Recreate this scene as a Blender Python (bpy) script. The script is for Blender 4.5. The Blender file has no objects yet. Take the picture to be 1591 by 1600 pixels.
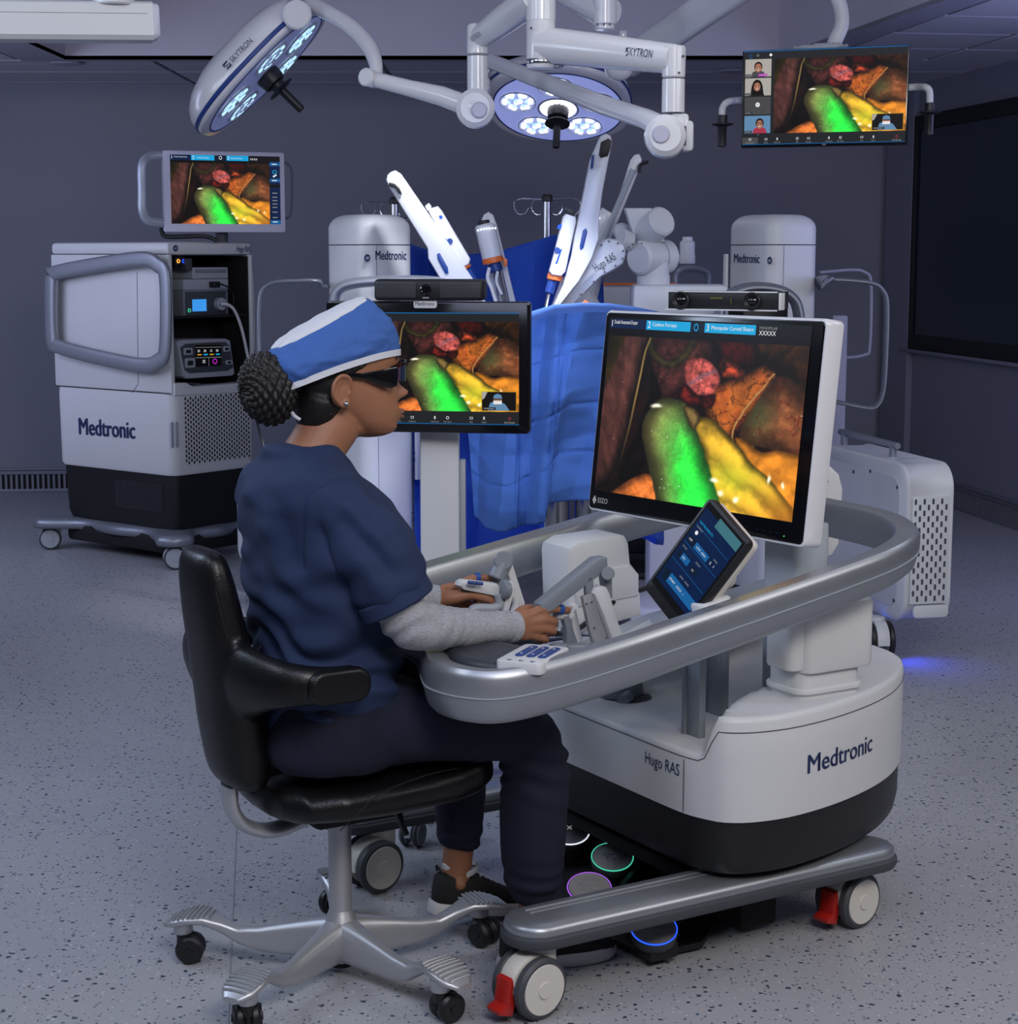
import bpy, bmesh, math, random
import numpy as np
from mathutils import Vector, Matrix, Euler, Quaternion, noise
random.seed(7)
sc = bpy.context.scene
COL = sc.collection
# ------------------------------------------------------------------ camera
F, CAMH, TH = 2800.0, 1.45, math.atan(403/2800.0)
cam = bpy.data.objects.new('camera', bpy.data.cameras.new('camera'))
COL.objects.link(cam)
cam.location = (0, 0, CAMH)
cam.rotation_euler = (math.pi/2-TH, 0, 0)
cam.data.sensor_fit = 'VERTICAL'; cam.data.sensor_height = 24.0; cam.data.sensor_width = 24.0
cam.data.lens = F*24.0/1600
cam.data.clip_start = .05; cam.data.clip_end = 60
sc.camera = cam
# ------------------------------------------------------------------ view, world, lights
sc.view_settings.view_transform = 'Standard'
sc.view_settings.look = 'None'
sc.view_settings.exposure = 0.0
sc.view_settings.gamma = 1.0
sc.view_settings.use_curve_mapping = False
wd = bpy.data.worlds.new('world'); sc.world = wd; wd.use_nodes = True
wd.node_tree.nodes['Background'].inputs[0].default_value = (.40, .43, .72, 1)
wd.node_tree.nodes['Background'].inputs[1].default_value = .11

def aim(o, tgt):
    d = Vector(tgt)-o.location
    o.rotation_euler = d.to_track_quat('-Z', 'Y').to_euler()
def area(name, loc, tgt, sx, sy, power, col):
    L = bpy.data.lights.new(name, 'AREA'); L.shape = 'RECTANGLE'; L.size = sx; L.size_y = sy
    L.energy = power; L.color = col
    o = bpy.data.objects.new(name, L); COL.objects.link(o); o.location = loc; aim(o, tgt); return o
def spot(name, loc, tgt, power, col, ang=60, blend=.5, r=.1):
    L = bpy.data.lights.new(name, 'SPOT'); L.energy = power; L.color = col
    L.spot_size = math.radians(ang); L.spot_blend = blend; L.shadow_soft_size = r
    o = bpy.data.objects.new(name, L); COL.objects.link(o); o.location = loc; aim(o, tgt); return o
def point(name, loc, power, col, r=.05):
    L = bpy.data.lights.new(name, 'POINT'); L.energy = power; L.color = col; L.shadow_soft_size = r
    o = bpy.data.objects.new(name, L); COL.objects.link(o); o.location = loc; return o
area('softbox_left', (-2.6, 2.2, 3.0), (-.3, 3.7, .6), 1.4, 1.4, 40, (.78, .86, 1.0))
area('softbox_right', (3.0, 2.2, 2.7), (.8, 4.0, .3), 1.4, 1.2, 27, (1.0, .96, .93))
area('softbox_front', (.9, .3, 2.9), (.1, 3.6, .6), 1.2, .9, 58, (1.0, .95, .90))
area('fill_wall_left', (-3.7, 7.4, 1.9), (-.8, 11.2, 1.3), 1.6, 1.6, 34, (.62, .68, 1.0))  # unseen fill added from the left to lift the back wall
area('fill_cart_right', (2.3, 4.4, 2.4), (1.4, 6.3, .4), .8, .8, 12, (.80, .86, 1.0))  # added fill, out of view, brightening the vented rear unit
area('fill_wall_right', (2.75, 6.6, 1.7), (.6, 11.2, 1.2), .8, .8, 14, (.46, .50, 1.0))  # unseen fill added beyond the frame, reaching the wall from the right
area('fill_cart', (-3.6, 4.6, 2.1), (-1.6, 8.3, .8), 1.2, 1.2, 16, (.74, .80, 1.0))
area('fill_room', (-.3, 1.2, 2.9), (-.2, 7.2, 1.0), 2.4, .8, 26, (.66, .72, 1.0))
area('overhead_console', (.5, 4.6, 2.9), (.5, 4.3, 0), 1.6, 1.6, 9, (.85, .9, 1.0))
area('tray_wash', (-.4, 5.9, 2.75), (-.4, 9.55, 2.75), 3.0, .2, 1.5, (.62, .62, 1.0))
spot('theatre_beam_left', (-.15, 6.2, 2.35), (-.45, 6.75, 1.3), 75, (.90, .92, 1.0), 40, .6, .08)
spot('theatre_beam_centre', (.16, 6.0, 1.88), (.14, 6.4, 1.2), 60, (.85, .88, 1.0), 55, .6, .10)
area('rim_left', (-2.5, 4.3, 2.3), (-.4, 3.5, .9), .9, .9, 26, (.62, .76, 1.0))
spot('drape_blue', (.0, 4.9, 1.9), (.05, 6.5, .8), 48, (.35, .5, 1.0), 60, .8, .3)
point('blue_underglow', (.15, 6.3, .35), 3, (.15, .18, 1.0), .1)
# ------------------------------------------------------------------ projection helpers (pixels of the photograph -> points of the room)
_ct, _st = math.cos(TH), math.sin(TH)
CP = Vector((0, 0, CAMH))
def ray(u, v):
    x = (u-795.5)/F; y = -(v-800)/F
    return Vector((x, _ct+y*_st, -_st+y*_ct))
def at(u, v, Y):
    r = ray(u, v); return CP+r*(Y/r.y)
def atz(u, v, z=0.0):
    r = ray(u, v); return CP+r*((z-CAMH)/r.z)
def onpl(u, v, P0, n):
    r = ray(u, v); P0 = Vector(P0); n = Vector(n); return CP+r*((P0-CP).dot(n)/r.dot(n))

# ------------------------------------------------------------------ materials
MATS = {}
def new_mat(name):
    m = bpy.data.materials.new(name); m.use_nodes = True; MATS[name] = m
    return m, m.node_tree, m.node_tree.nodes['Principled BSDF']
def mat(name, col, rough=.5, metal=0.0, bump=0.0, bscale=80.0, var=.04, coat=0.0, sub=0.0, spec=.5, vscale=6.0):
    """plain surface: base colour with faint procedural mottling, roughness variation and fine relief"""
    m, nt, b = new_mat(name)
    N = nt.nodes; L = nt.links
    tc = N.new('ShaderNodeTexCoord')
    nz = N.new('ShaderNodeTexNoise'); nz.inputs['Scale'].default_value = vscale; nz.inputs['Detail'].default_value = 4
    L.new(tc.outputs['Object'], nz.inputs['Vector'])
    mx = N.new('ShaderNodeMix'); mx.data_type = 'RGBA'
    c = Vector(col[:3])
    mx.inputs['A'].default_value = (*(c*(1-var)), 1); mx.inputs['B'].default_value = (*(c*(1+var)), 1)
    L.new(nz.outputs['Fac'], mx.inputs['Factor']); L.new(mx.outputs['Result'], b.inputs['Base Color'])
    mr = N.new('ShaderNodeMapRange'); mr.inputs['To Min'].default_value = max(.02, rough-.05); mr.inputs['To Max'].default_value = min(1, rough+.05)
    L.new(nz.outputs['Fac'], mr.inputs['Value']); L.new(mr.outputs['Result'], b.inputs['Roughness'])
    b.inputs['Metallic'].default_value = metal
    b.inputs['Specular IOR Level'].default_value = spec
    if coat: b.inputs['Coat Weight'].default_value = coat; b.inputs['Coat Roughness'].default_value = .15
    if sub:
        b.inputs['Subsurface Weight'].default_value = sub; b.inputs['Subsurface Radius'].default_value = (.02, .008, .004); b.inputs['Subsurface Scale'].default_value = .5
    if bump:
        n2 = N.new('ShaderNodeTexNoise'); n2.inputs['Scale'].default_value = bscale; n2.inputs['Detail'].default_value = 3
        L.new(tc.outputs['Object'], n2.inputs['Vector'])
        bp = N.new('ShaderNodeBump'); bp.inputs['Strength'].default_value = bump; bp.inputs['Distance'].default_value = .002
        L.new(n2.outputs['Fac'], bp.inputs['Height']); L.new(bp.outputs['Normal'], b.inputs['Normal'])
    return m
def emit(name, col, s=1.0):
    m, nt, b = new_mat(name)
    b.inputs['Base Color'].default_value = (.006, .006, .006, 1); b.inputs['Roughness'].default_value = .3; b.inputs['Specular IOR Level'].default_value = .12
    b.inputs['Emission Color'].default_value = (*col, 1); b.inputs['Emission Strength'].default_value = s
    return m
def srgb(r, g, b):
    f = lambda c: (c/255)/12.92 if c/255 <= .04045 else (((c/255)+.055)/1.055)**2.4
    return (f(r), f(g), f(b))
white = mat('white_plastic', (.62, .63, .64), .42, bump=.02, bscale=300)
white_w = mat('warm_white_plastic', (.66, .63, .57), .4)
white_g = mat('gloss_white_enamel', (.70, .70, .72), .22, coat=.5)
grey_p = mat('grey_plastic', (.20, .22, .25), .4)
lgrey = mat('light_grey_plastic', (.36, .39, .43), .4)
dgrey = mat('dark_grey_rubber', (.055, .06, .07), .55)
dgrey2 = mat('charcoal_pad', (.035, .04, .05), .45)
silver = mat('satin_silver', (.37, .39, .42), .38, metal=.75, bump=.02, bscale=400)
silver_d = mat('satin_silver_handle', (.27, .29, .33), .42, metal=.5)
alu = mat('brushed_aluminium', (.50, .51, .53), .42, metal=.7, bump=.03, bscale=200)
steel = mat('polished_steel', (.55, .56, .58), .18, metal=1.0)
black = mat('black_plastic', (.008, .008, .010), .45)
blackg = mat('black_gloss', (.004, .004, .005), .12)
blackm = mat('black_matt', (.006, .006, .007), .8)
red = mat('red_plastic', (.42, .015, .01), .35)
blue_ink = mat('navy_print', (.008, .022, .09), .5)
blue_stripe = mat('blue_stripe', (.01, .04, .20), .35)
blue_btn = mat('blue_button', (.01, .045, .22), .4)
blue_strap = mat('blue_strap', (.01, .07, .30), .6)
orange = mat('orange_plastic', (.75, .16, .03), .4)
yellow = mat('yellow_ring', (.65, .5, .03), .4)
leather = mat('black_leather', (.004, .004, .005), .38, bump=.30, bscale=220, coat=.06, spec=.35)
wall_m = mat('wall_paint', (.215, .22, .26), .75, bump=.05, bscale=120, vscale=2)
wall_b = mat('wall_paint_right', (.20, .205, .26), .75, bump=.05, bscale=120, vscale=2)
ceil_m = mat('ceiling_tile', (.50, .50, .56), .9, bump=.2, bscale=500)
tbar_m = mat('ceiling_t_bar', (.30, .30, .35), .6)
tray_m = mat('tray_paint', (.55, .53, .60), .8)
trim_m = mat('trim_paint', (.32, .32, .38), .7)
glass_dk = mat('dark_window_glass', (.012, .022, .032), .08)
skin_m = mat('skin', (.31, .135, .072), .54, bump=.12, bscale=260, var=.12, sub=.08, vscale=14)
lip_m = mat('lip', (.22, .085, .062), .38, bump=.1, bscale=300)
nail_m = mat('fingernail', (.50, .30, .26), .25)
hair_m = mat('hair', (.006, .005, .005), .5, bump=.6, bscale=260)
scrub_m = mat('navy_scrubs', (.008, .021, .070), .82, bump=.25, bscale=420, var=.1)
pant_m = mat('navy_trousers', (.003, .0055, .021), .85, bump=.25, bscale=420, var=.1)  # darker than the scrub top: shade over the legs is put into the colour
cap_m = mat('blue_cap_fabric', (.040, .115, .37), .85, bump=.8, bscale=70, var=.14)
capw_m = mat('white_cap_fabric', (.60, .62, .66), .85, bump=.4, bscale=120)
shoe_m = mat('black_knit', (.008, .008, .009), .8, bump=.5, bscale=300)
sole_m = mat('white_foam', (.55, .55, .56), .6)
drape_m = mat('blue_drape', (.055, .145, .42), .8, bump=.3, bscale=90, var=.08)
drape_d = mat('deep_blue_drape', (.012, .07, .42), .8, bump=.3, bscale=90, var=.08)
amber = emit('amber_led', (1.0, .35, .05), 2)
bled = emit('blue_led', (.02, .10, 1.0), 1.6)
gled = emit('green_led', (.06, .60, .38), 1.0)
pled = emit('violet_led', (.42, .12, .85), 1.0)
wled = emit('white_led', (.8, .85, 1.0), 1.3)
lampw = emit('lamp_white', (.9, .93, 1.0), 5.0)
lampc = emit('lamp_cyan', (.45, .75, 1.0), 1.3)
e_black = emit('screen_black', (.0015, .0015, .002), 1)
e_bar = emit('screen_toolbar', srgb(33, 34, 37), 1)
e_tile = emit('screen_tile', srgb(70, 70, 72), 1)
e_navy = emit('screen_navy', srgb(0, 26, 66), 1)
e_navy2 = emit('screen_navy_dark', srgb(4, 22, 45), 1)
e_blue = emit('screen_blue', srgb(20, 92, 150), 1)
e_cyan = emit('screen_cyan', srgb(12, 160, 215), 1)
e_white = emit('screen_white', srgb(225, 228, 232), 1)
e_grey = emit('screen_grey', srgb(140, 142, 145), 1)
e_skin = emit('screen_skin', srgb(165, 110, 85), 1)
e_hair = emit('screen_dark', srgb(18, 14, 14), 1)
e_room = emit('screen_room', srgb(170, 165, 158), 1)
e_red = emit('screen_red', srgb(165, 50, 70), 1)
e_mag = emit('screen_magenta', srgb(190, 40, 190), 1)
e_gown = emit('screen_gown', srgb(95, 135, 170), 1)
e_gold = emit('screen_gold', srgb(190, 140, 30), 1)
e_green = emit('screen_green', srgb(90, 200, 90), 1)
e_teal = emit('screen_teal', srgb(60, 110, 120), 1)

# brushed sleeve, heather grey
def heather():
    m, nt, b = new_mat('heather_grey_jersey'); N = nt.nodes; L = nt.links
    tc = N.new('ShaderNodeTexCoord'); mp = N.new('ShaderNodeMapping'); mp.inputs['Scale'].default_value = (90, 90, 700)
    mp.inputs['Rotation'].default_value = (0, .9, 0)
    nz = N.new('ShaderNodeTexNoise'); nz.inputs['Scale'].default_value = 1.5; nz.inputs['Detail'].default_value = 4
    L.new(tc.outputs['Object'], mp.inputs[0]); L.new(mp.outputs[0], nz.inputs['Vector'])
    r = N.new('ShaderNodeValToRGB'); r.color_ramp.elements[0].position = .35; r.color_ramp.elements[1].position = .65
    r.color_ramp.elements[0].color = (.25, .26, .28, 1); r.color_ramp.elements[1].color = (.42, .43, .46, 1)
    L.new(nz.outputs['Fac'], r.inputs[0]); L.new(r.outputs[0], b.inputs['Base Color']); b.inputs['Roughness'].default_value = .9
    bp = N.new('ShaderNodeBump'); bp.inputs['Strength'].default_value = .12; bp.inputs['Distance'].default_value = .001
    L.new(nz.outputs['Fac'], bp.inputs['Height']); L.new(bp.outputs[0], b.inputs['Normal'])
    return m
heather_m = heather()
def speckle_floor():
    m, nt, b = new_mat('speckled_vinyl'); N = nt.nodes; L = nt.links
    tc = N.new('ShaderNodeTexCoord')
    base = N.new('ShaderNodeTexNoise'); base.inputs['Scale'].default_value = 1.2; base.inputs['Detail'].default_value = 5
    L.new(tc.outputs['Object'], base.inputs['Vector'])
    r0 = N.new('ShaderNodeValToRGB'); r0.color_ramp.elements[0].color = (.33, .335, .36, 1); r0.color_ramp.elements[1].color = (.40, .405, .425, 1)
    L.new(base.outputs['Fac'], r0.inputs[0])
    prev = r0.outputs[0]
    for sc_, thr, col, rnd in ((48, .25, (.045, .055, .08), .72), (100, .27, (.09, .10, .13), .66), (60, .24, (.08, .13, .20), .88), (90, .25, (.55, .55, .57), .85)):
        wn = N.new('ShaderNodeTexNoise'); wn.inputs['Scale'].default_value = sc_*1.6; L.new(tc.outputs['Object'], wn.inputs['Vector'])
        ad = N.new('ShaderNodeMix'); ad.data_type = 'VECTOR'; ad.inputs['Factor'].default_value = .012
        L.new(tc.outputs['Object'], ad.inputs['A']); L.new(wn.outputs['Color'], ad.inputs['B'])
        vo = N.new('ShaderNodeTexVoronoi'); vo.inputs['Scale'].default_value = sc_
        L.new(ad.outputs['Result'], vo.inputs['Vector'])
        lt = N.new('ShaderNodeMath'); lt.operation = 'LESS_THAN'; lt.inputs[1].default_value = thr
        L.new(vo.outputs['Distance'], lt.inputs[0])
        sp = N.new('ShaderNodeSeparateColor'); L.new(vo.outputs['Color'], sp.inputs[0])
        gt = N.new('ShaderNodeMath'); gt.operation = 'GREATER_THAN'; gt.inputs[1].default_value = rnd
        L.new(sp.outputs[0], gt.inputs[0])
        mu = N.new('ShaderNodeMath'); mu.operation = 'MULTIPLY'; L.new(lt.outputs[0], mu.inputs[0]); L.new(gt.outputs[0], mu.inputs[1])
        mx = N.new('ShaderNodeMix'); mx.data_type = 'RGBA'; L.new(mu.outputs[0], mx.inputs['Factor'])
        L.new(prev, mx.inputs['A']); mx.inputs['B'].default_value = (*col, 1); prev = mx.outputs['Result']
    L.new(prev, b.inputs['Base Color'])
    b.inputs['Roughness'].default_value = .38; b.inputs['Specular IOR Level'].default_value = .35
    return m
floor_m = speckle_floor()

# ------------------------------------------------------------------ mesh builder
class G:
    def __init__(s): s.v = []; s.f = []; s.m = []; s.k = 0
    def add(s, vs, fs, M=None):
        o = len(s.v)
        if M is not None: vs = [M @ Vector(p) for p in vs]
        s.v += [tuple(p) for p in vs]; s.f += [tuple(i+o for i in f) for f in fs]; s.m += [s.k]*len(fs)
        return s
    def box(s, c, d, r=0.0, M=None, seg=2):
        bm = bmesh.new(); bmesh.ops.create_cube(bm, size=1)
        for v in bm.verts: v.co = Vector((v.co.x*d[0], v.co.y*d[1], v.co.z*d[2]))
        if r: bmesh.ops.bevel(bm, geom=bm.edges[:], offset=min(r, .49*min(d)), segments=seg, affect='EDGES', profile=.5)
        T = Matrix.Translation(c)
        if M is not None: T = M @ T
        bm.verts.index_update()
        s.add([T @ v.co for v in bm.verts], [[v.index for v in f.verts] for f in bm.faces]); bm.free(); return s
    def prism(s, pts, h0, h1, M=None, r=0.0, seg=2):
        """outline in xy extruded from z=h0 to h1; r bevels the rim edges"""
        bm = bmesh.new(); n = len(pts)
        lo = [bm.verts.new((p[0], p[1], h0)) for p in pts]; hi = [bm.verts.new((p[0], p[1], h1)) for p in pts]
        try:
            fb = bm.faces.new(lo[::-1]); ft = bm.faces.new(hi)
        except ValueError:
            bm.free(); return s
        for i in range(n): bm.faces.new((lo[i], lo[(i+1) % n], hi[(i+1) % n], hi[i]))
        bmesh.ops.recalc_face_normals(bm, faces=bm.faces[:])
        if r:
            e = [x for x in bm.edges if (x in fb.edges or x in ft.edges)]
            bmesh.ops.bevel(bm, geom=list(e), offset=r, segments=seg, affect='EDGES', profile=.5)
        bm.verts.index_update()
        s.add([(M @ v.co if M is not None else v.co) for v in bm.verts], [[v.index for v in f.verts] for f in bm.faces]); bm.free(); return s
    def rings(s, R, M=None, cap=True, closed=False):
        n = len(R[0]); vs = [p for r in R for p in r]; fs = []
        m = len(R)
        for i in range(m if closed else m-1):
            a_, b_ = i*n, ((i+1) % m)*n
            for j in range(n): fs.append((a_+j, a_+(j+1) % n, b_+(j+1) % n, b_+j))
        if cap and not closed: fs.append(tuple(range(n))[::-1]); fs.append(tuple((m-1)*n+j for j in range(n)))
        return s.add(vs, fs, M)
    def tube(s, path, r, n=10, closed=False, M=None, prof=None, up=None, cap=True):
        """sweep a circle (radius or list of radii) or a 2-D profile [(side, up)] along a path"""
        P = [Vector(p) for p in path]; m = len(P); R = []
        u = Vector(up) if up else None
        prev = None
        for i in range(m):
            if closed: t = (P[(i+1) % m]-P[i-1])
            else: t = P[min(i+1, m-1)]-P[max(i-1, 0)]
            t.normalize()
            if u is not None: nn = u-t*u.dot(t)
            elif prev is None:
                nn = Vector((0, 0, 1)) if abs(t.z) < .9 else Vector((1, 0, 0)); nn = nn-t*nn.dot(t)
            else: nn = prev-t*prev.dot(t)
            nn.normalize(); prev = nn; bn = t.cross(nn)
            rr = r[i] if isinstance(r, (list, tuple)) else r
            if prof: R.append([P[i]+bn*(x*rr)+nn*(y*rr) for x, y in prof])
            else: R.append([P[i]+(bn*math.cos(2*math.pi*k/n)+nn*math.sin(2*math.pi*k/n))*rr for k in range(n)])
        return s.rings(R, M, cap, closed)
    def lathe(s, prof, n=24, M=None, cap=True):
        return s.rings([[Vector((r*math.cos(2*math.pi*k/n), r*math.sin(2*math.pi*k/n), z)) for k in range(n)] for r, z in prof], M, cap)
    def cyl(s, p0, p1, r, n=20, bev=0.0, r2=None):
        p0, p1 = Vector(p0), Vector(p1); d = p1-p0; L = d.length; r2 = r if r2 is None else r2
        M = Matrix.Translation(p0) @ d.to_track_quat('Z', 'Y').to_matrix().to_4x4()
        pr = [(r-bev, 0), (r, bev), (r2, L-bev), (r2-bev, L)] if bev else [(r, 0), (r2, L)]
        return s.lathe(pr, n, M)
    def ball(s, c, r, n=16, m=10, sc_=(1, 1, 1), M=None):
        R = []
        for i in range(m+1):
            t = math.pi*(i+.02)/(m+.04)
            R.append([Vector(c)+Vector((r*sc_[0]*math.sin(t)*math.cos(2*math.pi*k/n), r*sc_[1]*math.sin(t)*math.sin(2*math.pi*k/n), -r*sc_[2]*math.cos(t))) for k in range(n)])
        return s.rings(R, M)

def inv(root): return Matrix.Rotation(-root['rz'], 4, 'Z') @ Matrix.Translation(-Vector(root['loc'])) if root is not None and 'rz' in root else Matrix()
def build(name, g, mats, parent=None, world=False, ang=38, flat=False, mods=None, label=None):
    """link a builder as one mesh object; world=True when its points are room coordinates"""
    vs = g.v
    rt = parent
    while rt is not None and 'rz' not in rt and rt.parent: rt = rt.parent
    if world and rt is not None:
        I = inv(rt); vs = [tuple(I @ Vector(p)) for p in vs]
    me = bpy.data.meshes.new(name); me.from_pydata(vs, [], g.f)
    if not isinstance(mats, (list, tuple)): mats = [mats]
    for m in mats: me.materials.append(m)
    if len(mats) > 1: me.polygons.foreach_set('material_index', g.m)
    bm = bmesh.new(); bm.from_mesh(me); bmesh.ops.recalc_face_normals(bm, faces=bm.faces[:]) if not flat else None; bm.to_mesh(me); bm.free()
    if not flat:
        me.polygons.foreach_set('use_smooth', [True]*len(me.polygons)); me.set_sharp_from_angle(angle=math.radians(ang))
    me.update()
    o = bpy.data.objects.new(name, me); COL.objects.link(o)
    if parent is not None: o.parent = parent
    if label: o['label'] = label
    return o
def thing(name, label, cat, loc=(0, 0, 0), rz=0.0, group=None):
    o = bpy.data.objects.new(name, None); COL.objects.link(o)
    o.location = loc; o.rotation_euler = (0, 0, rz); o.empty_display_size = .1
    o['label'] = label; o['category'] = cat; o['rz'] = rz; o['loc'] = tuple(loc)
    if group: o['group'] = group
    return o
def tagged(o, label, cat, group=None):
    o['label'] = label; o['category'] = cat
    if group: o['group'] = group
    return o
def struct(o): o['kind'] = 'structure'; return o
def text_geo(g, s, size, M, ext=.0006, bold=.0, shear=0.0, sx=1.0, align='LEFT'):
    cu = bpy.data.curves.new('txt', 'FONT'); cu.body = s; cu.size = size; cu.extrude = ext; cu.offset = 0; cu.shear = shear
    cu.align_x = align; cu.align_y = 'CENTER'; cu.resolution_u = 3; cu.space_character = 1.0
    o = bpy.data.objects.new('txt', cu); COL.objects.link(o)
    dg = bpy.context.evaluated_depsgraph_get(); dg.update()
    me = bpy.data.meshes.new_from_object(o.evaluated_get(dg))
    S = M @ Matrix.Diagonal((sx, 1, 1, 1))
    g.add([v.co.copy() for v in me.vertices], [tuple(p.vertices) for p in me.polygons], S)
    bpy.data.objects.remove(o); bpy.data.curves.remove(cu); bpy.data.meshes.remove(me)
    return g
def frame(O, X, Yv):
    """matrix whose x runs along X, y along Yv (made square), z = x cross y"""
    X = Vector(X).normalized(); Yv = Vector(Yv); Yv = (Yv-X*Yv.dot(X)).normalized(); Zv = X.cross(Yv)
    M = Matrix((X, Yv, Zv)).transposed().to_4x4(); M.translation = Vector(O); return M
def rrect(w, h, r, n=5, cx=0, cy=0):
    P = []
    for sx, sy, a0 in ((1, 1, 0), (-1, 1, 90), (-1, -1, 180), (1, -1, 270)):
        for k in range(n+1):
            t = math.radians(a0+90*k/n); P.append((cx+sx*(w/2-r)+r*math.cos(t), cy+sy*(h/2-r)+r*math.sin(t)))
    return P
def smooth_path(P, n=6, closed=False):
    """Catmull-Rom through points"""
    P = [Vector(p) for p in P]; m = len(P); out = []
    for i in range(m if closed else m-1):
        if closed: p0, p1, p2, p3 = P[i-1], P[i], P[(i+1) % m], P[(i+2) % m]
        else: p0, p1, p2, p3 = P[max(i-1, 0)], P[i], P[i+1], P[min(i+2, m-1)]
        for k in range(n):
            t = k/n
            out.append(.5*((2*p1)+(p2-p0)*t+(2*p0-5*p1+4*p2-p3)*t*t+(-p0+3*p1-3*p2+p3)*t**3))
    if not closed: out.append(P[-1])
    return out
def plate(g, px, P0, n, th, r=.0, off=0.0):
    """prism whose outline is given by pixels lying on a plane of the room; thickness th away from the camera"""
    n = Vector(n).normalized(); P0 = Vector(P0)
    if (CP-P0).dot(n) < 0: n = -n
    P0 = P0+n*off
    W = [onpl(u, v, P0, n) for u, v in px]
    X = Vector((0, 0, 1)).cross(n)
    if X.length < .1: X = Vector((1, 0, 0))
    M = frame(P0, X, n.cross(X)); I = M.inverted()
    L = [I @ w for w in W]
    sg = 1 if M.to_3x3().col[2].dot(n) > 0 else -1
    a_, b_ = (-th, 0) if sg > 0 else (0, th)
    g.prism([(p.x, p.y) for p in L], a_, b_, M, r); return g

# ------------------------------------------------------------------ the setting
BL, BR, R2 = atz(0, 770), atz(1372, 754), atz(1591, 827.7)
bd = (BR-BL).normalized(); rd = (R2-BR).normalized()
ZC = 2.45
g = G(); g.add([(-6, -1.5, 0), (7, -1.5, 0), (7, 12.5, 0), (-6, 12.5, 0)], [(0, 1, 2, 3)])
flr = struct(build('floor', g, floor_m, flat=True))
g = G(); p0 = atz(372, 1240); p1 = atz(357, 1600)  # welded seam in the vinyl
d = (p1-p0).normalized(); A_ = p0-d*4.5; B_ = p1+d*2
g.tube([A_+Vector((0, 0, .0002)), B_+Vector((0, 0, .0002))], .0018, 6)
build('floor_seam', g, mat('vinyl_weld', (.28, .285, .32), .5), flr)
WL = BL-bd*4.0
g = G(); nb = Vector((-bd.y, bd.x, 0)); 
def wallbox(g, A, B, z0, z1, th, n):
    A, B, n = Vector(A), Vector(B), Vector(n)
    v = [A, B, B+n*th, A+n*th]
    g.add([(p.x, p.y, z0) for p in v]+[(p.x, p.y, z1) for p in v], [(0, 3, 2, 1), (4, 5, 6, 7), (0, 1, 5, 4), (1, 2, 6, 5), (2, 3, 7, 6), (3, 0, 4, 7)])
wallbox(g, WL, BR+bd*.12, 0, 2.6, .12, nb); wb = struct(build('wall_back', g, wall_m, flat=True))
g = G(); RE = BR+rd*5.2; nr = Vector((-rd.y, rd.x, 0))
wallbox(g, BR, RE, 0, 2.6, .12, nr); wr = struct(build('wall_right', g, wall_b, flat=True))
# pilaster beside the window
g = G(); wp = onpl(1418, 500, BR, nr)
g.box((0, 0, 1.225), (.42, .04, 2.45), .004, frame(BR+rd*.32-nr*.02-Vector((0, 0, 0)), rd, nr) if False else Matrix.Translation(Vector((BR.x, BR.y, 0))+rd*.30-nr*.02) @ Matrix.Rotation(math.atan2(rd.y, rd.x), 4, 'Z'))
struct(build('trim_1', g, wall_b, flat=True))
# base grilles: rail, backing and slats
def grille(name, A, dirv, n, L, u0=0.0):
    gb = G(); A = Vector((A.x, A.y, 0)); M = frame(A, dirv, Vector((0, 0, 1)))
    if M.to_3x3().col[2].dot(n) > 0: pass
    s = 1 if M.to_3x3().col[2].dot(n) > 0 else -1
    gb.box((L/2, .147, -s*.016), (L, .012, .03), .002, M); gb.box((L/2, .128, -s*.008), (L, .028, .012), 0, M); gb.box((L/2, .012, -s*.010), (L, .024, .018), .002, M)
    b_ = struct(build(name, gb, mat(name+'_metal', (.20, .21, .25), .5, metal=.3)))
    gd = G(); gd.box((L/2, .066, -s*.003), (L, .09, .004), 0, M); build('grille_backing', gd, blackm, b_)
    gs = G(); k = 0; x = .01
    while x < L:
        gs.box((x, .066, -s*.010), (.014, .09, .012), 0, M); x += .032
    sl = build('grille_slats', gs, MATS[name+'_metal'], b_, flat=True); sl['kind'] = 'stuff'
    return b_
nbo = -nb; 
grille('baseboard_back', WL, bd, nb, (BR-WL).length)
grille('baseboard_right', BR, rd, nr, 5.0)
# window: black frame, dark pane, white reveal
Pw = BR-nr*.012
def RWp(u, v): return onpl(u, v, Pw, nr)
wl = RWp(1426, 300); z0, z1 = .885, 2.262
gw = G(); Mw = frame(Vector((wl.x, wl.y, 0)), rd, Vector((0, 0, 1))); sn = -1 if Mw.to_3x3().col[2].dot(nr) > 0 else 1
Lw = 2.6; fw = .085
for c_, d_ in (((Lw/2, z0+fw/2, 0), (Lw, fw, .05)), ((Lw/2, z1-fw/2, 0), (Lw, fw, .05)), ((fw/2, (z0+z1)/2, 0), (fw, z1-z0, .05)), ((Lw-fw/2, (z0+z1)/2, 0), (fw, z1-z0, .05))):
    gw.box(c_, d_, .003, Mw)
win = struct(build('window_1', gw, blackm))
gp = G(); gp.box((Lw/2, (z0+z1)/2, 0), (Lw-2*fw, z1-z0-2*fw, .012), 0, Mw); build('pane', gp, glass_dk, win)
gt = G(); gt.box((Lw/2, z0-.012, sn*.012), (Lw+.1, .02, .05), .003, Mw); build('window_sill', gt, wall_b, win)
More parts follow.
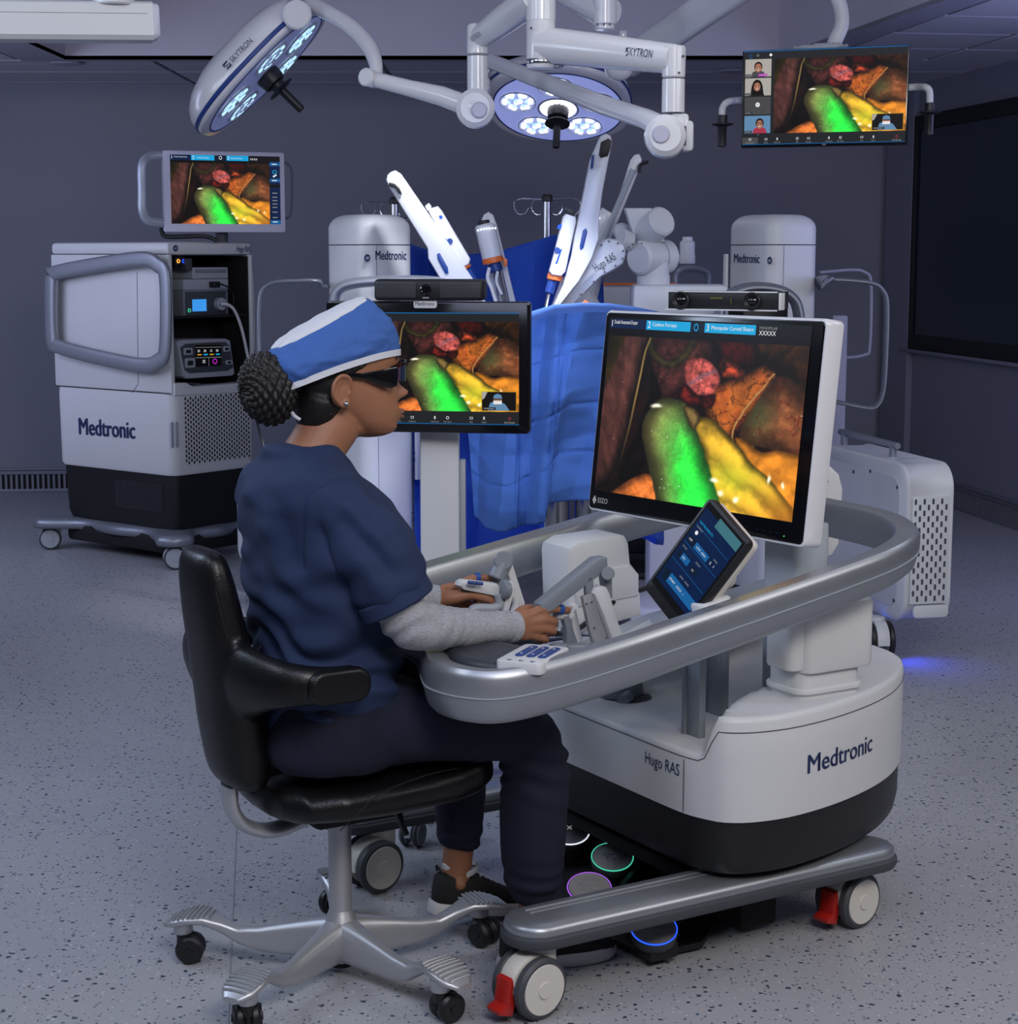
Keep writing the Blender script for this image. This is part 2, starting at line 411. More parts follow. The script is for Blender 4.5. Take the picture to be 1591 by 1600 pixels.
# ceiling: T-bar grid with single tiles, raised tray in the middle
TY = 9.55; TXL = -2.305; TXR0, TXR1 = (1.40, TY), (1.737, 7.343)
sl_ = (TXR1[0]-TXR0[0])/(TXR1[1]-TXR0[1]); TYN = 3.2; TXRN = TXR0[0]+sl_*(TYN-TY)
g = G()
g.add([(TXL-.0, TY, ZC), (TXR0[0], TY, ZC), (TXR0[0], TY, 2.95), (TXL, TY, 2.95)], [(0, 1, 2, 3)])
g.add([(TXL, TY, ZC), (TXL, TYN, ZC), (TXL, TYN, 2.95), (TXL, TY, 2.95)], [(0, 1, 2, 3)])
g.add([(TXR0[0], TY, ZC), (TXRN, TYN, ZC), (TXRN, TYN, 2.95), (TXR0[0], TY, 2.95)], [(0, 1, 2, 3)])
g.add([(TXL, TY, 2.95), (TXR0[0], TY, 2.95), (TXRN, TYN, 2.95), (TXL, TYN, 2.95)], [(0, 1, 2, 3)])
ceil = struct(build('ceiling', g, tray_m, flat=True))
g = G()  # dark fascia round the tray opening
def strip(g, a_, b_, c_, d_, z=ZC, h=.02): g.add([(*a_, z), (*b_, z), (*c_, z), (*d_, z), (*a_, z+h), (*b_, z+h), (*c_, z+h), (*d_, z+h)], [(0, 1, 2, 3), (7, 6, 5, 4), (0, 4, 5, 1), (1, 5, 6, 2), (2, 6, 7, 3), (3, 7, 4, 0)])
strip(g, (TXL-.24, TYN), (TXL, TYN), (TXL, TY), (TXL-.24, TY+.1))
strip(g, (TXL-.24, TY+.1), (TXL, TY), (TXR0[0], TY), (TXR0[0]+.16, TY+.1))
strip(g, (TXRN, TYN), (TXRN+.16, TYN), (TXR0[0]+.16, TY+.1), (TXR0[0], TY))
struct(build('trim_2', g, trim_m, flat=True))
def tile(c, w, h, rz=0.0):
    o = bpy.data.objects.new('ceiling_tile', TILE[(w, h)]); COL.objects.link(o); o.parent = ceil
    o.location = (c[0], c[1], ZC+.006); o.rotation_euler = (0, 0, rz)
TILE = {}
for w, h in ((1.2, .6), (1.2, .36), (.6, .6)):
    gg = G(); gg.box((0, 0, .008), (w-.028, h-.028, .014), .003, seg=1); oo = build('ceiling_tile', gg, ceil_m); TILE[(w, h)] = oo.data; bpy.data.objects.remove(oo)
x = TXL-.24-.93; xs = []
# back strip
for i in range(-2, 5):
    for j in range(3):
        cx = -1.88+1.2*i+.6; cy = TY+.1+.3+.6*j
        if cx > 2.9: continue
        tile((cx, cy), 1.2, .6)
# right field
ya = math.atan2(-(TXRN-TXR0[0]), -(TYN-TY)) ; ra = math.atan2(TXRN-TXR0[0], TY-TYN)
for i in range(0, 3):
    for j in range(0, 10):
        o_ = Vector((TXR0[0]+.16, TY+.1, 0)); dx = Vector((math.cos(ra), math.sin(ra), 0)); dy = Vector((math.sin(ra), -math.cos(ra), 0))
        c = o_+dx*(.6*i+.32)+dy*(.6*j+.3); tile((c.x, c.y), .6, .6, ra)
# left field
for i in range(0, 3):
    for j in range(0, 8): tile((TXL-.24-.62-1.2*i, TY-.2-.6*j), 1.2, .6)
g = G(); g.add([(-7, 1.5, ZC+.022), (TXL-.01, 1.5, ZC+.022), (TXL-.01, 12.4, ZC+.022), (-7, 12.4, ZC+.022)], [(0, 1, 2, 3)])
g.add([(TXL-.01, TY+.005, ZC+.022), (TXR0[0], TY+.005, ZC+.022), (TXR0[0], 12.4, ZC+.022), (TXL-.01, 12.4, ZC+.022)], [(0, 1, 2, 3)])
g.add([(TXR0[0]+.01, TY, ZC+.022), (TXRN+.01, TYN, ZC+.022), (5.5, TYN, ZC+.022), (5.5, 12.4, ZC+.022), (TXR0[0]+.01, 12.4, ZC+.022)], [(0, 1, 2, 3, 4)])
build('ceiling_grid', g, tbar_m, ceil, flat=True)
# small round air outlet by the left corner of the tray
q = atz(105, 99, ZC); g = G(); g.lathe([(.06, 0), (.085, .004), (.085, .012), (.05, .012)], 24, Matrix.Translation((q.x, q.y, ZC-.008)))
tagged(build('ceiling_sensor', g, trim_m), 'small round fitting on the ceiling beside the left corner of the raised tray', 'sensor')
q = atz(1147, 111, ZC); g = G(); g.lathe([(.06, 0), (.085, .004), (.085, .012), (.05, .012)], 24, Matrix.Translation((q.x, q.y, ZC-.008)))
tagged(build('ceiling_sensor', g, trim_m), 'small round fitting on the ceiling left of the hanging screen', 'sensor')
# ------------------------------------------------------------------ surgeon console
CA = math.radians(31); CO = Vector((-.1215, 3.584, 0))
ax = Vector((math.cos(CA), math.sin(CA), 0)); bx = Vector((-math.sin(CA), math.cos(CA), 0)); UP = Vector((0, 0, 1))
def cw(p, q, z): return CO+ax*p+bx*q+UP*z
def cl(w): d = Vector(w)-CO; return Vector((d.dot(ax), d.dot(bx), d.z))
con = thing('surgeon_console', 'large white wheeled surgeon console with silver ring rail, tilted screen and foot pedals', 'console', CO, CA)
def cq(u, v, q): return onpl(u, v, cw(0, q, 0), bx)
def cplate(g, px, q, th, r=.004): return plate(g, px, cw(0, q, 0), bx, th, r)
# body outline (p, q); near side q<0
half_ = [(.385, 0), (.385, -.12), (.385, -.24), (.388, -.31), (.40, -.36), (.43, -.405), (.48, -.435), (.56, -.447), (.66, -.435), (.76, -.408), (.86, -.368), (.95, -.318), (1.03, -.255), (1.095, -.185), (1.135, -.11), (1.15, -.04), (1.152, 0)]
half = [(p-.008 if p > .4 else p, q*.93) for p, q in half_]
OUT = smooth_path([(p, q, 0) for p, q in half]+[(p, -q, 0) for p, q in half[::-1][1:-1]], 3, True)
OUT = [(v.x, v.y) for v in OUT]
cx_, cy_ = .70, 0.0
def sst(x): x = max(0., min(1., x)); return x*x*(3-2*x)
def qb(p): return np.interp(p, [.36, .42, .5, .58, .66, .78, .95, 1.1], [.395, .36, .29, .235, .20, .17, .12, .0])
def toph(p, q):
    return toph_(p, q)+.012
def toph_(p, q):
    q = q/.93
    e = sst((abs(q)-qb(p)+.02)/.045)
    back = sst((p-.60)/.28)*.085
    return (.438+back)*(1-e)+(.522)*e
def ring_at(s_, z=None, dz=0.0):
    return [((cx_+(p-cx_)*s_), (cy_+(q-cy_)*s_), (z if z is not None else toph(cx_+(p-cx_)*min(s_, .985), cy_+(q-cy_)*min(s_, .985))+dz)) for p, q in OUT]
g = G()
R = [ring_at(.985, .295), ring_at(1.0, .302)]+[[(a_[0], a_[1], .302+(b_[2]-.302)*k) for a_, b_ in zip(ring_at(1.0, 0), ring_at(1.0))] for k in (.3, .6, .9)]
R = [[(a_[0], a_[1], z_) for a_, z_ in zip(ring_at(1.0, 0), [min(.318+(toph(*o)-.012-.318)*k, 9) for o in OUT])] for k in (0, .33, .66, 1.0)]
R.append([(cx_+(p-cx_)*.993, cy_+(q-cy_)*.993, toph(p, q)-.003) for p, q in OUT])
for s_ in [.98, .96, .94, .92, .9, .87, .84, .8, .76, .72, .68, .64, .6, .56, .52, .48, .44, .4, .36, .32, .28, .24, .2, .15, .1, .05]: R.append(ring_at(s_))
R = [ring_at(.97, .314)]+R
g.rings(R)
base = build('base_body', g, white, con, ang=55)
# seam of the lid and panel joints
seam_m = mat('dark_seam', (.05, .05, .055), .9)  # dark colour of the joint lines
g = G()
g.tube([((cx_+(p-cx_)*1.001), (cy_+(q-cy_)*1.001), toph(p, q)-.013-.017*sst((toph(p, q)-.46)/.06)) for p, q in OUT], .0010, 5, True)
for p_, q_ in ((.387, -.285), (.387, .285)): g.tube([(p_-.001, q_, .322), (p_-.001, q_, .432)], .0008, 5)
build('panel_seam', g, seam_m, base)
g = G()
R = [[(cx_+(p-cx_)*s_, q*s_, z) for p, q in OUT] for s_, z in ((.955, .204), (.97, .212), (.985, .24), (.988, .322))]
g.rings(R); build('base_skirt', g, black, con)
# service hole in the deck with grey mechanism
g = G(); g.lathe([(.075, 0), (.08, .002)], 28, Matrix.Translation((.545, .165, .448)) @ Matrix.Diagonal((.75, 1, 1, 1)))
dh = build('deck_opening', g, dgrey, con)
g = G(); g.ball((.56, .18, .455), .045, 16, 10); g.cyl((.50, .14, .452), (.58, .20, .452), .028, 16, .004); g.cyl((.50, .10, .455), (.53, .12, .458), .014); build('mechanism', g, grey_p, dh)
# skids with bumper
def skid_outline(w, e=0.0):
    P = []
    for k in range(13): t = math.pi/2+math.pi*k/12; P.append((.012+math.cos(t)*w, math.sin(t)*w))
    for k in range(13): t = -math.pi/2+math.pi*k/12; P.append((.850+math.cos(t)*w*1.0, math.sin(t)*w))
    return P
for s_ in (-1, 1):
    y0 = -.320 if s_ < 0 else .478
    g = G(); w0 = .085
    R = [[(p, y0+q, z) for p, q in skid_outline(w)] for w, z in ((.055, .162), (.064, .164), (.065, .170), (.063, .178), (.056, .184), (.040, .188), (.020, .190), (.003, .1905))]
    g.rings(R); sk = build('skid', g, silver, con, ang=60)
    g = G(); R = [[(p, y0+q, z) for p, q in skid_outline(w)] for w, z in ((.055, .136), (.066, .139), (.071, .148), (.070, .159), (.063, .164))]
    g.rings(R); build('bumper', g, dgrey, sk)
    g = G()
    for dy in (-.006, .012): g.tube([(.0, y0+dy+.012, .1895), (.45, y0+dy+.012, .1895)], .0026, 8)
    build('tread_rib', g, silver, sk)
    if s_ < 0:  # cross members joining the skid to the body
        for px_ in (.5, .85):
            g = G(); g.box((px_, .08, .15), (.10, .74, .03), .005); build('cross_member', g, blackm, con)
def caster(root, p, q, yaw, R_, W_, body, tyre, disc, lock=None, gap=0.05, top=.13, name='caster', fork=None, zoff=0.0, stem=None):
    """twin-wheel caster in the frame of its root: stem at p,q ; yaw = rolling direction"""
    M = Matrix.Translation((p, q, zoff)) @ Matrix.Rotation(yaw, 4, 'Z')
    o = .0
    g = G(); sx_, sy_ = stem or (R_*.5, 0); sr = min(.032, R_*.48); g.cyl((sx_, sy_, min(R_*1.25, top-.01)), (sx_, sy_, top), sr, 20, .003)
    if stem: g.box((sx_*.5, sy_*.5, top-.022), (math.hypot(sx_, sy_), sr*1.5, .02), .004, Matrix.Translation((0, 0, 0)))
    # arched housing between the wheels
    P = [(R_*1.04*math.cos(t), R_+R_*1.04*math.sin(t)) for t in [math.radians(a) for a in range(-10, 191, 15)]]
    g.prism(P, -gap/2, gap/2, Matrix.Rotation(math.pi/2, 4, 'X'), .004)
    g.v = [tuple(M @ Vector(p_)) for p_ in g.v]
    f = build(name, g, fork or body, root)
    for sd in (-1, 1):
        g = G(); X = Matrix.Rotation(math.pi/2, 4, 'X')
        Mw_ = M @ Matrix.Translation((0, sd*(gap/2+W_/2), R_)) @ X
        g.lathe([(R_*.80, -W_/2), (R_-.006, -W_/2), (R_, -W_/2+.006), (R_, W_/2-.006), (R_-.006, W_/2), (R_*.80, W_/2)], 36, Mw_)
        g.k = 1; e = W_/2+.001
        g.lathe([(.0001, -e-.004), (R_*.26, -e-.004), (R_*.28, -e-.001), (R_*.80, -e-.001), (R_*.84, -e+.004), (R_*.84, e-.004), (R_*.80, e+.001), (R_*.28, e+.001), (R_*.26, e+.004), (.0001, e+.004)], 36, Mw_)
        build('wheel', g, [tyre, disc], f)
    if lock:
        g = G()
        pts = [(-R_*1.15, R_*1.35), (-R_*.75, R_*1.45), (-R_*1.02, R_*1.0), (-R_*1.05, R_*.55), (-R_*1.35, R_*.42), (-R_*1.5, R_*.48), (-R_*1.42, R_*.25), (-R_*1.0, R_*.12), (-R_*.86, R_*.4), (-R_*.9, R_*.9), (-R_*1.2, R_*1.2)]
        pts = [(-R_*.95, R_*1.5), (-R_*.80, R_*1.1), (-R_*.86, R_*.55), (-R_*.95, R_*.25), (-R_*1.45, R_*.40), (-R_*1.50, R_*.55), (-R_*1.18, R_*.68), (-R_*1.12, R_*1.05), (-R_*1.08, R_*1.42)]
        g.prism(pts, -gap*.5, gap*.5, M @ Matrix.Rotation(math.pi/2, 4, 'X'), .004); build('brake_lever', g, lock, f)
    return f
caster(con, -.016, -.338, math.radians(9), .061, .024, white_w, dgrey, white_w, red, gap=.042, top=.14)
caster(con, .828, -.295, math.radians(9), .061, .024, white_w, dgrey, white_w, red, gap=.042, top=.14)
caster(con, .034, .433, math.radians(9), .061, .024, white_w, dgrey, white_w, None, gap=.042, top=.14)
caster(con, .82, .46, 0, .072, .026, white_w, dgrey, white_w, red, gap=.045, top=.14)
# pedal tray
pw = [atz(u, v, .012) for u, v in ((945, 1242), (880, 1262), (862, 1340), (800, 1440), (965, 1475), (1010, 1497), (1098, 1478), (1112, 1455), (1135, 1410), (1240, 1300), (1050, 1250))]
P = [cl(w) for w in pw]
g = G(); g.prism([(v.x, v.y) for v in P], .006, .022, None, .004); tray = build('pedal_tray', g, black, con)
# rear hanging bracket of the tray
g = G(); g.box((.62, 0, .09), (.10, .5, .15), .01); build('tray_mount', g, blackm, con)
def pedal(u, v, z, led, txt, lab):
    w = atz(u, v, z); c = cl(w); t = G()
    Np = Vector((-.34, -.24, .92)).normalized(); Xp = Vector((.857, -.515, 0)); M = frame(c, Xp, Np.cross(Xp))
    t.lathe([(.040, -.03), (.046, -.022), (.050, -.006), (.048, 0), (.044, .001)], 40, M); pd = build('pedal', t, dgrey, con, label=lab)
    t = G(); R = [(.0482, .001), (.0488, .003), (.0475, .0042), (.0464, .003)]
    t.rings([[Vector((r*math.cos(a_), r*math.sin(a_), z_)) for a_ in [2*math.pi*k/40 for k in range(40)]] for r, z_ in R], M, cap=False, closed=True); build('light_ring', t, led, pd)
    t = G(); t.lathe([(.0445, .001), (.0445, .004), (.038, .0045), (.030, .0042), (.028, .0052), (.020, .0048), (.018, .0057), (.010, .0054), (.0001, .0056)], 40, M); build('pedal_pad', t, mat('pedal_grey_'+txt[:3], (.30, .29, .29), .5), pd)
    t = G(); MM = M @ Matrix.Translation((.0, .0, .0068))
    for k, s_ in enumerate(txt.split('|')): text_geo(t, s_, .018 if len(s_) < 6 else .014, MM @ Matrix.Translation((0, .008-.016*k, 0)), align='CENTER', ext=.0003)
    build('marking', t, e_grey if led is wled else lgrey, pd, flat=True)
    # bracket under the pedal
    t = G(); t.box((c.x+.01, c.y, (c.z-.03+.02)/2+.0), (.07, .05, max(.02, c.z-.04)), .004); build('pedal_bracket', t, black, pd)
pedal(890, 1300, .085, wled, 'X', 'round foot pedal with white light ring and a cross mark')
pedal(957, 1340, .085, gled, 'LigaSure|CUT', 'round foot pedal with green light ring')
pedal(921, 1388, .085, pled, 'LigaSure|SEAL', 'round foot pedal with violet light ring')
pedal(1022, 1452, .075, bled, 'MONOPOLAR|COAG', 'round foot pedal with blue light ring')
# two low side walls of the pedal tray
for pa_, pb_ in ((cl(atz(872, 1350, .03)), cl(atz(945, 1285, .03))), (cl(atz(960, 1420, .03)), cl(atz(1030, 1335, .03)))):
    g = G(); g.tube([pa_+UP*.01, pb_+UP*.01], 1, up=(0, 0, 1), prof=[(-.006, -.02), (.006, -.02), (.006, .025), (-.006, .025)]); build('tray_rib', g, black, con)
# near column: narrow lower sleeve and wider upper sleeve
def slab(g, c, w, h, z0, z1, r, rim=.006):
    g.prism(rrect(w, h, r, 6, c[0], c[1]), z0, z1, None, rim)
cc = (.725, -.285)
g = G(); slab(g, cc, .17, .12, .52, .62, .03); low = build('lift_column', g, white, con)
g = G(); slab(g, cc, .185, .135, .544, .556, .035, .003); build('column_collar', g, white, low)
g = G(); slab(g, (cc[0]+.012, cc[1]-.004), .195, .14, .588, .735, .03, .010); upc = build('column_sleeve', g, white, con)
g = G(); g.prism(rrect(.05, .09, .02, 5, .635, -.30), .596, .73, None, .008); build('sleeve_shoulder', g, white, upc)
# dark slot behind the column
# rear posts carrying the ring and hand controllers
for p_, q_, w_, z1 in ((.476, -.205, .045, .72), (.622, -.088, .060, .74)):
    g = G(); g.box((p_, q_, (.44+z1)/2), (.018, w_, z1-.44), .004); st = build('support_post', g, grey_p, con)
    g = G(); g.box((p_+.002, q_+w_/2+.004, (.44+z1)/2), (.035, .010, z1-.44), .002); build('post_flange', g, grey_p, st)
# monitor post
g = G(); g.prism(rrect(.10, .12, .02, 4, .80, -.13), .50, .87, None, .004); build('monitor_post', g, lgrey, con)
# ------------------ ring rail
def zt(p): return .705+max(0., p+.10)*.168
ctrl = [(-.115, 0), (-.13, -.11), (-.175, -.21), (-.202, -.29), (-.185, -.375), (-.125, -.425), (-.02, -.448), (.14, -.462), (.3, -.462), (.5, -.462), (.66, -.458), (.80, -.445), (.90, -.400), (.960, -.32), (.995, -.21), (1.006, -.06), (1.01, .12), (.995, .26), (.94, .37), (.86, .42), (.72, .44), (.5, .44), (.3, .44), (.12, .44), (-.02, .425), (-.12, .405), (-.18, .355), (-.195, .28), (-.17, .20), (-.13, .11)]
RP = smooth_path([(p, q, zt(p)) for p, q in ctrl], 5, True)
prof = [(.000, -.005), (.004, -.014), (.002, -.05), (-.006, -.084), (-.018, -.096), (-.045, -.092), (-.052, -.08), (-.052, -.012), (-.046, -.003), (-.018, .002), (-.005, .001)]
def sweep_ring(g, path, prof, closed=True, sc_=None):
    R = []; m = len(path)
    for i in range(m):
        t = path[(i+1) % m]-path[i-1] if closed else path[min(i+1, m-1)]-path[max(i-1, 0)]
        t.z = 0; t.normalize(); side = Vector((t.y, -t.x, 0))
        k = sc_(path[i]) if sc_ else 1.0
        R.append([path[i]+side*x+UP*(y*k) for x, y in prof])
    g.rings(R, None, True, closed)
def zk(v): return 1.04 if v.x < 0 else max(.86, 1.04-v.x*.20)
# orientation check so that the profile's outer side points outwards
def ring_bulge(v): return zk(v)
RP2 = RP if (RP[1]-RP[0]).y < 0 else RP[::-1]
tt = (RP2[1]-RP2[0]); side0 = Vector((tt.y, -tt.x, 0))
if side0.x > 0: RP2 = RP2[::-1]
g = G(); sweep_ring(g, RP2, prof, True, zk); ring = build('ring_rail', g, silver, con, ang=40)
sd_ = [(.0045, -.047), (.0045, -.049), (.001, -.049), (.001, -.047)]
g = G(); sweep_ring(g, RP2, [(.0048, -.0465), (.0048, -.0480), (.001, -.0480), (.001, -.0465)], True, zk); build('rail_groove', g, lgrey, ring)
# flared belly under the front of the ring
bell = [v for v in RP2 if v.x < .42 and v.y < .30]
i0 = max(range(len(RP2)), key=lambda i: (RP2[i].x if False else 0))
seq = [v for v in smooth_path([(p, q, zt(p)) for p, q in [(-.10, .05), (-.12, -.11), (-.16, -.20), (-.175, -.28), (-.155, -.35), (-.105, -.40), (-.02, -.425), (.12, -.442), (.28, -.447), (.45, -.45)]], 6)]
g = G(); R = []
for i, v in enumerate(seq):
    t = seq[min(i+1, len(seq)-1)]-seq[max(i-1, 0)]; t.z = 0; t.normalize(); sd = Vector((t.y, -t.x, 0))
    s_ = sst(min(i/10, (len(seq)-1-i)/16)); dz = -.09*zk(v); hh = .002+.016*s_
    if (v+sd*.1-Vector((.3, 0, 0))).length < (v-Vector((.3, 0, 0))).length: sd = -sd
    R.append([v+sd*x+UP*(dz+y) for x, y in ((.0, .008), (-.010, -hh*.55), (-.040, -hh), (-.10, -hh*.95), (-.10, .012), (-.04, .02))])
g.rings(R); build('rail_belly', g, silver, ring, ang=50)
# armrest pad
inner = [v for v in RP2 if v.x < .06]
inner.sort(key=lambda v: v.y)
pad = [(v.x+(.045 if abs(v.y) < .3 else .04), v.y*(.90)) for v in inner]
pad = [(-.04, -.395), (-.12, -.375), (-.150, -.31), (-.145, -.26), (-.115, -.17), (-.08, -.09), (-.07, 0), (-.08, .09), (-.115, .17), (-.14, .25), (-.145, .31), (-.11, .365), (-.03, .385), (.02, .30), (-.005, .22), (-.02, .12), (-.025, 0), (-.02, -.12), (.0, -.24), (.02, -.32)]
P = smooth_path([(p, q, 0) for p, q in pad], 4, True)
g = G(); g.prism([(v.x, v.y) for v in P], .672, .712, None, .014, 3); build('armrest_pad', g, dgrey2, con)
# keypad with three blue rockers
kp = [atz(u, v, .715) for u, v in ((778, 1033), (820, 1010), (872, 1029), (829, 1050))]
KO = kp[0]; kx = (kp[3]-kp[0]); ky = (kp[1]-kp[0]); ky_ = ky.normalized(); Mk = frame(KO, ky_.cross(UP), ky_)
wx, wy = abs((Mk.inverted() @ kp[3]).x), ky.length
g = G(); g.prism(rrect(wx*1.05, wy*1.15, .012, 4, wx/2, wy/2), -.018, .004, Mk, .003); key = build('keypad', g, white, con) if False else build('keypad', g, white, con, world=True)
for k in range(3):
    g = G(); g.prism(rrect(wx*.19, wy*.66, wx*.094, 5, wx*(.30+.26*k), wy*.58), .004, .0065, Mk, .001); kb = build('rocker_button', g, blue_btn, key, world=True)
    g = G()
    for sy in (-1, 1):
        yy = wy*.58+sy*wy*.20; xx = wx*(.30+.26*k)
        g.prism([(xx-.003, yy-sy*.002), (xx+.003, yy-sy*.002), (xx, yy+sy*.004)], .0066, .0072, Mk)
    build('arrow_mark', g, white, kb, world=True, flat=True)
g = G()
for k in range(3):
    xx = wx*(.30+.26*k); g.prism(rrect(.010, .0016, .0004, 2, xx-.004, wy*.03), .0041, .0046, Mk); g.prism(rrect(.006, .0016, .0004, 2, xx-.004, wy*-.01), .0041, .0046, Mk)
build('key_caption', g, blue_ink, key, world=True, flat=True)
# inner desk of the console
dk = [cl(atz(u, v, .625)) for u, v in ((870, 1035), (905, 1003), (1000, 962), (1090, 934), (1240, 890), (1290, 885), (1240, 945), (1060, 1010), (960, 1040))]
g = G(); g.prism([(v.x, v.y) for v in dk], .600, .625, None, .004); build('inner_desk', g, lgrey, con)
g = G(); g.prism([(v.x, v.y) for v in [cl(atz(u, v, .64)) for u, v in ((1010, 985), (1120, 945), (1140, 962), (1030, 1000))]], .615, .64, None, .004); build('desk_rib', g, grey_p, con)
# white arm pedestal on the far side
g = G(); q_ = .20
cplate(g, [(897, 851), (905, 846), (972, 836), (980, 838), (985, 848), (988, 880), (1000, 895), (1000, 962), (905, 985), (893, 970), (889, 940), (887, 870), (889, 857)], q_, .12, .014); ped = build('arm_pedestal', g, white, con, world=True)
g = G(); cplate(g, [(900, 899), (985, 883), (1000, 897), (1000, 932), (905, 950), (900, 925)], q_-.012, .03, .008); build('pedestal_step', g, white, ped, world=True)
g = G(); cplate(g, [(893, 945), (900, 944), (1001, 926), (1003, 962), (903, 990), (893, 985)], q_-.006, .06, .006); build('pedestal_foot', g, white, ped, world=True)
g = G(); ypx = [(1262, 726), (1296, 727), (1312, 742), (1318, 765), (1312, 850), (1302, 868), (1284, 875), (1240, 868), (1240, 740)]; plate(g, ypx, Vector((0, 4.36, 0)), Vector((0, 1, 0)), .05, .010); rp_ = build('rear_plate', g, white, con, world=True)
for u_, v_ in ((1292, 752), (1286, 848)):
    g = G(); p_ = at(u_, v_, 4.36); g.cyl(p_, p_-Vector((0, .003, 0)), .004, 10); build('screw', g, dgrey, rp_, world=True)
# ------------------ far hand controller (all in planes q = const)
hc = G(); cplate(hc, [(778, 872), (786, 864), (797, 867), (800, 876), (821, 942), (819, 952), (812, 950), (797, 905), (788, 884)], .145, .018, .003)
arm_f = build('controller_arm', hc, white, con, world=True)
g = G(); g.cyl(cq(775, 905, .135), cq(790, 874, .135), .019, 20, .003); g.cyl(cq(787, 876, .12), cq(787, 876, .16), .021, 20, .003); build('arm_joint', g, grey_p, arm_f, world=True)
g = G(); cplate(g, [(769, 890), (783, 888), (786, 935), (770, 935)], .15, .02, .003); build('arm_link', g, grey_p, arm_f, world=True)
g = G(); cplate(g, [(722, 910), (728, 907), (778, 912), (783, 918), (783, 930), (776, 932), (725, 922), (720, 916)], .10, .03, .004); grip = build('hand_grip', g, white, con, world=True)
g = G()
for a_, b_ in (((732, 910), (743, 911)), ((744, 911), (754, 912))): g.tube([cq(*a_, .085), cq(*b_, .085)], .004, 8)
build('grip_button', g, blue_btn, grip, world=True)
g = G(); g.cyl(cq(784, 921, .09), cq(794, 921, .09), .021, 20, .003); build('grip_collar', g, grey_p, grip, world=True)
g = G(); cplate(g, [(791, 912), (800, 908), (805, 914), (805, 925), (795, 960), (786, 964), (790, 938)], .09, .018, .004); build('grip_bracket', g, white, grip, world=True)
lp = smooth_path([cq(u, v, .10) for u, v in ((778, 928), (780, 944), (770, 950), (748, 950), (738, 953), (737, 963), (748, 968), (786, 968))], 5)
g = G(); g.tube(lp, .010, 10); build('grip_loop', g, lgrey, grip, world=True)
lp = smooth_path([cq(u, v, .12) for u, v in ((800, 925), (806, 942), (800, 960), (786, 970))], 5)
g = G(); g.tube(lp, .008, 10); build('grip_hook', g, white, grip, world=True)
# ------------------ near hand controller
qn = -.17
g = G(); cplate(g, [(846, 945), (935, 873), (950, 871), (951, 890), (867, 953), (846, 962)], qn, .034, .004); hb = build('controller_arm', g, grey_p, con, world=True)
g = G(); cplate(g, [(942, 886), (948, 882), (957, 890), (958, 935), (948, 935)], qn+.01, .022, .003); g.cyl(cq(950, 896, qn-.012), cq(950, 896, qn+.03), .014, 20, .002); build('arm_joint', g, grey_p, hb, world=True)
g = G(); cplate(g, [(916, 915), (921, 900), (928, 905), (929, 932), (917, 932)], qn, .012, .002); build('arm_link', g, grey_p, hb, world=True)
g = G(); cplate(g, [(911, 933), (925, 928), (932, 945), (952, 1005), (930, 1012), (922, 985)], qn-.02, .012, .002); cb = build('carriage_plate', g, alu, con, world=True)
g = G()
for u, v in ((917, 943), (925, 940), (929, 981), (920, 1005), (948, 996)): g.cyl(cq(u, v, qn-.024), cq(u, v, qn-.018), .0022, 8)
build('screw', g, steel, cb, world=True)
g = G(); cplate(g, [(929, 928), (932, 920), (942, 916), (950, 918), (955, 928), (962, 955), (976, 995), (958, 1000), (944, 962)], qn-.012, .03, .007); rb = build('carriage_cover', g, white, con, world=True)
g = G(); cplate(g, [(925, 930), (931, 926), (958, 1002), (950, 1008)], qn+.004, .02, .003); build('cover_edge', g, grey_p, rb, world=True)
g = G(); cplate(g, [(893, 958), (901, 952), (913, 1008), (899, 1010)], qn+.04, .022, .003); build('grip_bracket', g, white, con, world=True)
g = G(); cplate(g, [(880, 962), (890, 960), (899, 990), (906, 1010), (886, 1012), (886, 985)], qn+.02, .018, .003); build('lower_link', g, grey_p, con, world=True)
g = G(); b0 = cq(873, 1027, qn-.02); b0.z = .63; g.cyl(b0, b0+UP*.052, .019, 24, .003); g.box(b0+ax*.045+UP*.03, (.09, .03, .034), .004); jb = build('base_joint', g, grey_p, con, world=True)
g = G(); g.prism([(v.x, v.y) for v in [cl(atz(u, v, .64)) for u, v in ((864, 1030), (905, 1010), (975, 990), (1015, 968), (1020, 976), (975, 1000), (880, 1040))]], .628, .642, None, .002); build('slide_base', g, white, con)
g = G(); g.tube([cq(846, 944, -.135), cq(852, 942, -.135), cq(870, 946, -.135)], .012, 10); g.tube([cq(868, 960, -.14), cq(893, 963, -.14)], .010, 10); hg = build('hand_grip', g, white, con, world=True)
# cables under the ring
g = G()
g.tube(smooth_path([cq(870, 990, .0), cq(900, 985, .1), cq(960, 940, .2), cq(1012, 918, .25)], 6), .006, 8); build('cable', g, black, con, world=True)
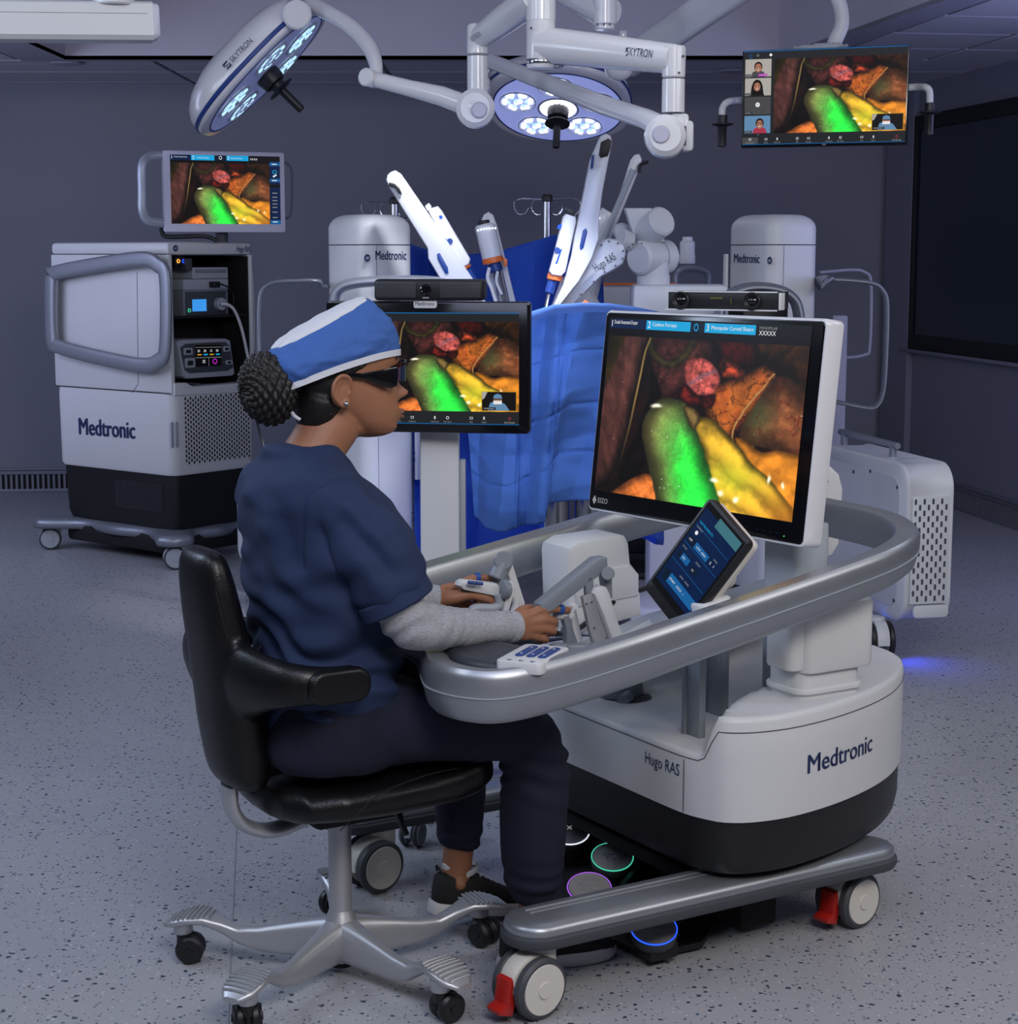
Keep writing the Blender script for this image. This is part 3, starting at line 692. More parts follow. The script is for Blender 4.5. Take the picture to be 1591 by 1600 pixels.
# touch panel on its arm
Wv = Vector((52, -78, -60)); Lv = Vector((-95, 52, -150))
TC = at(1086, 884, 3.46); Mt = frame(TC, -Lv, Wv)  # x runs up the panel, y across to the right
if Mt.to_3x3().col[2].dot(CP-TC) < 0: Mt = frame(TC, Lv, Wv)
sgn = 1 if Mt.to_3x3().col[0].dot(-Lv) > 0 else -1
pl_, pw_ = .239, .141
g = G(); g.prism(rrect(pl_, pw_, .012, 4), -.02, 0, Mt, .003); tp = build('touch_panel', g, black, con, world=True, label='small tilted touch panel with dark blue menu')
g = G(); g.prism(rrect(pl_*.97, pw_*.97, .012, 4), -.042, -.018, Mt, .006); g.prism(rrect(pl_*.55, pw_*.6, .01, 4), -.062, -.04, Mt, .006); g.cyl(Mt @ Vector((0, .02, -.05)), Mt @ Vector((0, .02, -.085)), .025, 20, .004); build('panel_housing', g, white_w, tp, world=True)
def ui(g, x0, y0, x1, y1, z, k): g.k = k; g.add([(x0, y0, z), (x1, y0, z), (x1, y1, z), (x0, y1, z)], [(0, 1, 2, 3)])
class UI:
    """flat screen graphics; x right 0..1, y down 0..1 on a rectangle of w x h with matrix M at its centre"""
    def __init__(s, M, w, h, mats): s.g = G(); s.M = M; s.w = w; s.h = h; s.mats = mats; s.z = .0006
    def P(s, x, y, z): return s.M @ Vector(((x-.5)*s.w, (.5-y)*s.h, z))
    def rect(s, x0, y0, x1, y1, m, lift=0):
        s.g.k = s.mats.index(m); z = s.z+.0003*lift
        s.g.add([s.P(x0, y0, z), s.P(x0, y1, z), s.P(x1, y1, z), s.P(x1, y0, z)], [(0, 1, 2, 3)])
    def poly(s, pts, m, lift=0):
        s.g.k = s.mats.index(m); z = s.z+.0003*lift
        s.g.add([s.P(x, y, z) for x, y in pts], [tuple(range(len(pts)))])
    def disc(s, x, y, rx, ry, m, lift=0, n=16): s.poly([(x+rx*math.cos(2*math.pi*k/n), y-ry*math.sin(2*math.pi*k/n)) for k in range(n)], m, lift)
    def ringm(s, x, y, rx, ry, m, lift=0, t=.7, n=20):
        s.g.k = s.mats.index(m); z = s.z+.0003*lift
        o = [s.P(x+rx*math.cos(2*math.pi*k/n), y+ry*math.sin(2*math.pi*k/n), z) for k in range(n)]; i = [s.P(x+rx*t*math.cos(2*math.pi*k/n), y+ry*t*math.sin(2*math.pi*k/n), z) for k in range(n)]
        s.g.add(o+i, [(k, (k+1) % n, n+(k+1) % n, n+k) for k in range(n)])
    def text(s, x, y, t, size, m, lift=1, align='LEFT', sx=1.0):
        s.g.k = s.mats.index(m)
        MM = s.M @ Matrix.Translation(((x-.5)*s.w, (.5-y)*s.h, s.z+.0003*lift))
        text_geo(s.g, t, size*s.h, MM, ext=0, align=align, sx=sx)
    def done(s, parent, name='screen_graphics'): return build(name, s.g, s.mats, parent, world=True, flat=True)
# portrait axes of the panel: right = Wv, up = -Lv
Mu = frame(Mt.translation, Wv, -Lv)
if Mu.to_3x3().col[2].dot(CP-TC) < 0: Mu = frame(TC, -Wv, -Lv)
U = UI(Mu, pw_, pl_, [e_black, e_navy, e_blue, e_cyan, e_white, e_grey, e_navy2, e_teal]); U.z = .001
U.rect(.05, .03, .95, .90, e_black); U.rect(.08, .08, .92, .84, e_navy, 1)
U.rect(.38, .05, .92, .14, e_teal, 2)
for y in (.24, .42, .60): U.rect(.10, y, .90, y+.004, e_blue, 3)
U.text(.13, .205, 'INSTRUMENTS', .03, e_cyan, 3); U.text(.13, .25, 'CAMERA', .022, e_grey, 3)
U.rect(.13, .345, .30, .405, e_navy2, 3); U.rect(.30, .345, .62, .405, e_blue, 3); U.text(.15, .375, 'OFF', .025, e_white, 4); U.text(.34, .375, 'LOW  HIGH', .025, e_white, 4)
U.disc(.2, .295, .03, .018, e_white, 4); U.text(.7, .33, 'SPEED', .02, e_grey, 3); U.text(.68, .375, '5   1', .035, e_white, 4)
U.rect(.13, .50, .22, .56, e_navy2, 3); U.rect(.22, .50, .40, .56, e_blue, 3); U.text(.24, .53, 'ON', .025, e_white, 4); U.rect(.48, .51, .62, .57, e_navy2, 3); U.text(.5, .54, '3:1', .025, e_white, 4)
U.text(.13, .46, 'SCALE', .022, e_grey, 3); U.text(.48, .47, 'ZOOM', .022, e_grey, 3)
U.rect(.12, .70, .26, .79, e_navy2, 3); U.rect(.26, .70, .90, .79, e_blue, 3); U.text(.28, .745, 'START   LOCK   1', .028, e_white, 4); U.text(.4, .66, 'ARMS   HOME', .022, e_grey, 3)
U.done(tp)
# swing arm of the panel sitting on the rail
pa = G(); e0 = cq(1112, 950, -.385); pa.prism(rrect(.080, .046, .016, 5), -.016, .018, frame(e0, ax+UP*.168, bx), .006); pa.tube([Mt @ Vector((0, .0, -.08)), e0.lerp(Mt @ Vector((0, 0, -.09)), .5)+bx*.02, e0+UP*.005], .011, 12)
build('panel_arm', pa, white, con, world=True)
# ------------------------------------------------------------------ the endoscope picture shown on every screen (computed colours on a fine flat grid)
def vnoise(X, Y, s, seed):
    rg = np.random.RandomState(seed); T = rg.rand(64, 64)
    x = X*s; y = Y*s; xi = np.floor(x).astype(int); yi = np.floor(y).astype(int); fx = x-xi; fy = y-yi
    fx = fx*fx*(3-2*fx); fy = fy*fy*(3-2*fy)
    g_ = lambda i, j: T[i % 64, j % 64]
    return (g_(xi, yi)*(1-fx)+g_(xi+1, yi)*fx)*(1-fy)+(g_(xi, yi+1)*(1-fx)+g_(xi+1, yi+1)*fx)*fy
def fbm(X, Y, s, seed, o=4):
    r = 0; a_ = .5; t = 0
    for k in range(o): r = r+a_*vnoise(X, Y, s*2**k, seed+k*7); t += a_; a_ *= .55
    return r/t
def sstep(a_, b_, x): t = np.clip((x-a_)/(b_-a_), 0, 1); return t*t*(3-2*t)
def polydist(X, Y, P):
    """signed distance to a polygon, positive inside"""
    d = np.full(X.shape, 9.0); ins = np.zeros(X.shape, bool); n = len(P)
    for i in range(n):
        ax_, ay = P[i]; bx_, by = P[(i+1) % n]; ex, ey = bx_-ax_, by-ay
        t = np.clip(((X-ax_)*ex+(Y-ay)*ey)/(ex*ex+ey*ey), 0, 1)
        d = np.minimum(d, np.hypot(X-ax_-t*ex, Y-ay-t*ey))
        c = ((ay > Y) != (by > Y)) & (X < (bx_-ax_)*(Y-ay)/(by-ay+1e-12)+ax_); ins ^= c
    return np.where(ins, d, -d)
def sm(P, closed=True, n=5): return [(v.x, v.y) for v in smooth_path([(x, y, 0) for x, y in P], n, closed)]
def paint(nx, ny, AR):
    gx, gy = np.meshgrid(np.linspace(0, 1, nx), np.linspace(0, 1, ny))
    X0, Y0 = gx*AR, gy
    wx_ = (fbm(X0, Y0, 6, 3)-.5)*.05; wy_ = (fbm(X0, Y0, 6, 11)-.5)*.05
    X = gx+wx_*.6; Y = gy+wy_*.6
    n1 = fbm(X0, Y0, 9, 21); n2 = fbm(X0, Y0, 30, 31); n3 = fbm(X0, Y0, 70, 41, 2); ridg = 1-np.abs(fbm(X0+wx_*2, Y0+wy_*2, 11, 77)*2-1)
    img = np.zeros((ny, nx, 3))+np.array([48, 24, 14])*(.15+.95*n1[..., None])
    def lay(mask, col, shade):
        nonlocal img
        c = np.array(col)[None, None, :]*shade[..., None]; img = img*(1-mask[..., None])+c*mask[..., None]
    def region(P, col, edge=.01, round_=.10, lo=.45, tex=.35, amb=None, tx=None):
        d = polydist(X, Y, sm(P)); m = sstep(-edge*.3, edge, d)
        sh = (lo+(1-lo)*sstep(0, round_, d))*(1-tex+2*tex*(tx if tx is not None else n2)); lay(m, col, sh); return d, m
    region([(.20, -.05), (.60, -.05), (.55, .20), (.46, .38), (.38, .42), (.27, .42), (.2, .3)], (84, 46, 42), .03, .15, .25, .6)
    region([(.60, -.1), (1.1, -.1), (1.1, .35), (.95, .30), (.84, .12), (.66, .10)], (85, 50, 15), .02, .15, .3, .7)
    region([(.18, -.05), (.24, .3), (.2, .6), (.12, .9), (.2, .92), (.34, .6), (.32, .35), (.26, .2)], (26, 13, 7), .02, .1, .3, .9)
    # olive tube along the top
    for (x0, y0, r_, w_) in ((.33, .0, .115, .028),):
        dd = np.hypot((X-x0), (Y-y0)*.75); m = sstep(w_, w_*.5, np.abs(dd-r_))*(Y > -.01); lay(m*.85, (72, 70, 34), .35+.6*sstep(w_, 0, np.abs(dd-r_))*(.5+.8*n2))
    # red dark cavity
    region([(.54, -.05), (.74, -.05), (.80, .13), (.68, .17), (.58, .12)], (70, 16, 8), .02, .08, .15, .9)
    # orange mass in the middle
    d, m = region([(.54, .32), (.61, .24), (.72, .19), (.80, .12), (.88, .2), (.78, .40), (.70, .55), (.71, .62), (.66, .64), (.57, .50), (.54, .40)], (190, 112, 50), .02, .07, .4, .5, tx=n1*.6+n2*.4)
    v = sstep(.94, .995, ridg)*m; img = img*(1-.40*v[..., None]); v = sstep(.45, .75, n1)*m; img = img*(1-.35*v[..., None])+np.array([120, 40, 22])*.30*v[..., None]
    region([(.60, .09), (.66, .11), (.72, .17), (.70, .22), (.60, .20)], (150, 66, 40), .012, .05, .35, 1.0)
    # grey green organ on the right
    d, m = region([(.87, .18), (.98, .24), (1.1, .4), (1.1, .66), (.98, .68), (.86, .60), (.74, .60), (.72, .52), (.77, .36)], (150, 96, 62), .01, .16, .42, .3)
    gm = np.exp(-(((X-.80)/.07)**2+((Y-.42)/.12)**2))*m; img = img*(1-.55*gm[..., None])+np.array([92, 112, 70])*.55*gm[..., None]
    vein = sstep(.955, .99, ridg)*m; img = img*(1-.5*vein[..., None])+np.array([120, 30, 20])*.4*vein[..., None]
    # pale ligament line
    P = sm([(.86, .17), (.80, .27), (.73, .40), (.69, .52), (.70, .64)], False, 8); dl = np.full(X.shape, 9.)
    for i in range(len(P)-1):
        ex, ey = P[i+1][0]-P[i][0], P[i+1][1]-P[i][1]; t = np.clip(((X-P[i][0])*ex+(Y-P[i][1])*ey)/(ex*ex+ey*ey), 0, 1); dl = np.minimum(dl, np.hypot(X-P[i][0]-t*ex, Y-P[i][1]-t*ey))
    m = sstep(.007, .002, dl)*(.5+.8*n3); lay(np.clip(m, 0, 1), (180, 140, 90), np.ones_like(X))
    # orange fat at the lower right, yellow fat fold
    region([(.70, .56), (.78, .58), (.84, .62), (.92, .60), (1.1, .68), (1.1, 1.1), (.90, 1.02), (.80, .80), (.74, .68)], (214, 142, 50), .012, .05, .5, .45, tx=n1)
    yf = [(.48, .50), (.53, .455), (.60, .48), (.72, .60), (.80, .70), (.92, .82), (1.02, .98), (1.05, 1.1), (.62, 1.1), (.58, .80), (.53, .62)]
    d = polydist(X, Y, sm(yf)); m = sstep(-.004, .01, d)
    fold = .5+.5*np.sin((Y-.75*X)*34+n1*5); lay(m, (228, 186, 66), (.42+.62*sstep(0, .05, d))*(.66+.34*fold**.6)*(.8+.4*n1))
    gl = np.exp(-(((X-.70)/.12)**2+((Y-.80)/.10)**2))*m; img = img*(1-.4*gl[..., None])+np.array([225, 255, 70])*.4*gl[..., None]
    ob = np.exp(-(((X-.98)/.14)**2+((Y-1.0)/.12)**2))*m; img = img*(1-.5*ob[..., None])+np.array([232, 140, 50])*.5*ob[..., None]
    # pink tissue lumps
    d, m = region([(.42, .18), (.45, .12), (.52, .105), (.58, .15), (.605, .24), (.57, .33), (.49, .34), (.44, .28)], (176, 90, 84), .01, .03, .75, .75, tx=n2*.7+n3*.3)
    st = sstep(.025, .0, np.abs((Y-.22)+.75*(X-.51)))*m; img = img*(1-.6*st[..., None])+np.array([110, 95, 115])*.6*st[..., None]
    region([(.43, .27), (.50, .33), (.60, .31), (.58, .40), (.48, .40), (.36, .37), (.38, .33)], (96, 28, 22), .015, .04, .35, 1.0)
    # lower left fat
    region([(.08, 1.02), (.16, .93), (.28, .84), (.36, .90), (.40, 1.1), (.1, 1.1)], (206, 122, 62), .012, .05, .5, .4)
    # green stomach
    gs_ = [(.27, .42), (.32, .37), (.40, .365), (.46, .40), (.50, .50), (.56, .66), (.62, .84), (.70, 1.05), (.72, 1.2), (.36, 1.2), (.34, 1.0), (.28, .80), (.235, .62), (.24, .50)]
    d = polydist(X, Y, sm(gs_)); m = sstep(-.004, .01, d)
    base_ = np.array([138, 122, 80])[None, None]; grn = np.array([62, 215, 80])[None, None]
    k = np.exp(-(((X-.50-.22*(Y-.75))/.13)**2+((Y-.86)/.34)**2)); k = np.clip(k*1.25*(.75+.5*n1), 0, 1)[..., None]
    sh = ((.45+.62*sstep(0, .10, d))*(.90+.2*n3)*(.80+.4*n1))[..., None]
    c = (base_*(1-k)+grn*k)*sh; img = img*(1-m[..., None])+c*m[..., None]
    hot = np.exp(-(((X-.55)/.08)**2+((Y-.93)/.10)**2))*m; img = img*(1-.55*hot[..., None])+np.array([60, 255, 100])*.55*hot[..., None]
    region([(.43, .40), (.50, .41), (.53, .48), (.50, .54), (.46, .48)], (140, 118, 70), .01, .03, .45, .4)
    # liver edge on the left with bright rim
    lv = [(-.1, -.1), (.215, -.1), (.205, .12), (.185, .34), (.165, .55), (.14, .74), (.10, .88), (.03, .98), (-.1, 1.05)]
    dL = polydist(gx+wx_*.15, gy+wy_*.15, sm(lv)); m = sstep(-.002, .006, dL)
    streak = fbm(gx*5-gy*1.2, gy*1.2, 9, 55)
    lay(m, (128, 82, 74), (.25+.75*sstep(0, .07, dL))*(.55+.75*streak)*(1-.35*gy)); rim = sstep(.008, .002, np.abs(dL-.003))*sstep(1.0, .2, gy)
    img = img*(1-.8*rim[..., None])+np.array([190, 165, 100])*.8*rim[..., None]
    dk_ = polydist(X, Y, [(-.1, -.1), (.12, -.1), (.05, .18), (-.02, .42), (-.1, .5)]); m = sstep(-.01, .02, dk_); lay(m, (74, 60, 18), .4+n1)
    # wet highlights
    sp = sstep(.86, .95, fbm(X0, Y0, 38, 91, 2))*np.clip(sstep(.9, .3, np.hypot(gx-.55, gy-.55)), 0, 1)
    lum = img.mean(-1)/255; sp = sp*sstep(.12, .35, lum); img = img+(255-img)*.55*sp[..., None]
    for (hx, hy, rx, ry) in ((.66, .90, .016, .022), (.735, .92, .012, .022), (.87, .78, .008, .03), (.94, .80, .008, .02), (.29, .42, .03, .012), (.62, .83, .02, .014)):
        m = np.clip(np.exp(-((((gx-hx)+wx_)/rx)**2+(((gy-hy)+wy_)/ry)**2)**1.5), 0, 1); img = img*(1-m[..., None])+np.array([250, 246, 225])*m[..., None]
    # lens fall-off of the endoscope picture itself
    vg = 1-.5*sstep(.40, .95, np.hypot((gx-.55), (gy-.62)*.95)); img = img*vg[..., None]
    s_ = np.clip(np.clip(img/255, 0, 1)**1.22*1.12, 0, 1); return np.where(s_ <= .04045, s_/12.92, ((s_+.055)/1.055)**2.4)
VNX, VNY = 420, 300
def video_mesh():
    C_ = paint(VNX, VNY, 1.4)
    me = bpy.data.meshes.new('endoscope_picture')
    xs_, ys_ = np.meshgrid(np.linspace(-.5, .5, VNX), np.linspace(.5, -.5, VNY))
    co = np.stack([xs_, ys_, np.zeros_like(xs_)], -1).reshape(-1, 3)
    i = np.arange(VNX*VNY).reshape(VNY, VNX)
    fc = np.stack([i[:-1, :-1], i[1:, :-1], i[1:, 1:], i[:-1, 1:]], -1).reshape(-1, 4)
    me.vertices.add(len(co)); me.vertices.foreach_set('co', co.ravel())
    me.loops.add(fc.size); me.loops.foreach_set('vertex_index', fc.ravel().astype(np.int32))
    me.polygons.add(len(fc)); me.polygons.foreach_set('loop_start', np.arange(0, fc.size, 4, dtype=np.int32))
    me.update(calc_edges=True)
    at_ = me.color_attributes.new('Picture', 'FLOAT_COLOR', 'POINT')
    at_.data.foreach_set('color', np.concatenate([C_.reshape(-1, 3), np.ones((VNX*VNY, 1))], 1).astype(np.float32).ravel())
    m, nt, b = new_mat('endoscope_picture'); a_ = nt.nodes.new('ShaderNodeAttribute'); a_.attribute_name = 'Picture'
    b.inputs['Base Color'].default_value = (.01, .01, .01, 1); b.inputs['Roughness'].default_value = .3; b.inputs['Specular IOR Level'].default_value = .1
    nt.links.new(a_.outputs['Color'], b.inputs['Emission Color']); b.inputs['Emission Strength'].default_value = 1.0
    me.materials.append(m); return me
VM = video_mesh()
def picture(parent, M, w, h, cx, cy, z=.0012):
    """the shared picture mesh placed on a screen: M world frame of the screen, centre cx,cy in metres"""
    o = bpy.data.objects.new('screen_picture', VM); COL.objects.link(o); o.parent = parent
    rt = parent
    while 'rz' not in rt: rt = rt.parent
    o.matrix_local = inv(rt) @ M @ Matrix.Translation((cx, cy, z)) @ Matrix.Diagonal((w, h, 1, 1)); return o
# ------------------------------------------------------------------ main screen of the console
yw = math.radians(36.5); tl = math.radians(6.5)
Wd = Vector((math.sin(yw), -math.cos(yw), 0)); Nn = Vector((-math.cos(yw), -math.sin(yw), 0))
Updir = (UP*math.cos(tl)-Nn*math.sin(tl)).normalized()
MC = at(1091, 658, 3.95); MM_ = frame(MC, Wd, Updir)
MW, MH = .712, .474
g = G(); g.prism(rrect(MW, MH, .014, 5), -.054, -.002, MM_, .006); mon = build('main_screen', g, white_g, con, world=True, label='large white-framed tilted screen')
g = G(); g.prism(rrect(MW-.012, MH-.012, .011, 5), -.010, .0, MM_, .0015); build('screen_glass', g, blackg, mon, world=True)
g = G(); g.box((0, 0, -.085), (.26, .24, .05), .02, MM_); g.prism(rrect(.10, .30, .03, 5, .0, -.08), -.12, -.06, MM_, .01); build('screen_mount', g, white, mon, world=True)
PX0, PX1, PY0, PY1 = .042, .955, .045, .875   # picture area as fractions of the front
U = UI(MM_, MW, MH, [e_black, e_navy, e_cyan, e_white, e_grey, e_navy2, e_green]); U.z = .0010
U.rect(.030, .035, .945, .9, e_black)
U.rect(.035, .043, .215, .088, e_navy, 1); U.rect(.215, .043, .425, .088, e_cyan, 1); U.rect(.425, .043, .49, .088, e_navy2, 1); U.rect(.49, .043, .715, .088, e_cyan, 1)
U.text(.037, .066, '1', .045, e_white, 2); U.text(.055, .058, 'Double Fenestrated Grasper', .026, e_white, 2, sx=.58); U.text(.222, .066, '2', .045, e_white, 2); U.text(.245, .062, 'Cadiere Forceps', .026, e_white, 2); U.text(.497, .066, '3', .045, e_white, 2); U.text(.52, .064, 'Monopolar Curved Shears', .026, e_white, 2)
U.ringm(.452, .066, .010, .018, e_cyan, 3); U.text(.73, .055, 'MONOPOLAR', .018, e_grey, 2); U.text(.73, .078, 'XXXXX', .03, e_white, 2)
U.disc(.918, .962, .0025, .004, e_green, 2)
for k in range(4): U.rect(.80+.028*k, .952, .812+.028*k, .956, e_navy2, 2)
U.text(.055, .945, 'EIZO', .035, e_grey, 2); U.poly([(.028, .945), (.038, .922), (.048, .945), (.038, .968)], e_grey, 2)
U.done(mon)
picture(mon, MM_, MW*(.945-.035), MH*(.895-.125), MW*(.49-.5), MH*(.5-.510), .0022)
# stereo tracking camera on top of the screen
TK = at(1120, 470, 4.02); ty = math.radians(24); MKt = frame(TK, (math.cos(ty-.62), math.sin(ty-.62), 0), UP)
MKt = frame(TK, (math.sin(math.radians(62)), -math.cos(math.radians(62)), 0), UP)
g = G(); trk_w, trk_h = .235, .042
g.prism([(-trk_w/2, -trk_h/2), (trk_w/2-.002, -trk_h/2), (trk_w/2+.03, -trk_h/2+.004), (trk_w/2+.03, trk_h/2), (trk_w/2-.01, trk_h/2), (-trk_w/2, trk_h/2)], -.06, 0, MKt, .003); trk = build('tracking_camera', g, black, con, world=True, label='black stereo tracking camera with two lenses above the large screen')
g = G(); g.box((0.01, trk_h/2-.001, .001), (trk_w+.03, .003, .004), 0, MKt); g.box((0.01, -trk_h/2+.001, .001), (trk_w+.03, .003, .004), 0, MKt); g.box((trk_w/2+.032, 0, -.008), (.004, trk_h*.9, .03), .001, MKt); build('silver_edge', g, white, trk, world=True)
for sx in (-1, 1):
    g = G(); Ml = MKt @ Matrix.Translation((sx*trk_w*.36, 0, 0)); g.lathe([(.020, -.004), (.0205, .006), (.018, .009), (.014, .004), (.010, .002), (.0001, .004)], 28, Ml); ln = build('lens', g, black, trk, world=True)
    g = G(); g.lathe([(.011, .003), (.007, .006), (.0001, .0075)], 20, Ml); build('lens_glass', g, blackg, ln, world=True)
g = G(); g.box((0, .006, .0015), (.03, .004, .001), 0, MKt); g.box((.035, .0, .0015), (.002, .012, .001), 0, MKt); build('status_light', g, mat('olive_light', (.10, .10, .01), .5), trk, world=True)
g = G(); g.tube([MKt @ Vector((.02, -.0, -.055)), MKt @ Vector((.02, -.04, -.075)), MM_ @ Vector((.0, .05, -.10))], .018, 12); build('camera_mount', g, black, con, world=True)
# printing on the console body
def curved_text(s, size, pfun, name, parent, m, bold=.0, shear=0):
    g = G()
    for k_ in ((0,) if bold == 0 else (-.5, 0, .5)): text_geo(g, s, size, Matrix.Translation((k_*size*.030, k_*size*.012, .00005*(k_+1))), ext=0, shear=shear)
    g.v = [tuple(pfun(x, y)) for x, y, z in g.v]; return build(name, g, m, parent, flat=True)
# arc length along the near side of the outline
seg = sorted([v for v in smooth_path([(p, q, 0) for p, q in half], 12)], key=lambda v: 0)
cum = [0]
for i in range(1, len(seg)): cum.append(cum[-1]+(seg[i]-seg[i-1]).length)
def on_side(s_, z):
    i = int(np.searchsorted(cum, s_)); i = max(1, min(i, len(seg)-1)); t = (s_-cum[i-1])/(cum[i]-cum[i-1]); P = seg[i-1].lerp(seg[i], t); T = (seg[i]-seg[i-1]).normalized(); n = Vector((T.y, -T.x, 0))
    if n.dot(P-Vector((.7, 0, 0))) < 0: n = -n
    return P+n*.0012+UP*z
def find_s(p, q): return cum[min(range(len(seg)), key=lambda i: (seg[i]-Vector((p, q, 0))).length)]
s0 = find_s(.60, -.415)
curved_text('Medtronic', .056, lambda x, y: on_side(s0+x*1.04, .418+y), 'maker_name', base, blue_ink, bold=.0012)
s1 = find_s(.385, -.155)
curved_text('Hugo RAS', .036, lambda x, y: on_side(s1+x*.8, .404+y), 'console_name', base, blue_ink)
# ------------------------------------------------------------------ saddle chair
CHL = Vector((-.342, 3.488, 0))
chair = thing('saddle_chair', 'black leather saddle chair with silver five-star base that the surgeon sits on', 'chair', CHL, CA)
def remesh(g, voxel, smooth=6, fac=.5):
    me = bpy.data.meshes.new('tmp'); me.from_pydata(g.v, [], g.f)
    bm = bmesh.new(); bm.from_mesh(me); bmesh.ops.recalc_face_normals(bm, faces=bm.faces[:]); bm.to_mesh(me); bm.free()
    o = bpy.data.objects.new('tmp', me); COL.objects.link(o)
    m = o.modifiers.new('r', 'REMESH'); m.mode = 'VOXEL'; m.voxel_size = voxel; m.adaptivity = 0
    if smooth: s_ = o.modifiers.new('s', 'SMOOTH'); s_.factor = fac; s_.iterations = smooth
    dg = bpy.context.evaluated_depsgraph_get(); dg.update()
    r = bpy.data.meshes.new_from_object(o.evaluated_get(dg)); bpy.data.objects.remove(o); bpy.data.meshes.remove(me); return r
def soft(name, g, m, parent, voxel, smooth=6, disp=None, label=None, fac=.5):
    me = remesh(g, voxel, smooth, fac); n = len(me.vertices)
    if disp:
        co = np.empty(n*3); no = np.empty(n*3); me.vertices.foreach_get('co', co); me.vertices.foreach_get('normal', no)
        co = co.reshape(-1, 3); no = no.reshape(-1, 3); d = disp(co, no)
        co = co+(no*d[:, None] if d.ndim == 1 else d); me.vertices.foreach_set('co', co.ravel())
    me.polygons.foreach_set('use_smooth', [True]*len(me.polygons)); me.materials.clear(); me.materials.append(m); me.update(); me.name = name
    o = bpy.data.objects.new(name, me); COL.objects.link(o); o.parent = parent
    if label: o['label'] = label
    return o
def vn3(P, s, seed=0):
    """3-D value noise on arrays, -1..1"""
    rg = np.random.RandomState(seed); T = rg.rand(32, 32, 32); q = P*s+100; i = np.floor(q).astype(int); f = q-i; f = f*f*(3-2*f); r = 0
    for a_ in (0, 1):
        for b_ in (0, 1):
            for c_ in (0, 1):
                w = (f[:, 0] if a_ else 1-f[:, 0])*(f[:, 1] if b_ else 1-f[:, 1])*(f[:, 2] if c_ else 1-f[:, 2])
                r = r+w*T[(i[:, 0]+a_) % 32, (i[:, 1]+b_) % 32, (i[:, 2]+c_) % 32]
    return r*2-1
def limb(g, nodes, n=20, sub=4, up=(0, 1, 0)):
    """nodes (x,y,z, r_side, r_up): elliptical tube, Catmull-Rom in position and radii; rounded ends"""
    A = [np.array(v, float) for v in nodes]; m = len(A); out = []
    for i in range(m-1):
        p0, p1, p2, p3 = A[max(i-1, 0)], A[i], A[i+1], A[min(i+2, m-1)]
        for k in range(sub):
            t = k/sub; out.append(.5*((2*p1)+(p2-p0)*t+(2*p0-5*p1+4*p2-p3)*t*t+(-p0+3*p1-3*p2+p3)*t**3))
    out.append(A[-1]); R = []; u = Vector(up)
    P = [Vector(o[:3]) for o in out]
    L = []
    for i in range(len(out)):
        t = (P[min(i+1, len(P)-1)]-P[max(i-1, 0)]).normalized()
        s_ = u-t*u.dot(t)
        if s_.length < .05: s_ = Vector((1, 0, 0))-t*t.x
        s_.normalize(); w = t.cross(s_); L.append((P[i], t, s_, w, out[i][3], out[i][4]))
    def rg(c, s_, w, a_, b_): return [c+s_*(a_*math.cos(2*math.pi*k/n))+w*(b_*math.sin(2*math.pi*k/n)) for k in range(n)]
    c, t, s_, w, a_, b_ = L[0]
    for e in (.12, .5, .8): R.append(rg(c-t*min(a_, b_)*.7*math.sqrt(1-e*e), s_, w, a_*e, b_*e))
    for c, t, s_, w, a_, b_ in L: R.append(rg(c, s_, w, a_, b_))
    c, t, s_, w, a_, b_ = L[-1]
    for e in (.8, .5, .12): R.append(rg(c+t*min(a_, b_)*.7*math.sqrt(1-e*e), s_, w, a_*e, b_*e))
    g.rings(R); return g
def sections(g, S, n=36, ex=2.0):
    """stacked horizontal sections (z, cx, rx, ry) as a closed body"""
    A = [np.array(s, float) for s in S]; m = len(A); out = []
    for i in range(m-1):
        p0, p1, p2, p3 = A[max(i-1, 0)], A[i], A[i+1], A[min(i+2, m-1)]
        for k in range(4):
            t = k/4; out.append(.5*((2*p1)+(p2-p0)*t+(2*p0-5*p1+4*p2-p3)*t*t+(-p0+3*p1-3*p2+p3)*t**3))
    out.append(A[-1]); R = []
    def se(c, p): return math.copysign(abs(c)**(2/p), c)
    for o in out: R.append([Vector((o[1]+o[2]*se(math.cos(2*math.pi*k/n), ex), o[3]*se(math.sin(2*math.pi*k/n), ex), o[0])) for k in range(n)])
    g.rings(R); return g
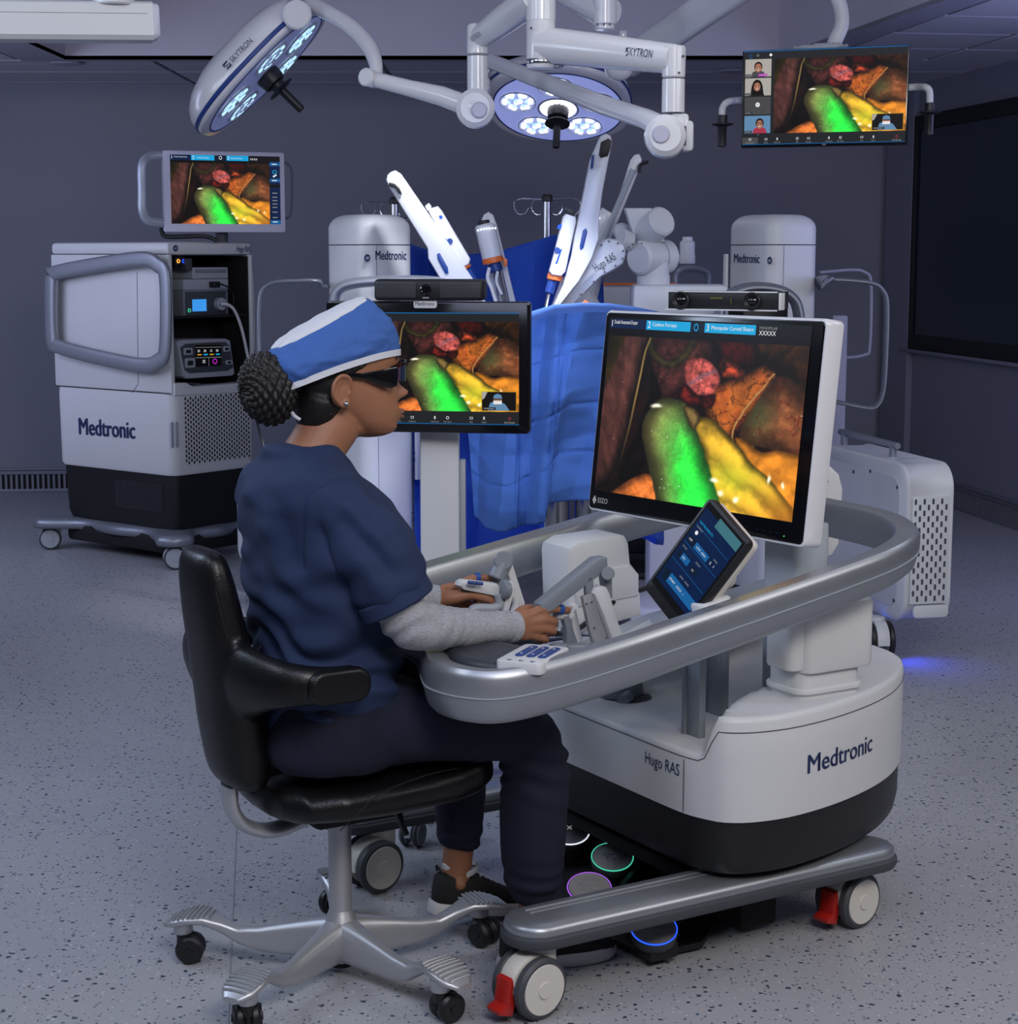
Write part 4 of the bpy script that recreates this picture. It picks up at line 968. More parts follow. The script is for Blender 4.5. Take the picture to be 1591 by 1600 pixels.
# base: local angles of the five arms
g = G(); g.lathe([(.018, .30), (.0225, .305), (.0235, .335), (.0235, .34), (.012, .345)], 28)
g = G(); g.lathe([(.0235, .10), (.0235, .315), (.022, .321), (.012, .323)], 28); col_ = build('column', g, alu, chair)
g = G(); g.lathe([(.011, .318), (.011, .36)], 16); build('gas_piston', g, steel, col_)
g = G(); g.lathe([(.02, .025), (.034, .03), (.042, .05), (.040, .09), (.032, .115), (.026, .128), (.0235, .135)], 28); hub = build('base_hub', g, alu, chair)
g = G(); g.lathe([(.022, .015), (.022, .04)], 16); build('hub_cap', g, blackm, hub)
for k in range(5):
    a_ = math.radians(26+72*k)-CA; M = Matrix.Rotation(a_, 4, 'Z')
    g = G(); nodes = [(.012, .114, .034, .046), (.05, .110, .026, .042), (.11, .104, .019, .034), (.17, .099, .016, .026), (.215, .104, .016, .018), (.25, .122, .020, .014), (.285, .138, .032, .011), (.32, .137, .040, .010), (.35, .128, .036, .009), (.372, .120, .018, .006)]
    R = []
    for x, z, w, h in nodes:
        z -= .040
        R.append([Vector((x, w*math.copysign(abs(math.cos(t))**.7, math.cos(t)), z+h*math.copysign(abs(math.sin(t))**.7, math.sin(t)))) for t in [2*math.pi*j/20 for j in range(20)]])
    RS = []
    for i in range(len(R)-1):
        for s_ in (0, .33, .66): RS.append([R[i][j].lerp(R[i+1][j], s_) for j in range(20)])
    RS.append(R[-1]); g.rings(RS, M); leg = build('base_arm', g, alu, chair, ang=50)
    g = G()
    for j in range(9):
        x = .274+.0105*j; w = .037*math.sqrt(max(.1, 1-((x-.318)/.056)**2)); z = np.interp(x, [.25, .285, .32, .35, .372], [.097, .1095, .1075, .0975, .087])
        g.tube([(x, -w, z-.001), (x, -w*.5, z+.001), (x, w*.5, z+.001), (x, w, z-.001)], .0026, 6, M=M)
    build('tread_rib', g, alu, leg)
    ya_ = [1.9, .4, 2.6, 4.4, 3.2][k]
    cc_ = (.322*math.cos(a_), .322*math.sin(a_)); cs_ = caster(chair, cc_[0], cc_[1], ya_, .029, .021, black, black, black, None, gap=.008, top=.070, name='caster')
    g = G(); tq = Matrix.Translation((cc_[0], cc_[1], 0)) @ Matrix.Rotation(ya_, 4, 'Z') @ Matrix.Translation((.0145, 0, 0)); g.lathe([(.018, .062), (.020, .065), (.021, .090)], 20, tq); build('caster_cup', g, alu, leg)
# seat
g = G()
S = [(-.205, .05, .40, .012), (-.195, .12, .402, .03), (-.165, .175, .405, .04), (-.10, .205, .410, .046), (0, .215, .412, .05), (.08, .212, .414, .052), (.15, .208, .418, .056), (.205, .195, .424, .056), (.245, .165, .428, .048), (.262, .09, .428, .026)]
R = []
for x, w, zc, h in S:
    ring_ = []
    for j in range(40):
        t = 2*math.pi*j/40; y = w*math.copysign(abs(math.cos(t))**.6, math.cos(t)); z = zc+h*math.copysign(abs(math.sin(t))**.8, math.sin(t)); z -= .012*math.exp(-(y/.06)**2)*(math.sin(t) > 0); ring_.append(Vector((x+.02, y, z)))
    R.append(ring_)
g.rings(R)
seat = soft('seat', g, leather, chair, .006, 6)
g = G()
for sy in (-1, 1): g.tube(smooth_path([(-.10, sy*.212, .375), (-.07, sy*.226, .405), (-.02, sy*.228, .44), (.08, sy*.222, .458), (.16, sy*.205, .456)], 6), .0012, 5)
sm_ = build('seat_seam', g, blackm, seat)
g = G(); g.box((.02, 0, .347), (.20, .13, .045), .015); build('mechanism', g, blackm, chair)
g = G(); g.tube([(.07, -.06, .365), (.09, -.085, .34), (.10, -.10, .30)], [.009, .008, .006], 10); build('height_lever', g, blackg, chair)
g = G(); P = smooth_path([(-.235, 0, .43), (-.232, 0, .385), (-.205, 0, .345), (-.15, 0, .325), (-.09, 0, .335), (-.04, 0, .36)], 5)
g.tube(P, 1, 12, up=(0, 1, 0), prof=[(.014*math.cos(t), .030*math.sin(t)) for t in [2*math.pi*k/12 for k in range(12)]]); build('back_bracket', g, alu, chair, ang=60)
# back with its two wings
g = G(); bs = [(.428, -.205, .034, .065), (.46, -.214, .050, .085), (.54, -.224, .055, .096), (.62, -.234, .053, .102), (.70, -.248, .048, .102), (.78, -.262, .044, .096), (.85, -.273, .038, .088), (.888, -.277, .028, .074), (.900, -.277, .012, .05)]
sections(g, bs, 32, 2.5)
for sy in (-1, 1):
    limb(g, [(-.235, sy*.02, .655, .040, .090), (-.238, sy*.10, .66, .036, .076), (-.226, sy*.175, .668, .030, .054), (-.195, sy*.225, .670, .027, .042), (-.14, sy*.248, .668, .024, .036), (-.085, sy*.252, .668, .022, .034)], up=(-.6, sy*.8, 0))
back = soft('backrest', g, leather, chair, .006, 8)
g = G()
for sy in (-1, 1):
    g.tube(smooth_path([(-.286, sy*.070, .87), (-.285, sy*.088, .82), (-.268, sy*.096, .74), (-.24, sy*.10, .70)], 6), .0014, 5)
    g.tube(smooth_path([(-.225, sy*.150, .735), (-.245, sy*.138, .70), (-.252, sy*.13, .65), (-.24, sy*.13, .60)], 6), .0014, 5)
build('back_seam', g, blackm, back)
for sy in (-1, 1):
    g = G(); X = Matrix.Translation((-.122, sy*.264, .668)); g.prism(rrect(.125, .066, .031, 8), -.013, .013, X @ Matrix.Rotation(math.pi/2, 4, 'X'), .010, 4); build('arm_pad', g, leather, chair)
g = G(); g.ball((-.262, -.035, .50), .020, 16, 8, (.35, .6, 1.2)); build('back_knob', g, blackg, back)
# ------------------------------------------------------------------ the surgeon
PO = CO+ax*(-.24); PO.z = 0
person = thing('person', 'person in blue cap, dark glasses and navy scrubs, seated with both hands on the controllers', 'person', PO, CA)
def cr(tab, z):
    a_ = np.array(tab, float); return float(np.interp(z, a_[:, 0], a_[:, 1]))
XF = [(1.096, .070), (1.099, .092), (1.105, .107), (1.114, .1145), (1.122, .115), (1.127, .1145), (1.133, .117), (1.140, .1195), (1.150, .1195), (1.165, .116), (1.185, .112), (1.205, .110), (1.222, .110), (1.235, .114), (1.248, .119), (1.262, .118), (1.285, .106), (1.305, .088), (1.325, .060), (1.338, .035), (1.345, .01)]
XB = [(1.096, .045), (1.11, .02), (1.13, -.01), (1.15, -.045), (1.17, -.07), (1.20, -.088), (1.24, -.097), (1.28, -.09), (1.31, -.07), (1.33, -.04), (1.345, -.005)]
WW = [(1.096, .012), (1.099, .026), (1.106, .040), (1.118, .050), (1.13, .056), (1.15, .062), (1.17, .0665), (1.19, .0695), (1.215, .071), (1.24, .073), (1.27, .073), (1.30, .065), (1.325, .047), (1.338, .03), (1.345, .008)]
def bump_(z, z0, s): return math.exp(-((z-z0)/s)**2)
def head_ring(z, off=0.0, lim=None, n=96):
    xf, xb, w = cr(XF, z)+off, cr(XB, z)-off, cr(WW, z)+off; xc = xb+(xf-xb)*.52; R = []
    for k in range(n):
        t = 2*math.pi*k/n; c, s_ = math.cos(t), math.sin(t)
        e = 2.35 if c > 0 else 2.05
        x = xc+((xf-xc) if c > 0 else (xc-xb))*math.copysign(abs(c)**(2/e), c); y = w*math.copysign(abs(s_)**(2/e), s_)
        if c > 0 and off == 0:
            nose = .030*bump_(z, 1.180, .0105)*math.exp(-(y/.0145)**2)+.016*bump_(z, 1.194, .014)*math.exp(-(y/.010)**2)+.010*bump_(z, 1.212, .014)*math.exp(-(y/.010)**2)
            nose += .015*bump_(z, 1.177, .0085)*math.exp(-((abs(y)-.014)/.0075)**2)
            lips = .0135*bump_(z, 1.1445, .0050)*math.exp(-(y/.019)**2)+.0135*bump_(z, 1.1325, .0054)*math.exp(-(y/.018)**2)+.006*bump_(z, 1.139, .014)*math.exp(-(y/.023)**2)
            lips -= .004*bump_(z, 1.1388, .0014)*math.exp(-(y/.018)**2)
            chin = .006*bump_(z, 1.112, .010)*math.exp(-(y/.018)**2)
            sock = -.013*bump_(z, 1.222, .012)*math.exp(-((abs(y)-.032)/.015)**2); brow = .003*bump_(z, 1.241, .008)*math.exp(-((abs(y)-.028)/.020)**2)
            cheek = .005*bump_(z, 1.188, .02)*math.exp(-((abs(y)-.042)/.018)**2)
            x += nose+lips+chin+sock+brow+cheek
        if lim is not None: x = min(x, lim)
        R.append(Vector((x, y, z)))
    return R
g = G(); zs_ = list(np.arange(1.0965, 1.245, .0022))+list(np.arange(1.246, 1.345, .006))
g.rings([head_ring(z) for z in zs_])
limb(g, [(-.085, 0, 1.00, .070, .066), (-.068, 0, 1.05, .060, .060), (-.045, 0, 1.09, .054, .056), (-.015, 0, 1.13, .054, .056), (0, 0, 1.17, .052, .055)], 28)
limb(g, [(.02, 0, 1.125, .045, .030), (.06, 0, 1.113, .030, .016), (.078, 0, 1.110, .020, .010)], 20)
# torso under the clothes
TS = [(.50, -.03, .12, .165), (.56, -.04, .11, .165), (.64, -.045, .10, .145), (.72, -.035, .105, .145), (.80, -.025, .115, .15), (.88, -.025, .11, .155), (.94, -.04, .10, .16), (.99, -.06, .085, .16), (1.03, -.07, .065, .12), (1.055, -.07, .05, .07)]
sections(g, TS, 32, 2.2)
ARMS = {-1: [(-.06, -.155, .985), (-.025, -.205, .88), (.022, -.232, .775), (.15, -.205, .742), (.288, -.172, .724)], 1: [(-.06, .155, .985), (-.025, .205, .88), (.030, .232, .775), (.16, .20, .745), (.296, .158, .722)]}
def arm_nodes(s_, rs, k0=0, k1=5): return [(*ARMS[s_][i], rs[i], rs[i]) for i in range(k0, k1)]
for s_ in (-1, 1): limb(g, arm_nodes(s_, [.045, .040, .036, .034, .024]), 20)
LEGS = {-1: [(-.08, -.095, .545), (.06, -.115, .545), (.20, -.135, .530), (.325, -.150, .500), (.352, -.150, .42), (.348, -.150, .30), (.350, -.150, .19), (.352, -.150, .09)], 1: [(-.08, .095, .545), (.06, .115, .545), (.20, .128, .530), (.315, .130, .500), (.340, .130, .42), (.335, .130, .30), (.335, .130, .20), (.322, .130, .10)]}
for s_ in (-1, 1):
    limb(g, [(*p, r, r) for p, r in zip(LEGS[s_][:4], (.07, .066, .056, .048))], 20)
    limb(g, [(*p, r, r) for p, r in zip([LEGS[s_][3]]+LEGS[s_][4:], (.048, .048, .046, .034, .033))], 20)
    a0 = LEGS[s_][-1]; limb(g, [(a0[0]-.03, a0[1], a0[2]-.03, .028, .03), (a0[0]+.03, a0[1], .06, .034, .032), (a0[0]+.10, a0[1], .042, .036, .022), (a0[0]+.14, a0[1], .038, .030, .016)], 18)
    g.ball((a0[0]-.004, a0[1]-.030, a0[2]+.005), .014, 10, 8); 
# hands
def finger(pts, r0, r1): limb(g, [(*p, r0+(r1-r0)*i/(len(pts)-1), r0+(r1-r0)*i/(len(pts)-1)) for i, p in enumerate(pts)], 14, 4)
HN = dict(w=(.285, -.170, .725),
    K=[(.352, -.163, .748), (.362, -.168, .730), (.358, -.168, .712), (.348, -.163, .696)],
    Fg=[[(.378, -.160, .748), (.405, -.155, .744), (.432, -.150, .738)], [(.388, -.160, .722), (.402, -.143, .712), (.388, -.124, .710)], [(.385, -.162, .703), (.394, -.145, .694), (.378, -.128, .694)], [(.370, -.158, .687), (.380, -.143, .680), (.366, -.130, .682)]],
    T=[(.310, -.146, .732), (.338, -.128, .742), (.368, -.122, .742), (.392, -.124, .736)])
HF = dict(w=(.296, .158, .722),
    K=[(.358, .166, .748), (.364, .173, .731), (.360, .174, .713), (.350, .170, .698)],
    Fg=[[(.385, .165, .757), (.412, .162, .758), (.440, .156, .754)], [(.392, .166, .722), (.400, .150, .708), (.386, .134, .704)], [(.384, .168, .700), (.390, .152, .686), (.372, .138, .684)], [(.368, .164, .688), (.374, .148, .676), (.358, .136, .676)]],
    T=[(.322, .134, .728), (.356, .120, .734), (.390, .114, .724), (.422, .112, .708)])
for H in (HN, HF):
    w = Vector(H['w'])
    for i, (K, Fg) in enumerate(zip(H['K'], H['Fg'])):
        K = Vector(K); b = w.lerp(K, .15)+Vector((0, 0, .006-.005*i))
        limb(g, [(*b, .014, .014), (*w.lerp(K, .6), .0125, .013), (*K, .0108, .0108)], 14)
        r = [.0088, .0092, .0088, .0078][i]; finger([tuple(K)]+Fg, r+.001, r*.80)
    m_ = sum((Vector(k) for k in H['K']), Vector())/4
    sgn_ = 1 if w.y < 0 else -1
    limb(g, [(*w, .022, .026), (*w.lerp(m_, .5), .014, .032), (*w.lerp(m_, .9), .010, .028)], 18, up=(0, 1, 0))
    T = H['T']; limb(g, [(*w.lerp(Vector(T[0]), .3), .017, .017), (*T[0], .0155, .0155), (*T[1], .0120, .0120), (*T[2], .0105, .0105), (*T[3], .0082, .0082)], 14)
# ears
for s_ in (-1, 1):
    y = s_*.072
    hel = smooth_path([(-.016, y, 1.196), (-.014, y+s_*.006, 1.212), (-.024, y+s_*.010, 1.222), (-.040, y+s_*.012, 1.222), (-.052, y+s_*.012, 1.208), (-.053, y+s_*.011, 1.192), (-.044, y+s_*.009, 1.176), (-.032, y+s_*.007, 1.166), (-.024, y+s_*.004, 1.164), (-.018, y+s_*.002, 1.172), (-.017, y, 1.18)], 4)
    g.tube(hel, .0042, 8)
    ih = smooth_path([(-.022, y+s_*.004, 1.210), (-.034, y+s_*.007, 1.214), (-.043, y+s_*.008, 1.203), (-.043, y+s_*.008, 1.190), (-.034, y+s_*.006, 1.180)], 4); g.tube(ih, .0034, 8)
    g.ball((-.034, y+s_*.001, 1.192), .024, 16, 10, (.85, .28, 1.2)); g.ball((-.025, y+s_*.006, 1.169), .0085, 10, 8, (1, .7, 1.1)); g.ball((-.0165, y+s_*.004, 1.190), .005, 8, 6, (.8, .8, 1.3))
body = soft('body', g, skin_m, person, .0029, 2, fac=.4)
for zl, rl, hw_ in ((1.1440, .0042, .021), (1.1330, .0050, .019)):
    g = G(); Pq = []
    for yq in np.linspace(-hw_, hw_, 11):
        rg_ = head_ring(zl); vq = min(rg_, key=lambda v: abs(v.y-yq)+(9 if v.x < .05 else 0)); Pq.append(Vector((vq.x-.0030, yq, zl-.0035*(abs(yq)/hw_)**2*(1 if zl > 1.139 else -1))))
    g.tube(smooth_path(Pq, 3), [rl*max(.35, 1-(abs(p.y)/hw_)**3) for p in smooth_path(Pq, 3)], 10); build('lip', g, lip_m, person)
# lips tint, nails, brow
def patch_from(zlo, zhi, ylim, off, name, m):
    R = []
    for z in np.linspace(zlo, zhi, 7):
        rg_ = [v for v in head_ring(z) if v.x > .07 and abs(v.y) < ylim]; rg_.sort(key=lambda v: v.y); R.append(rg_)
    n = min(len(r) for r in R); g = G(); VV = []; 
    for r in R: VV += [v+Vector((off, 0, 0)) for v in r[:n]]
    for r in R: VV += [v-Vector((.004, 0, 0)) for v in r[:n]]
    o_ = len(R)*n; fs = []
    for i in range(len(R)-1):
        for j in range(n-1): fs.append((i*n+j, i*n+j+1, (i+1)*n+j+1, (i+1)*n+j))
    g.add(VV[:o_], fs); return build(name, g, m, person)
for s_, K in ((-1, HN), (1, HF)):
    e = Vector(K['Fg'][0][-1]); d = (e-Vector(K['Fg'][0][-2])).normalized()
    g = G(); g.ball(e+d*.002+Vector((0, -.001, .0052)), .006, 12, 8, (1.25, .85, .45)); build('fingernail', g, nail_m, person)
    t = Vector(K['T'][-1]); g = G(); g.ball(t+Vector((.001, -.0055 if s_ > 0 else .0055, .001)), .0065, 12, 8, (1.25, .45, .85)); build('fingernail', g, nail_m, person)
    # blue finger strap
    a_, b_ = Vector(K['Fg'][0][0]), Vector(K['Fg'][0][1]); c = b_.lerp(Vector(K['Fg'][0][2]), .15 if s_ < 0 else -.4); dd = (Vector(K['Fg'][0][2])-a_).normalized()
    g = G(); g.tube([c-dd*.0055, c-dd*.0045, c+dd*.0045, c+dd*.0055], [.0092, .0103, .0103, .0092], 20); build('finger_strap', g, blue_strap, person)
# ---- clothes
def folds(amp, s, st, seed):
    def f(co, no):
        P = co*np.array(st); return amp*(vn3(P, s, seed)+.5*vn3(P, s*2.1, seed+1)-.15*np.abs(vn3(P, s*1.3, seed+2)))
    return f
g = G(); TC_ = [(.515, -.03, .142, .186), (.56, -.042, .132, .182), (.64, -.045, .120, .168), (.72, -.032, .130, .170), (.78, -.026, .148, .180), (.85, -.024, .155, .188), (.91, -.036, .148, .192), (.96, -.054, .132, .190), (1.0, -.068, .116, .182), (1.035, -.078, .092, .145), (1.062, -.080, .076, .100), (1.086, -.086, .066, .072)]
sections(g, TC_, 40, 2.25)
for s_ in (-1, 1):
    A_ = ARMS[s_]; q1 = Vector(A_[1]).lerp(Vector(A_[2]), .42)
    limb(g, [(A_[0][0]-.005, A_[0][1]-s_*.04, A_[0][2]-.01, .060, .052), (A_[0][0], A_[0][1]+s_*.01, A_[0][2]-.02, .064, .056), (A_[1][0], A_[1][1], A_[1][2]+.02, .064, .058), (*q1, .066, .060)], 24, up=(1, 0, 0))
def scrub_disp(co, no):
    x, y, z = co[:, 0], co[:, 1], co[:, 2]
    d = .011*vn3(co*np.array([1, .7, 1.6]), 8, 5)+.006*vn3(co*np.array([1.2, 1, 2.0]), 17, 6)
    # diagonal tension folds from the armpit and sag folds at the waist
    w = np.exp(-((z-.70)/.12)**2); d += .008*w*np.sin((z*1.0+.35*x+.09*vn3(co, 7, 8))*85)
    f_ = np.abs(y)-.150-.12*(z-1.0); d += .006-.006*np.exp(-(f_/.005)**2)*(z > .87); w2 = np.exp(-((z-.90)/.09)**2)*np.exp(-((x+.11)/.09)**2); d += .009*w2*np.sin((x*1.0+.55*z+.05*vn3(co, 7, 9))*95)
    return d
top = soft('scrub_top', g, scrub_m, person, .0052, 5, scrub_disp)
g = G(); P = []
for k in range(28): t = 2*math.pi*k/28; P.append((-.062+.060*math.cos(t), .061*math.sin(t), 1.074-.30*(.060*math.cos(t))))
g.tube(P, .0042, 8, True); build('neckline', g, scrub_m, top)
for s_ in (-1, 1):  # hem of the short sleeve and shoulder seam
    A_ = ARMS[s_]; q1 = Vector(A_[1]).lerp(Vector(A_[2]), .60); dd = (Vector(A_[2])-Vector(A_[1])).normalized()
    Mh = frame(q1, Vector((1, 0, 0))-dd*dd.x, dd.cross(Vector((1, 0, 0)))); g = G()
    R = [[Mh @ Vector((.071*k_*math.cos(t), .068*k_*math.sin(t), zz)) for t in [2*math.pi*j/28 for j in range(28)]] for k_, zz in ((.90, -.02), (1.02, -.012), (1.03, .012), (.98, .016), (.92, .010), (.88, -.01))]
    g.rings(R, None, False); build('sleeve_hem', g, scrub_m, top)
# grey long sleeves
for s_ in (-1, 1):
    A_ = ARMS[s_]; q0 = Vector(A_[1]).lerp(Vector(A_[2]), .15); g = G()
    limb(g, [(*q0, .052, .052), (*Vector(A_[1]).lerp(Vector(A_[2]), .6), .051, .050), (A_[2][0]+.004, A_[2][1], A_[2][2]-.004, .049, .048), (A_[2][0]+.06, A_[2][1]*.97, A_[2][2]-.020, .045, .043), (*A_[3], .041, .038), (*Vector(A_[3]).lerp(Vector(A_[4]), .5), .035, .032), (*Vector(A_[3]).lerp(Vector(A_[4]), .93), .031, .030)], 24)
    def sd(co, no, c=Vector(A_[2])):
        r = np.linalg.norm(co-np.array(c), axis=1); w = np.exp(-(r/.09)**2)
        return .0022*vn3(co*np.array([2.5, 1, 1]), 16, 12)+.003*w*np.sin((co[:, 0]*.9-co[:, 2]*.7+.05*vn3(co, 12, 3))*150)
    sl_o = soft('sleeve', g, heather_m, person, .004, 4, sd)
    e = Vector(A_[3]).lerp(Vector(A_[4]), .97); dd = (Vector(A_[4])-Vector(A_[3])).normalized(); g = G()
    g.tube([e-dd*.012, e-dd*.009, e+dd*.006, e+dd*.008, e+dd*.004], [.0300, .0318, .0312, .0296, .026], 28); build('cuff', g, heather_m, sl_o)
# trousers
g = G(); sections(g, [(.47, -.05, .12, .17), (.50, -.045, .145, .195), (.55, -.04, .145, .20), (.60, -.045, .130, .185), (.64, -.045, .118, .170)], 36, 2.3)
for s_ in (-1, 1):
    L_ = LEGS[s_]
    limb(g, [(*L_[0], .095, .085), (L_[1][0], L_[1][1], L_[1][2]+.002, .092, .080), (L_[2][0], L_[2][1], L_[2][2]+.003, .082, .074), (*L_[3], .066, .066)], 26)
    rr = (.064, .068, .066, .058, .052) if s_ < 0 else (.060, .060, .055, .050, .044)
    ks = [L_[3], L_[4], L_[5], L_[6], (L_[6][0]+.002, L_[6][1], .170 if s_ < 0 else .195)]
    limb(g, [(*p, r, r) for p, r in zip(ks, rr)], 26)
def pd_(co, no):
    z = co[:, 2]; d = .004*vn3(co*np.array([1, 1, .8]), 10, 15)+.002*vn3(co, 24, 16)
    d += .0045*np.exp(-((z-.44)/.06)**2)*(co[:, 0] > .2)*np.sin((z+.4*co[:, 0]+.04*vn3(co, 9, 2))*150)+.003*np.exp(-((z-.17)/.05)**2)*np.sin(z*180+3*vn3(co, 8, 7)); return d
tr = soft('trousers', g, pant_m, person, .0055, 5, pd_)
# shoes
def shoe(ox, oy, pitch, yaw):
    M = Matrix.Translation((ox, oy, 0)) @ Matrix.Rotation(yaw, 4, 'Z') @ Matrix.Translation((.17, 0, .0)) @ Matrix.Rotation(pitch, 4, 'Y') @ Matrix.Translation((-.17, 0, 0))
    S_ = [(-.072, .016, .07, .022), (-.066, .026, .092, .020), (-.045, .034, .098, .016), (-.01, .036, .092, .014), (.03, .037, .088, .014), (.07, .040, .072, .014), (.11, .044, .056, .014), (.145, .042, .046, .016), (.170, .032, .038, .020), (.182, .016, .030, .024)]
    g = G(); R = []
    for x, w, h, z0 in S_: R.append([Vector((x, w*math.copysign(abs(math.cos(t))**.8, math.cos(t)), z0+(h-z0)*(.5+.5*math.copysign(abs(math.sin(t))**.7, math.sin(t))))) for t in [2*math.pi*k/24 for k in range(24)]])
    g.rings(R, M); sh = build('shoe', g, shoe_m, person, ang=70)
    g = G(); O = smooth_path([(-.080, 0, 0), (-.072, .026, 0), (-.03, .036, 0), (.04, .036, 0), (.11, .046, 0), (.16, .038, 0), (.190, 0, 0), (.16, -.038, 0), (.11, -.046, 0), (.04, -.036, 0), (-.03, -.036, 0), (-.072, -.026, 0)], 4, True)
    g.rings([[Vector((v.x*k, v.y*k, z)) for v in O] for k, z in ((.93, .002), (.99, .005), (1.0, .014), (.985, .026), (.96, .030))], M); build('sole', g, sole_m, sh)
    for k in range(5):
        x = .028+.016*k; z = .090-.0075*k; g = G(); g.tube([(x-.004, -.028, z-.014), (x, -.012, z+.001), (x, .012, z+.001), (x-.004, .028, z-.014)], .0017, 6, M=M); build('lace', g, sole_m, sh)
    g = G(); g.tube(smooth_path([(-.068, .012, .095), (-.078, 0, .108), (-.068, -.012, .095)], 4), .003, 6, M=M); build('heel_loop', g, black, sh)
    g = G(); R = [[M @ Vector((-.018+.042*k_*math.cos(t), .031*k_*math.sin(t), z_+.012*abs(math.cos(t)))) for t in [2*math.pi*j/24 for j in range(24)]] for k_, z_ in ((1.0, .088), (1.03, .098), (.97, .102), (.9, .094))]
    g.rings(R, None, False); build('sock', g, sole_m, person)
shoe(.352, -.150, 0, math.radians(-6)); shoe(.335, .130, math.radians(9), math.radians(2))
# cap
def ring_cap(c, d1, a_, b_, dz, n=128):
    d1 = Vector(d1).normalized(); return [Vector(c)+d1*(a_*math.copysign(abs(math.cos(2*math.pi*k/n))**.86, math.cos(2*math.pi*k/n)))+Vector((0, b_*math.copysign(abs(math.sin(2*math.pi*k/n))**.86, math.sin(2*math.pi*k/n)), 0))+UP*dz for k in range(n)]
c0 = Vector((-.007, 0, 1.230)); d0 = Vector((.252, 0, .064)); c1 = Vector((-.040, 0, 1.320)); d1_ = Vector((.205, 0, .098))
RR = []
for i in range(31):
    t = i/30; c = c0.lerp(c1, t); d = d0.lerp(d1_, t); a_ = .131*(1-t)+.106*t+.017*math.sin(math.pi*t)**.8; b_ = .0815*(1-t)+.042*t+.020*math.sin(math.pi*t)
    r_ = ring_cap(c, d, a_, b_, 0)
    out = []
    for k, v in enumerate(r_):
        an = 2*math.pi*k/128; rn = 1-abs(noise.noise(Vector((v.x*16+2, v.y*16, v.z*30)))*2.2); pl_n = .0030*math.sin(an*11+1.7*math.sin(3*t+an))*t*t+(.0055*noise.noise(Vector((v.x*20, v.y*20, v.z*34)))+.0035*max(0, rn)**3+.002*noise.noise(Vector((v.x*60, v.y*60, v.z*60))))*min(1, t*6)
        o_ = (v-c); o_.normalize(); out.append(v+o_*pl_n+UP*(.017*(1-t)*math.sin(an)**2))
    RR.append(out)
g = G(); g.rings(RR, None, False); cap = build('surgical_cap', g, cap_m, person, ang=70)
g = G(); last = RR[-1]; Rc = []
for s_, h in ((1.0, 0), (.97, .003), (.88, .006), (.70, .008), (.45, .009), (.2, .010), (.02, .010)): Rc.append([c1+(v-c1)*s_+Vector((-.3*h, 0, h)) for v in last])
g.rings(Rc, None, True); build('cap_crown', g, capw_m, cap, ang=70, label='white crown of the cap')
g = G(); b0_ = RR[0]; g.tube([v+(v-c0).normalized()*.0012-UP*.001 for v in b0_], 1, closed=True, up=(0, 0, 1), prof=[(-.0022, -.006), (.0022, -.006), (.0022, .006), (-.0022, .006)]); build('cap_band', g, capw_m, cap)
g = G()
for s_ in (-1, 1): g.tube(smooth_path([(-.128, s_*.012, 1.20), (-.124, s_*.03, 1.17), (-.112, s_*.03, 1.15), (-.10, s_*.035, 1.14)], 4), .0035, 6)
build('cap_tie', g, capw_m, cap)
# hair
g = G(); LIM = [(1.125, -.055), (1.15, -.040), (1.18, -.034), (1.205, -.022), (1.225, -.004), (1.24, .02), (1.27, .05)]
g.rings([head_ring(z, .0035, cr(LIM, z)) for z in np.arange(1.140, 1.275, .004)])
limb(g, [(-.058, 0, 1.135, .046, .034), (-.052, 0, 1.15, .055, .042), (-.045, 0, 1.17, .062, .048)], 20)
soft('hair', g, hair_m, person, .004, 2, lambda co, no: .0012*vn3(co, 60, 2))
g = G(); bc = Vector((-.150, 0, 1.198)); n_, m_ = 120, 90; R = []
for i in range(m_+1):
    ph = math.pi*(i+.3)/(m_+.6); row = []
    for k in range(n_):
        th = 2*math.pi*k/n_; sp_ = ph*14+th*1.0; br = .0085*(abs(math.sin(th*7+ph*9))*abs(math.sin(th*7-ph*9)))**.6+.0012*math.sin(th*60+ph*40)
        r = 1+(br-.003)/.06; ux = math.cos(ph); uy = math.sin(ph)*math.cos(th); uz = math.sin(ph)*math.sin(th)
        row.append(bc+Vector((ux*.052*r-.006*uz, uy*.056*r, uz*.066*r)))
    R.append(row)
g.rings(R); build('hair_bun', g, hair_m, person, ang=80)
# glasses
gl = G()
def py(u, v, y): return onpl(u, v, PO+bx*y, bx)
plate(gl, [(545, 583), (566, 583), (600, 577), (620, 573), (623, 579), (621, 603), (612, 607), (596, 603), (570, 593), (548, 590)], PO+bx*(-.082), bx, .004, .0012)
far_ = [(p[0], p[1]) for p in []]
glo = build('glasses', gl, blackg, person, world=True)
def arc(y): return .133-.062*(abs(y)/.080)**2.6
g = G(); ys = np.linspace(-.080, .080, 25)
def wrap(z0, z1, off):
    R = []
    for y in ys:
        x = arc(y)+off; k_ = 1-.35*(abs(y)/.08)**3; zc_ = 1.222; h0 = (z0-zc_)*k_; h1 = (z1-zc_)*k_; nb_ = .008*math.exp(-(y/.012)**2)
        R.append([Vector((x, y, zc_+h0+nb_)), Vector((x-.0035, y, zc_+h0+nb_)), Vector((x-.0035, y, zc_+h1)), Vector((x, y, zc_+h1))])
    return R
g.rings(wrap(1.205, 1.241, 0)); build('lens', g, mat('tinted_lens', (.01, .03, .08), .06), glo)
g = G(); g.rings(wrap(1.239, 1.246, .002)); build('brow_bar', g, blackg, glo)
g = G(); g.box((.035, .082, 1.226), (.10, .004, .022), .001); build('temple', g, blackg, glo)
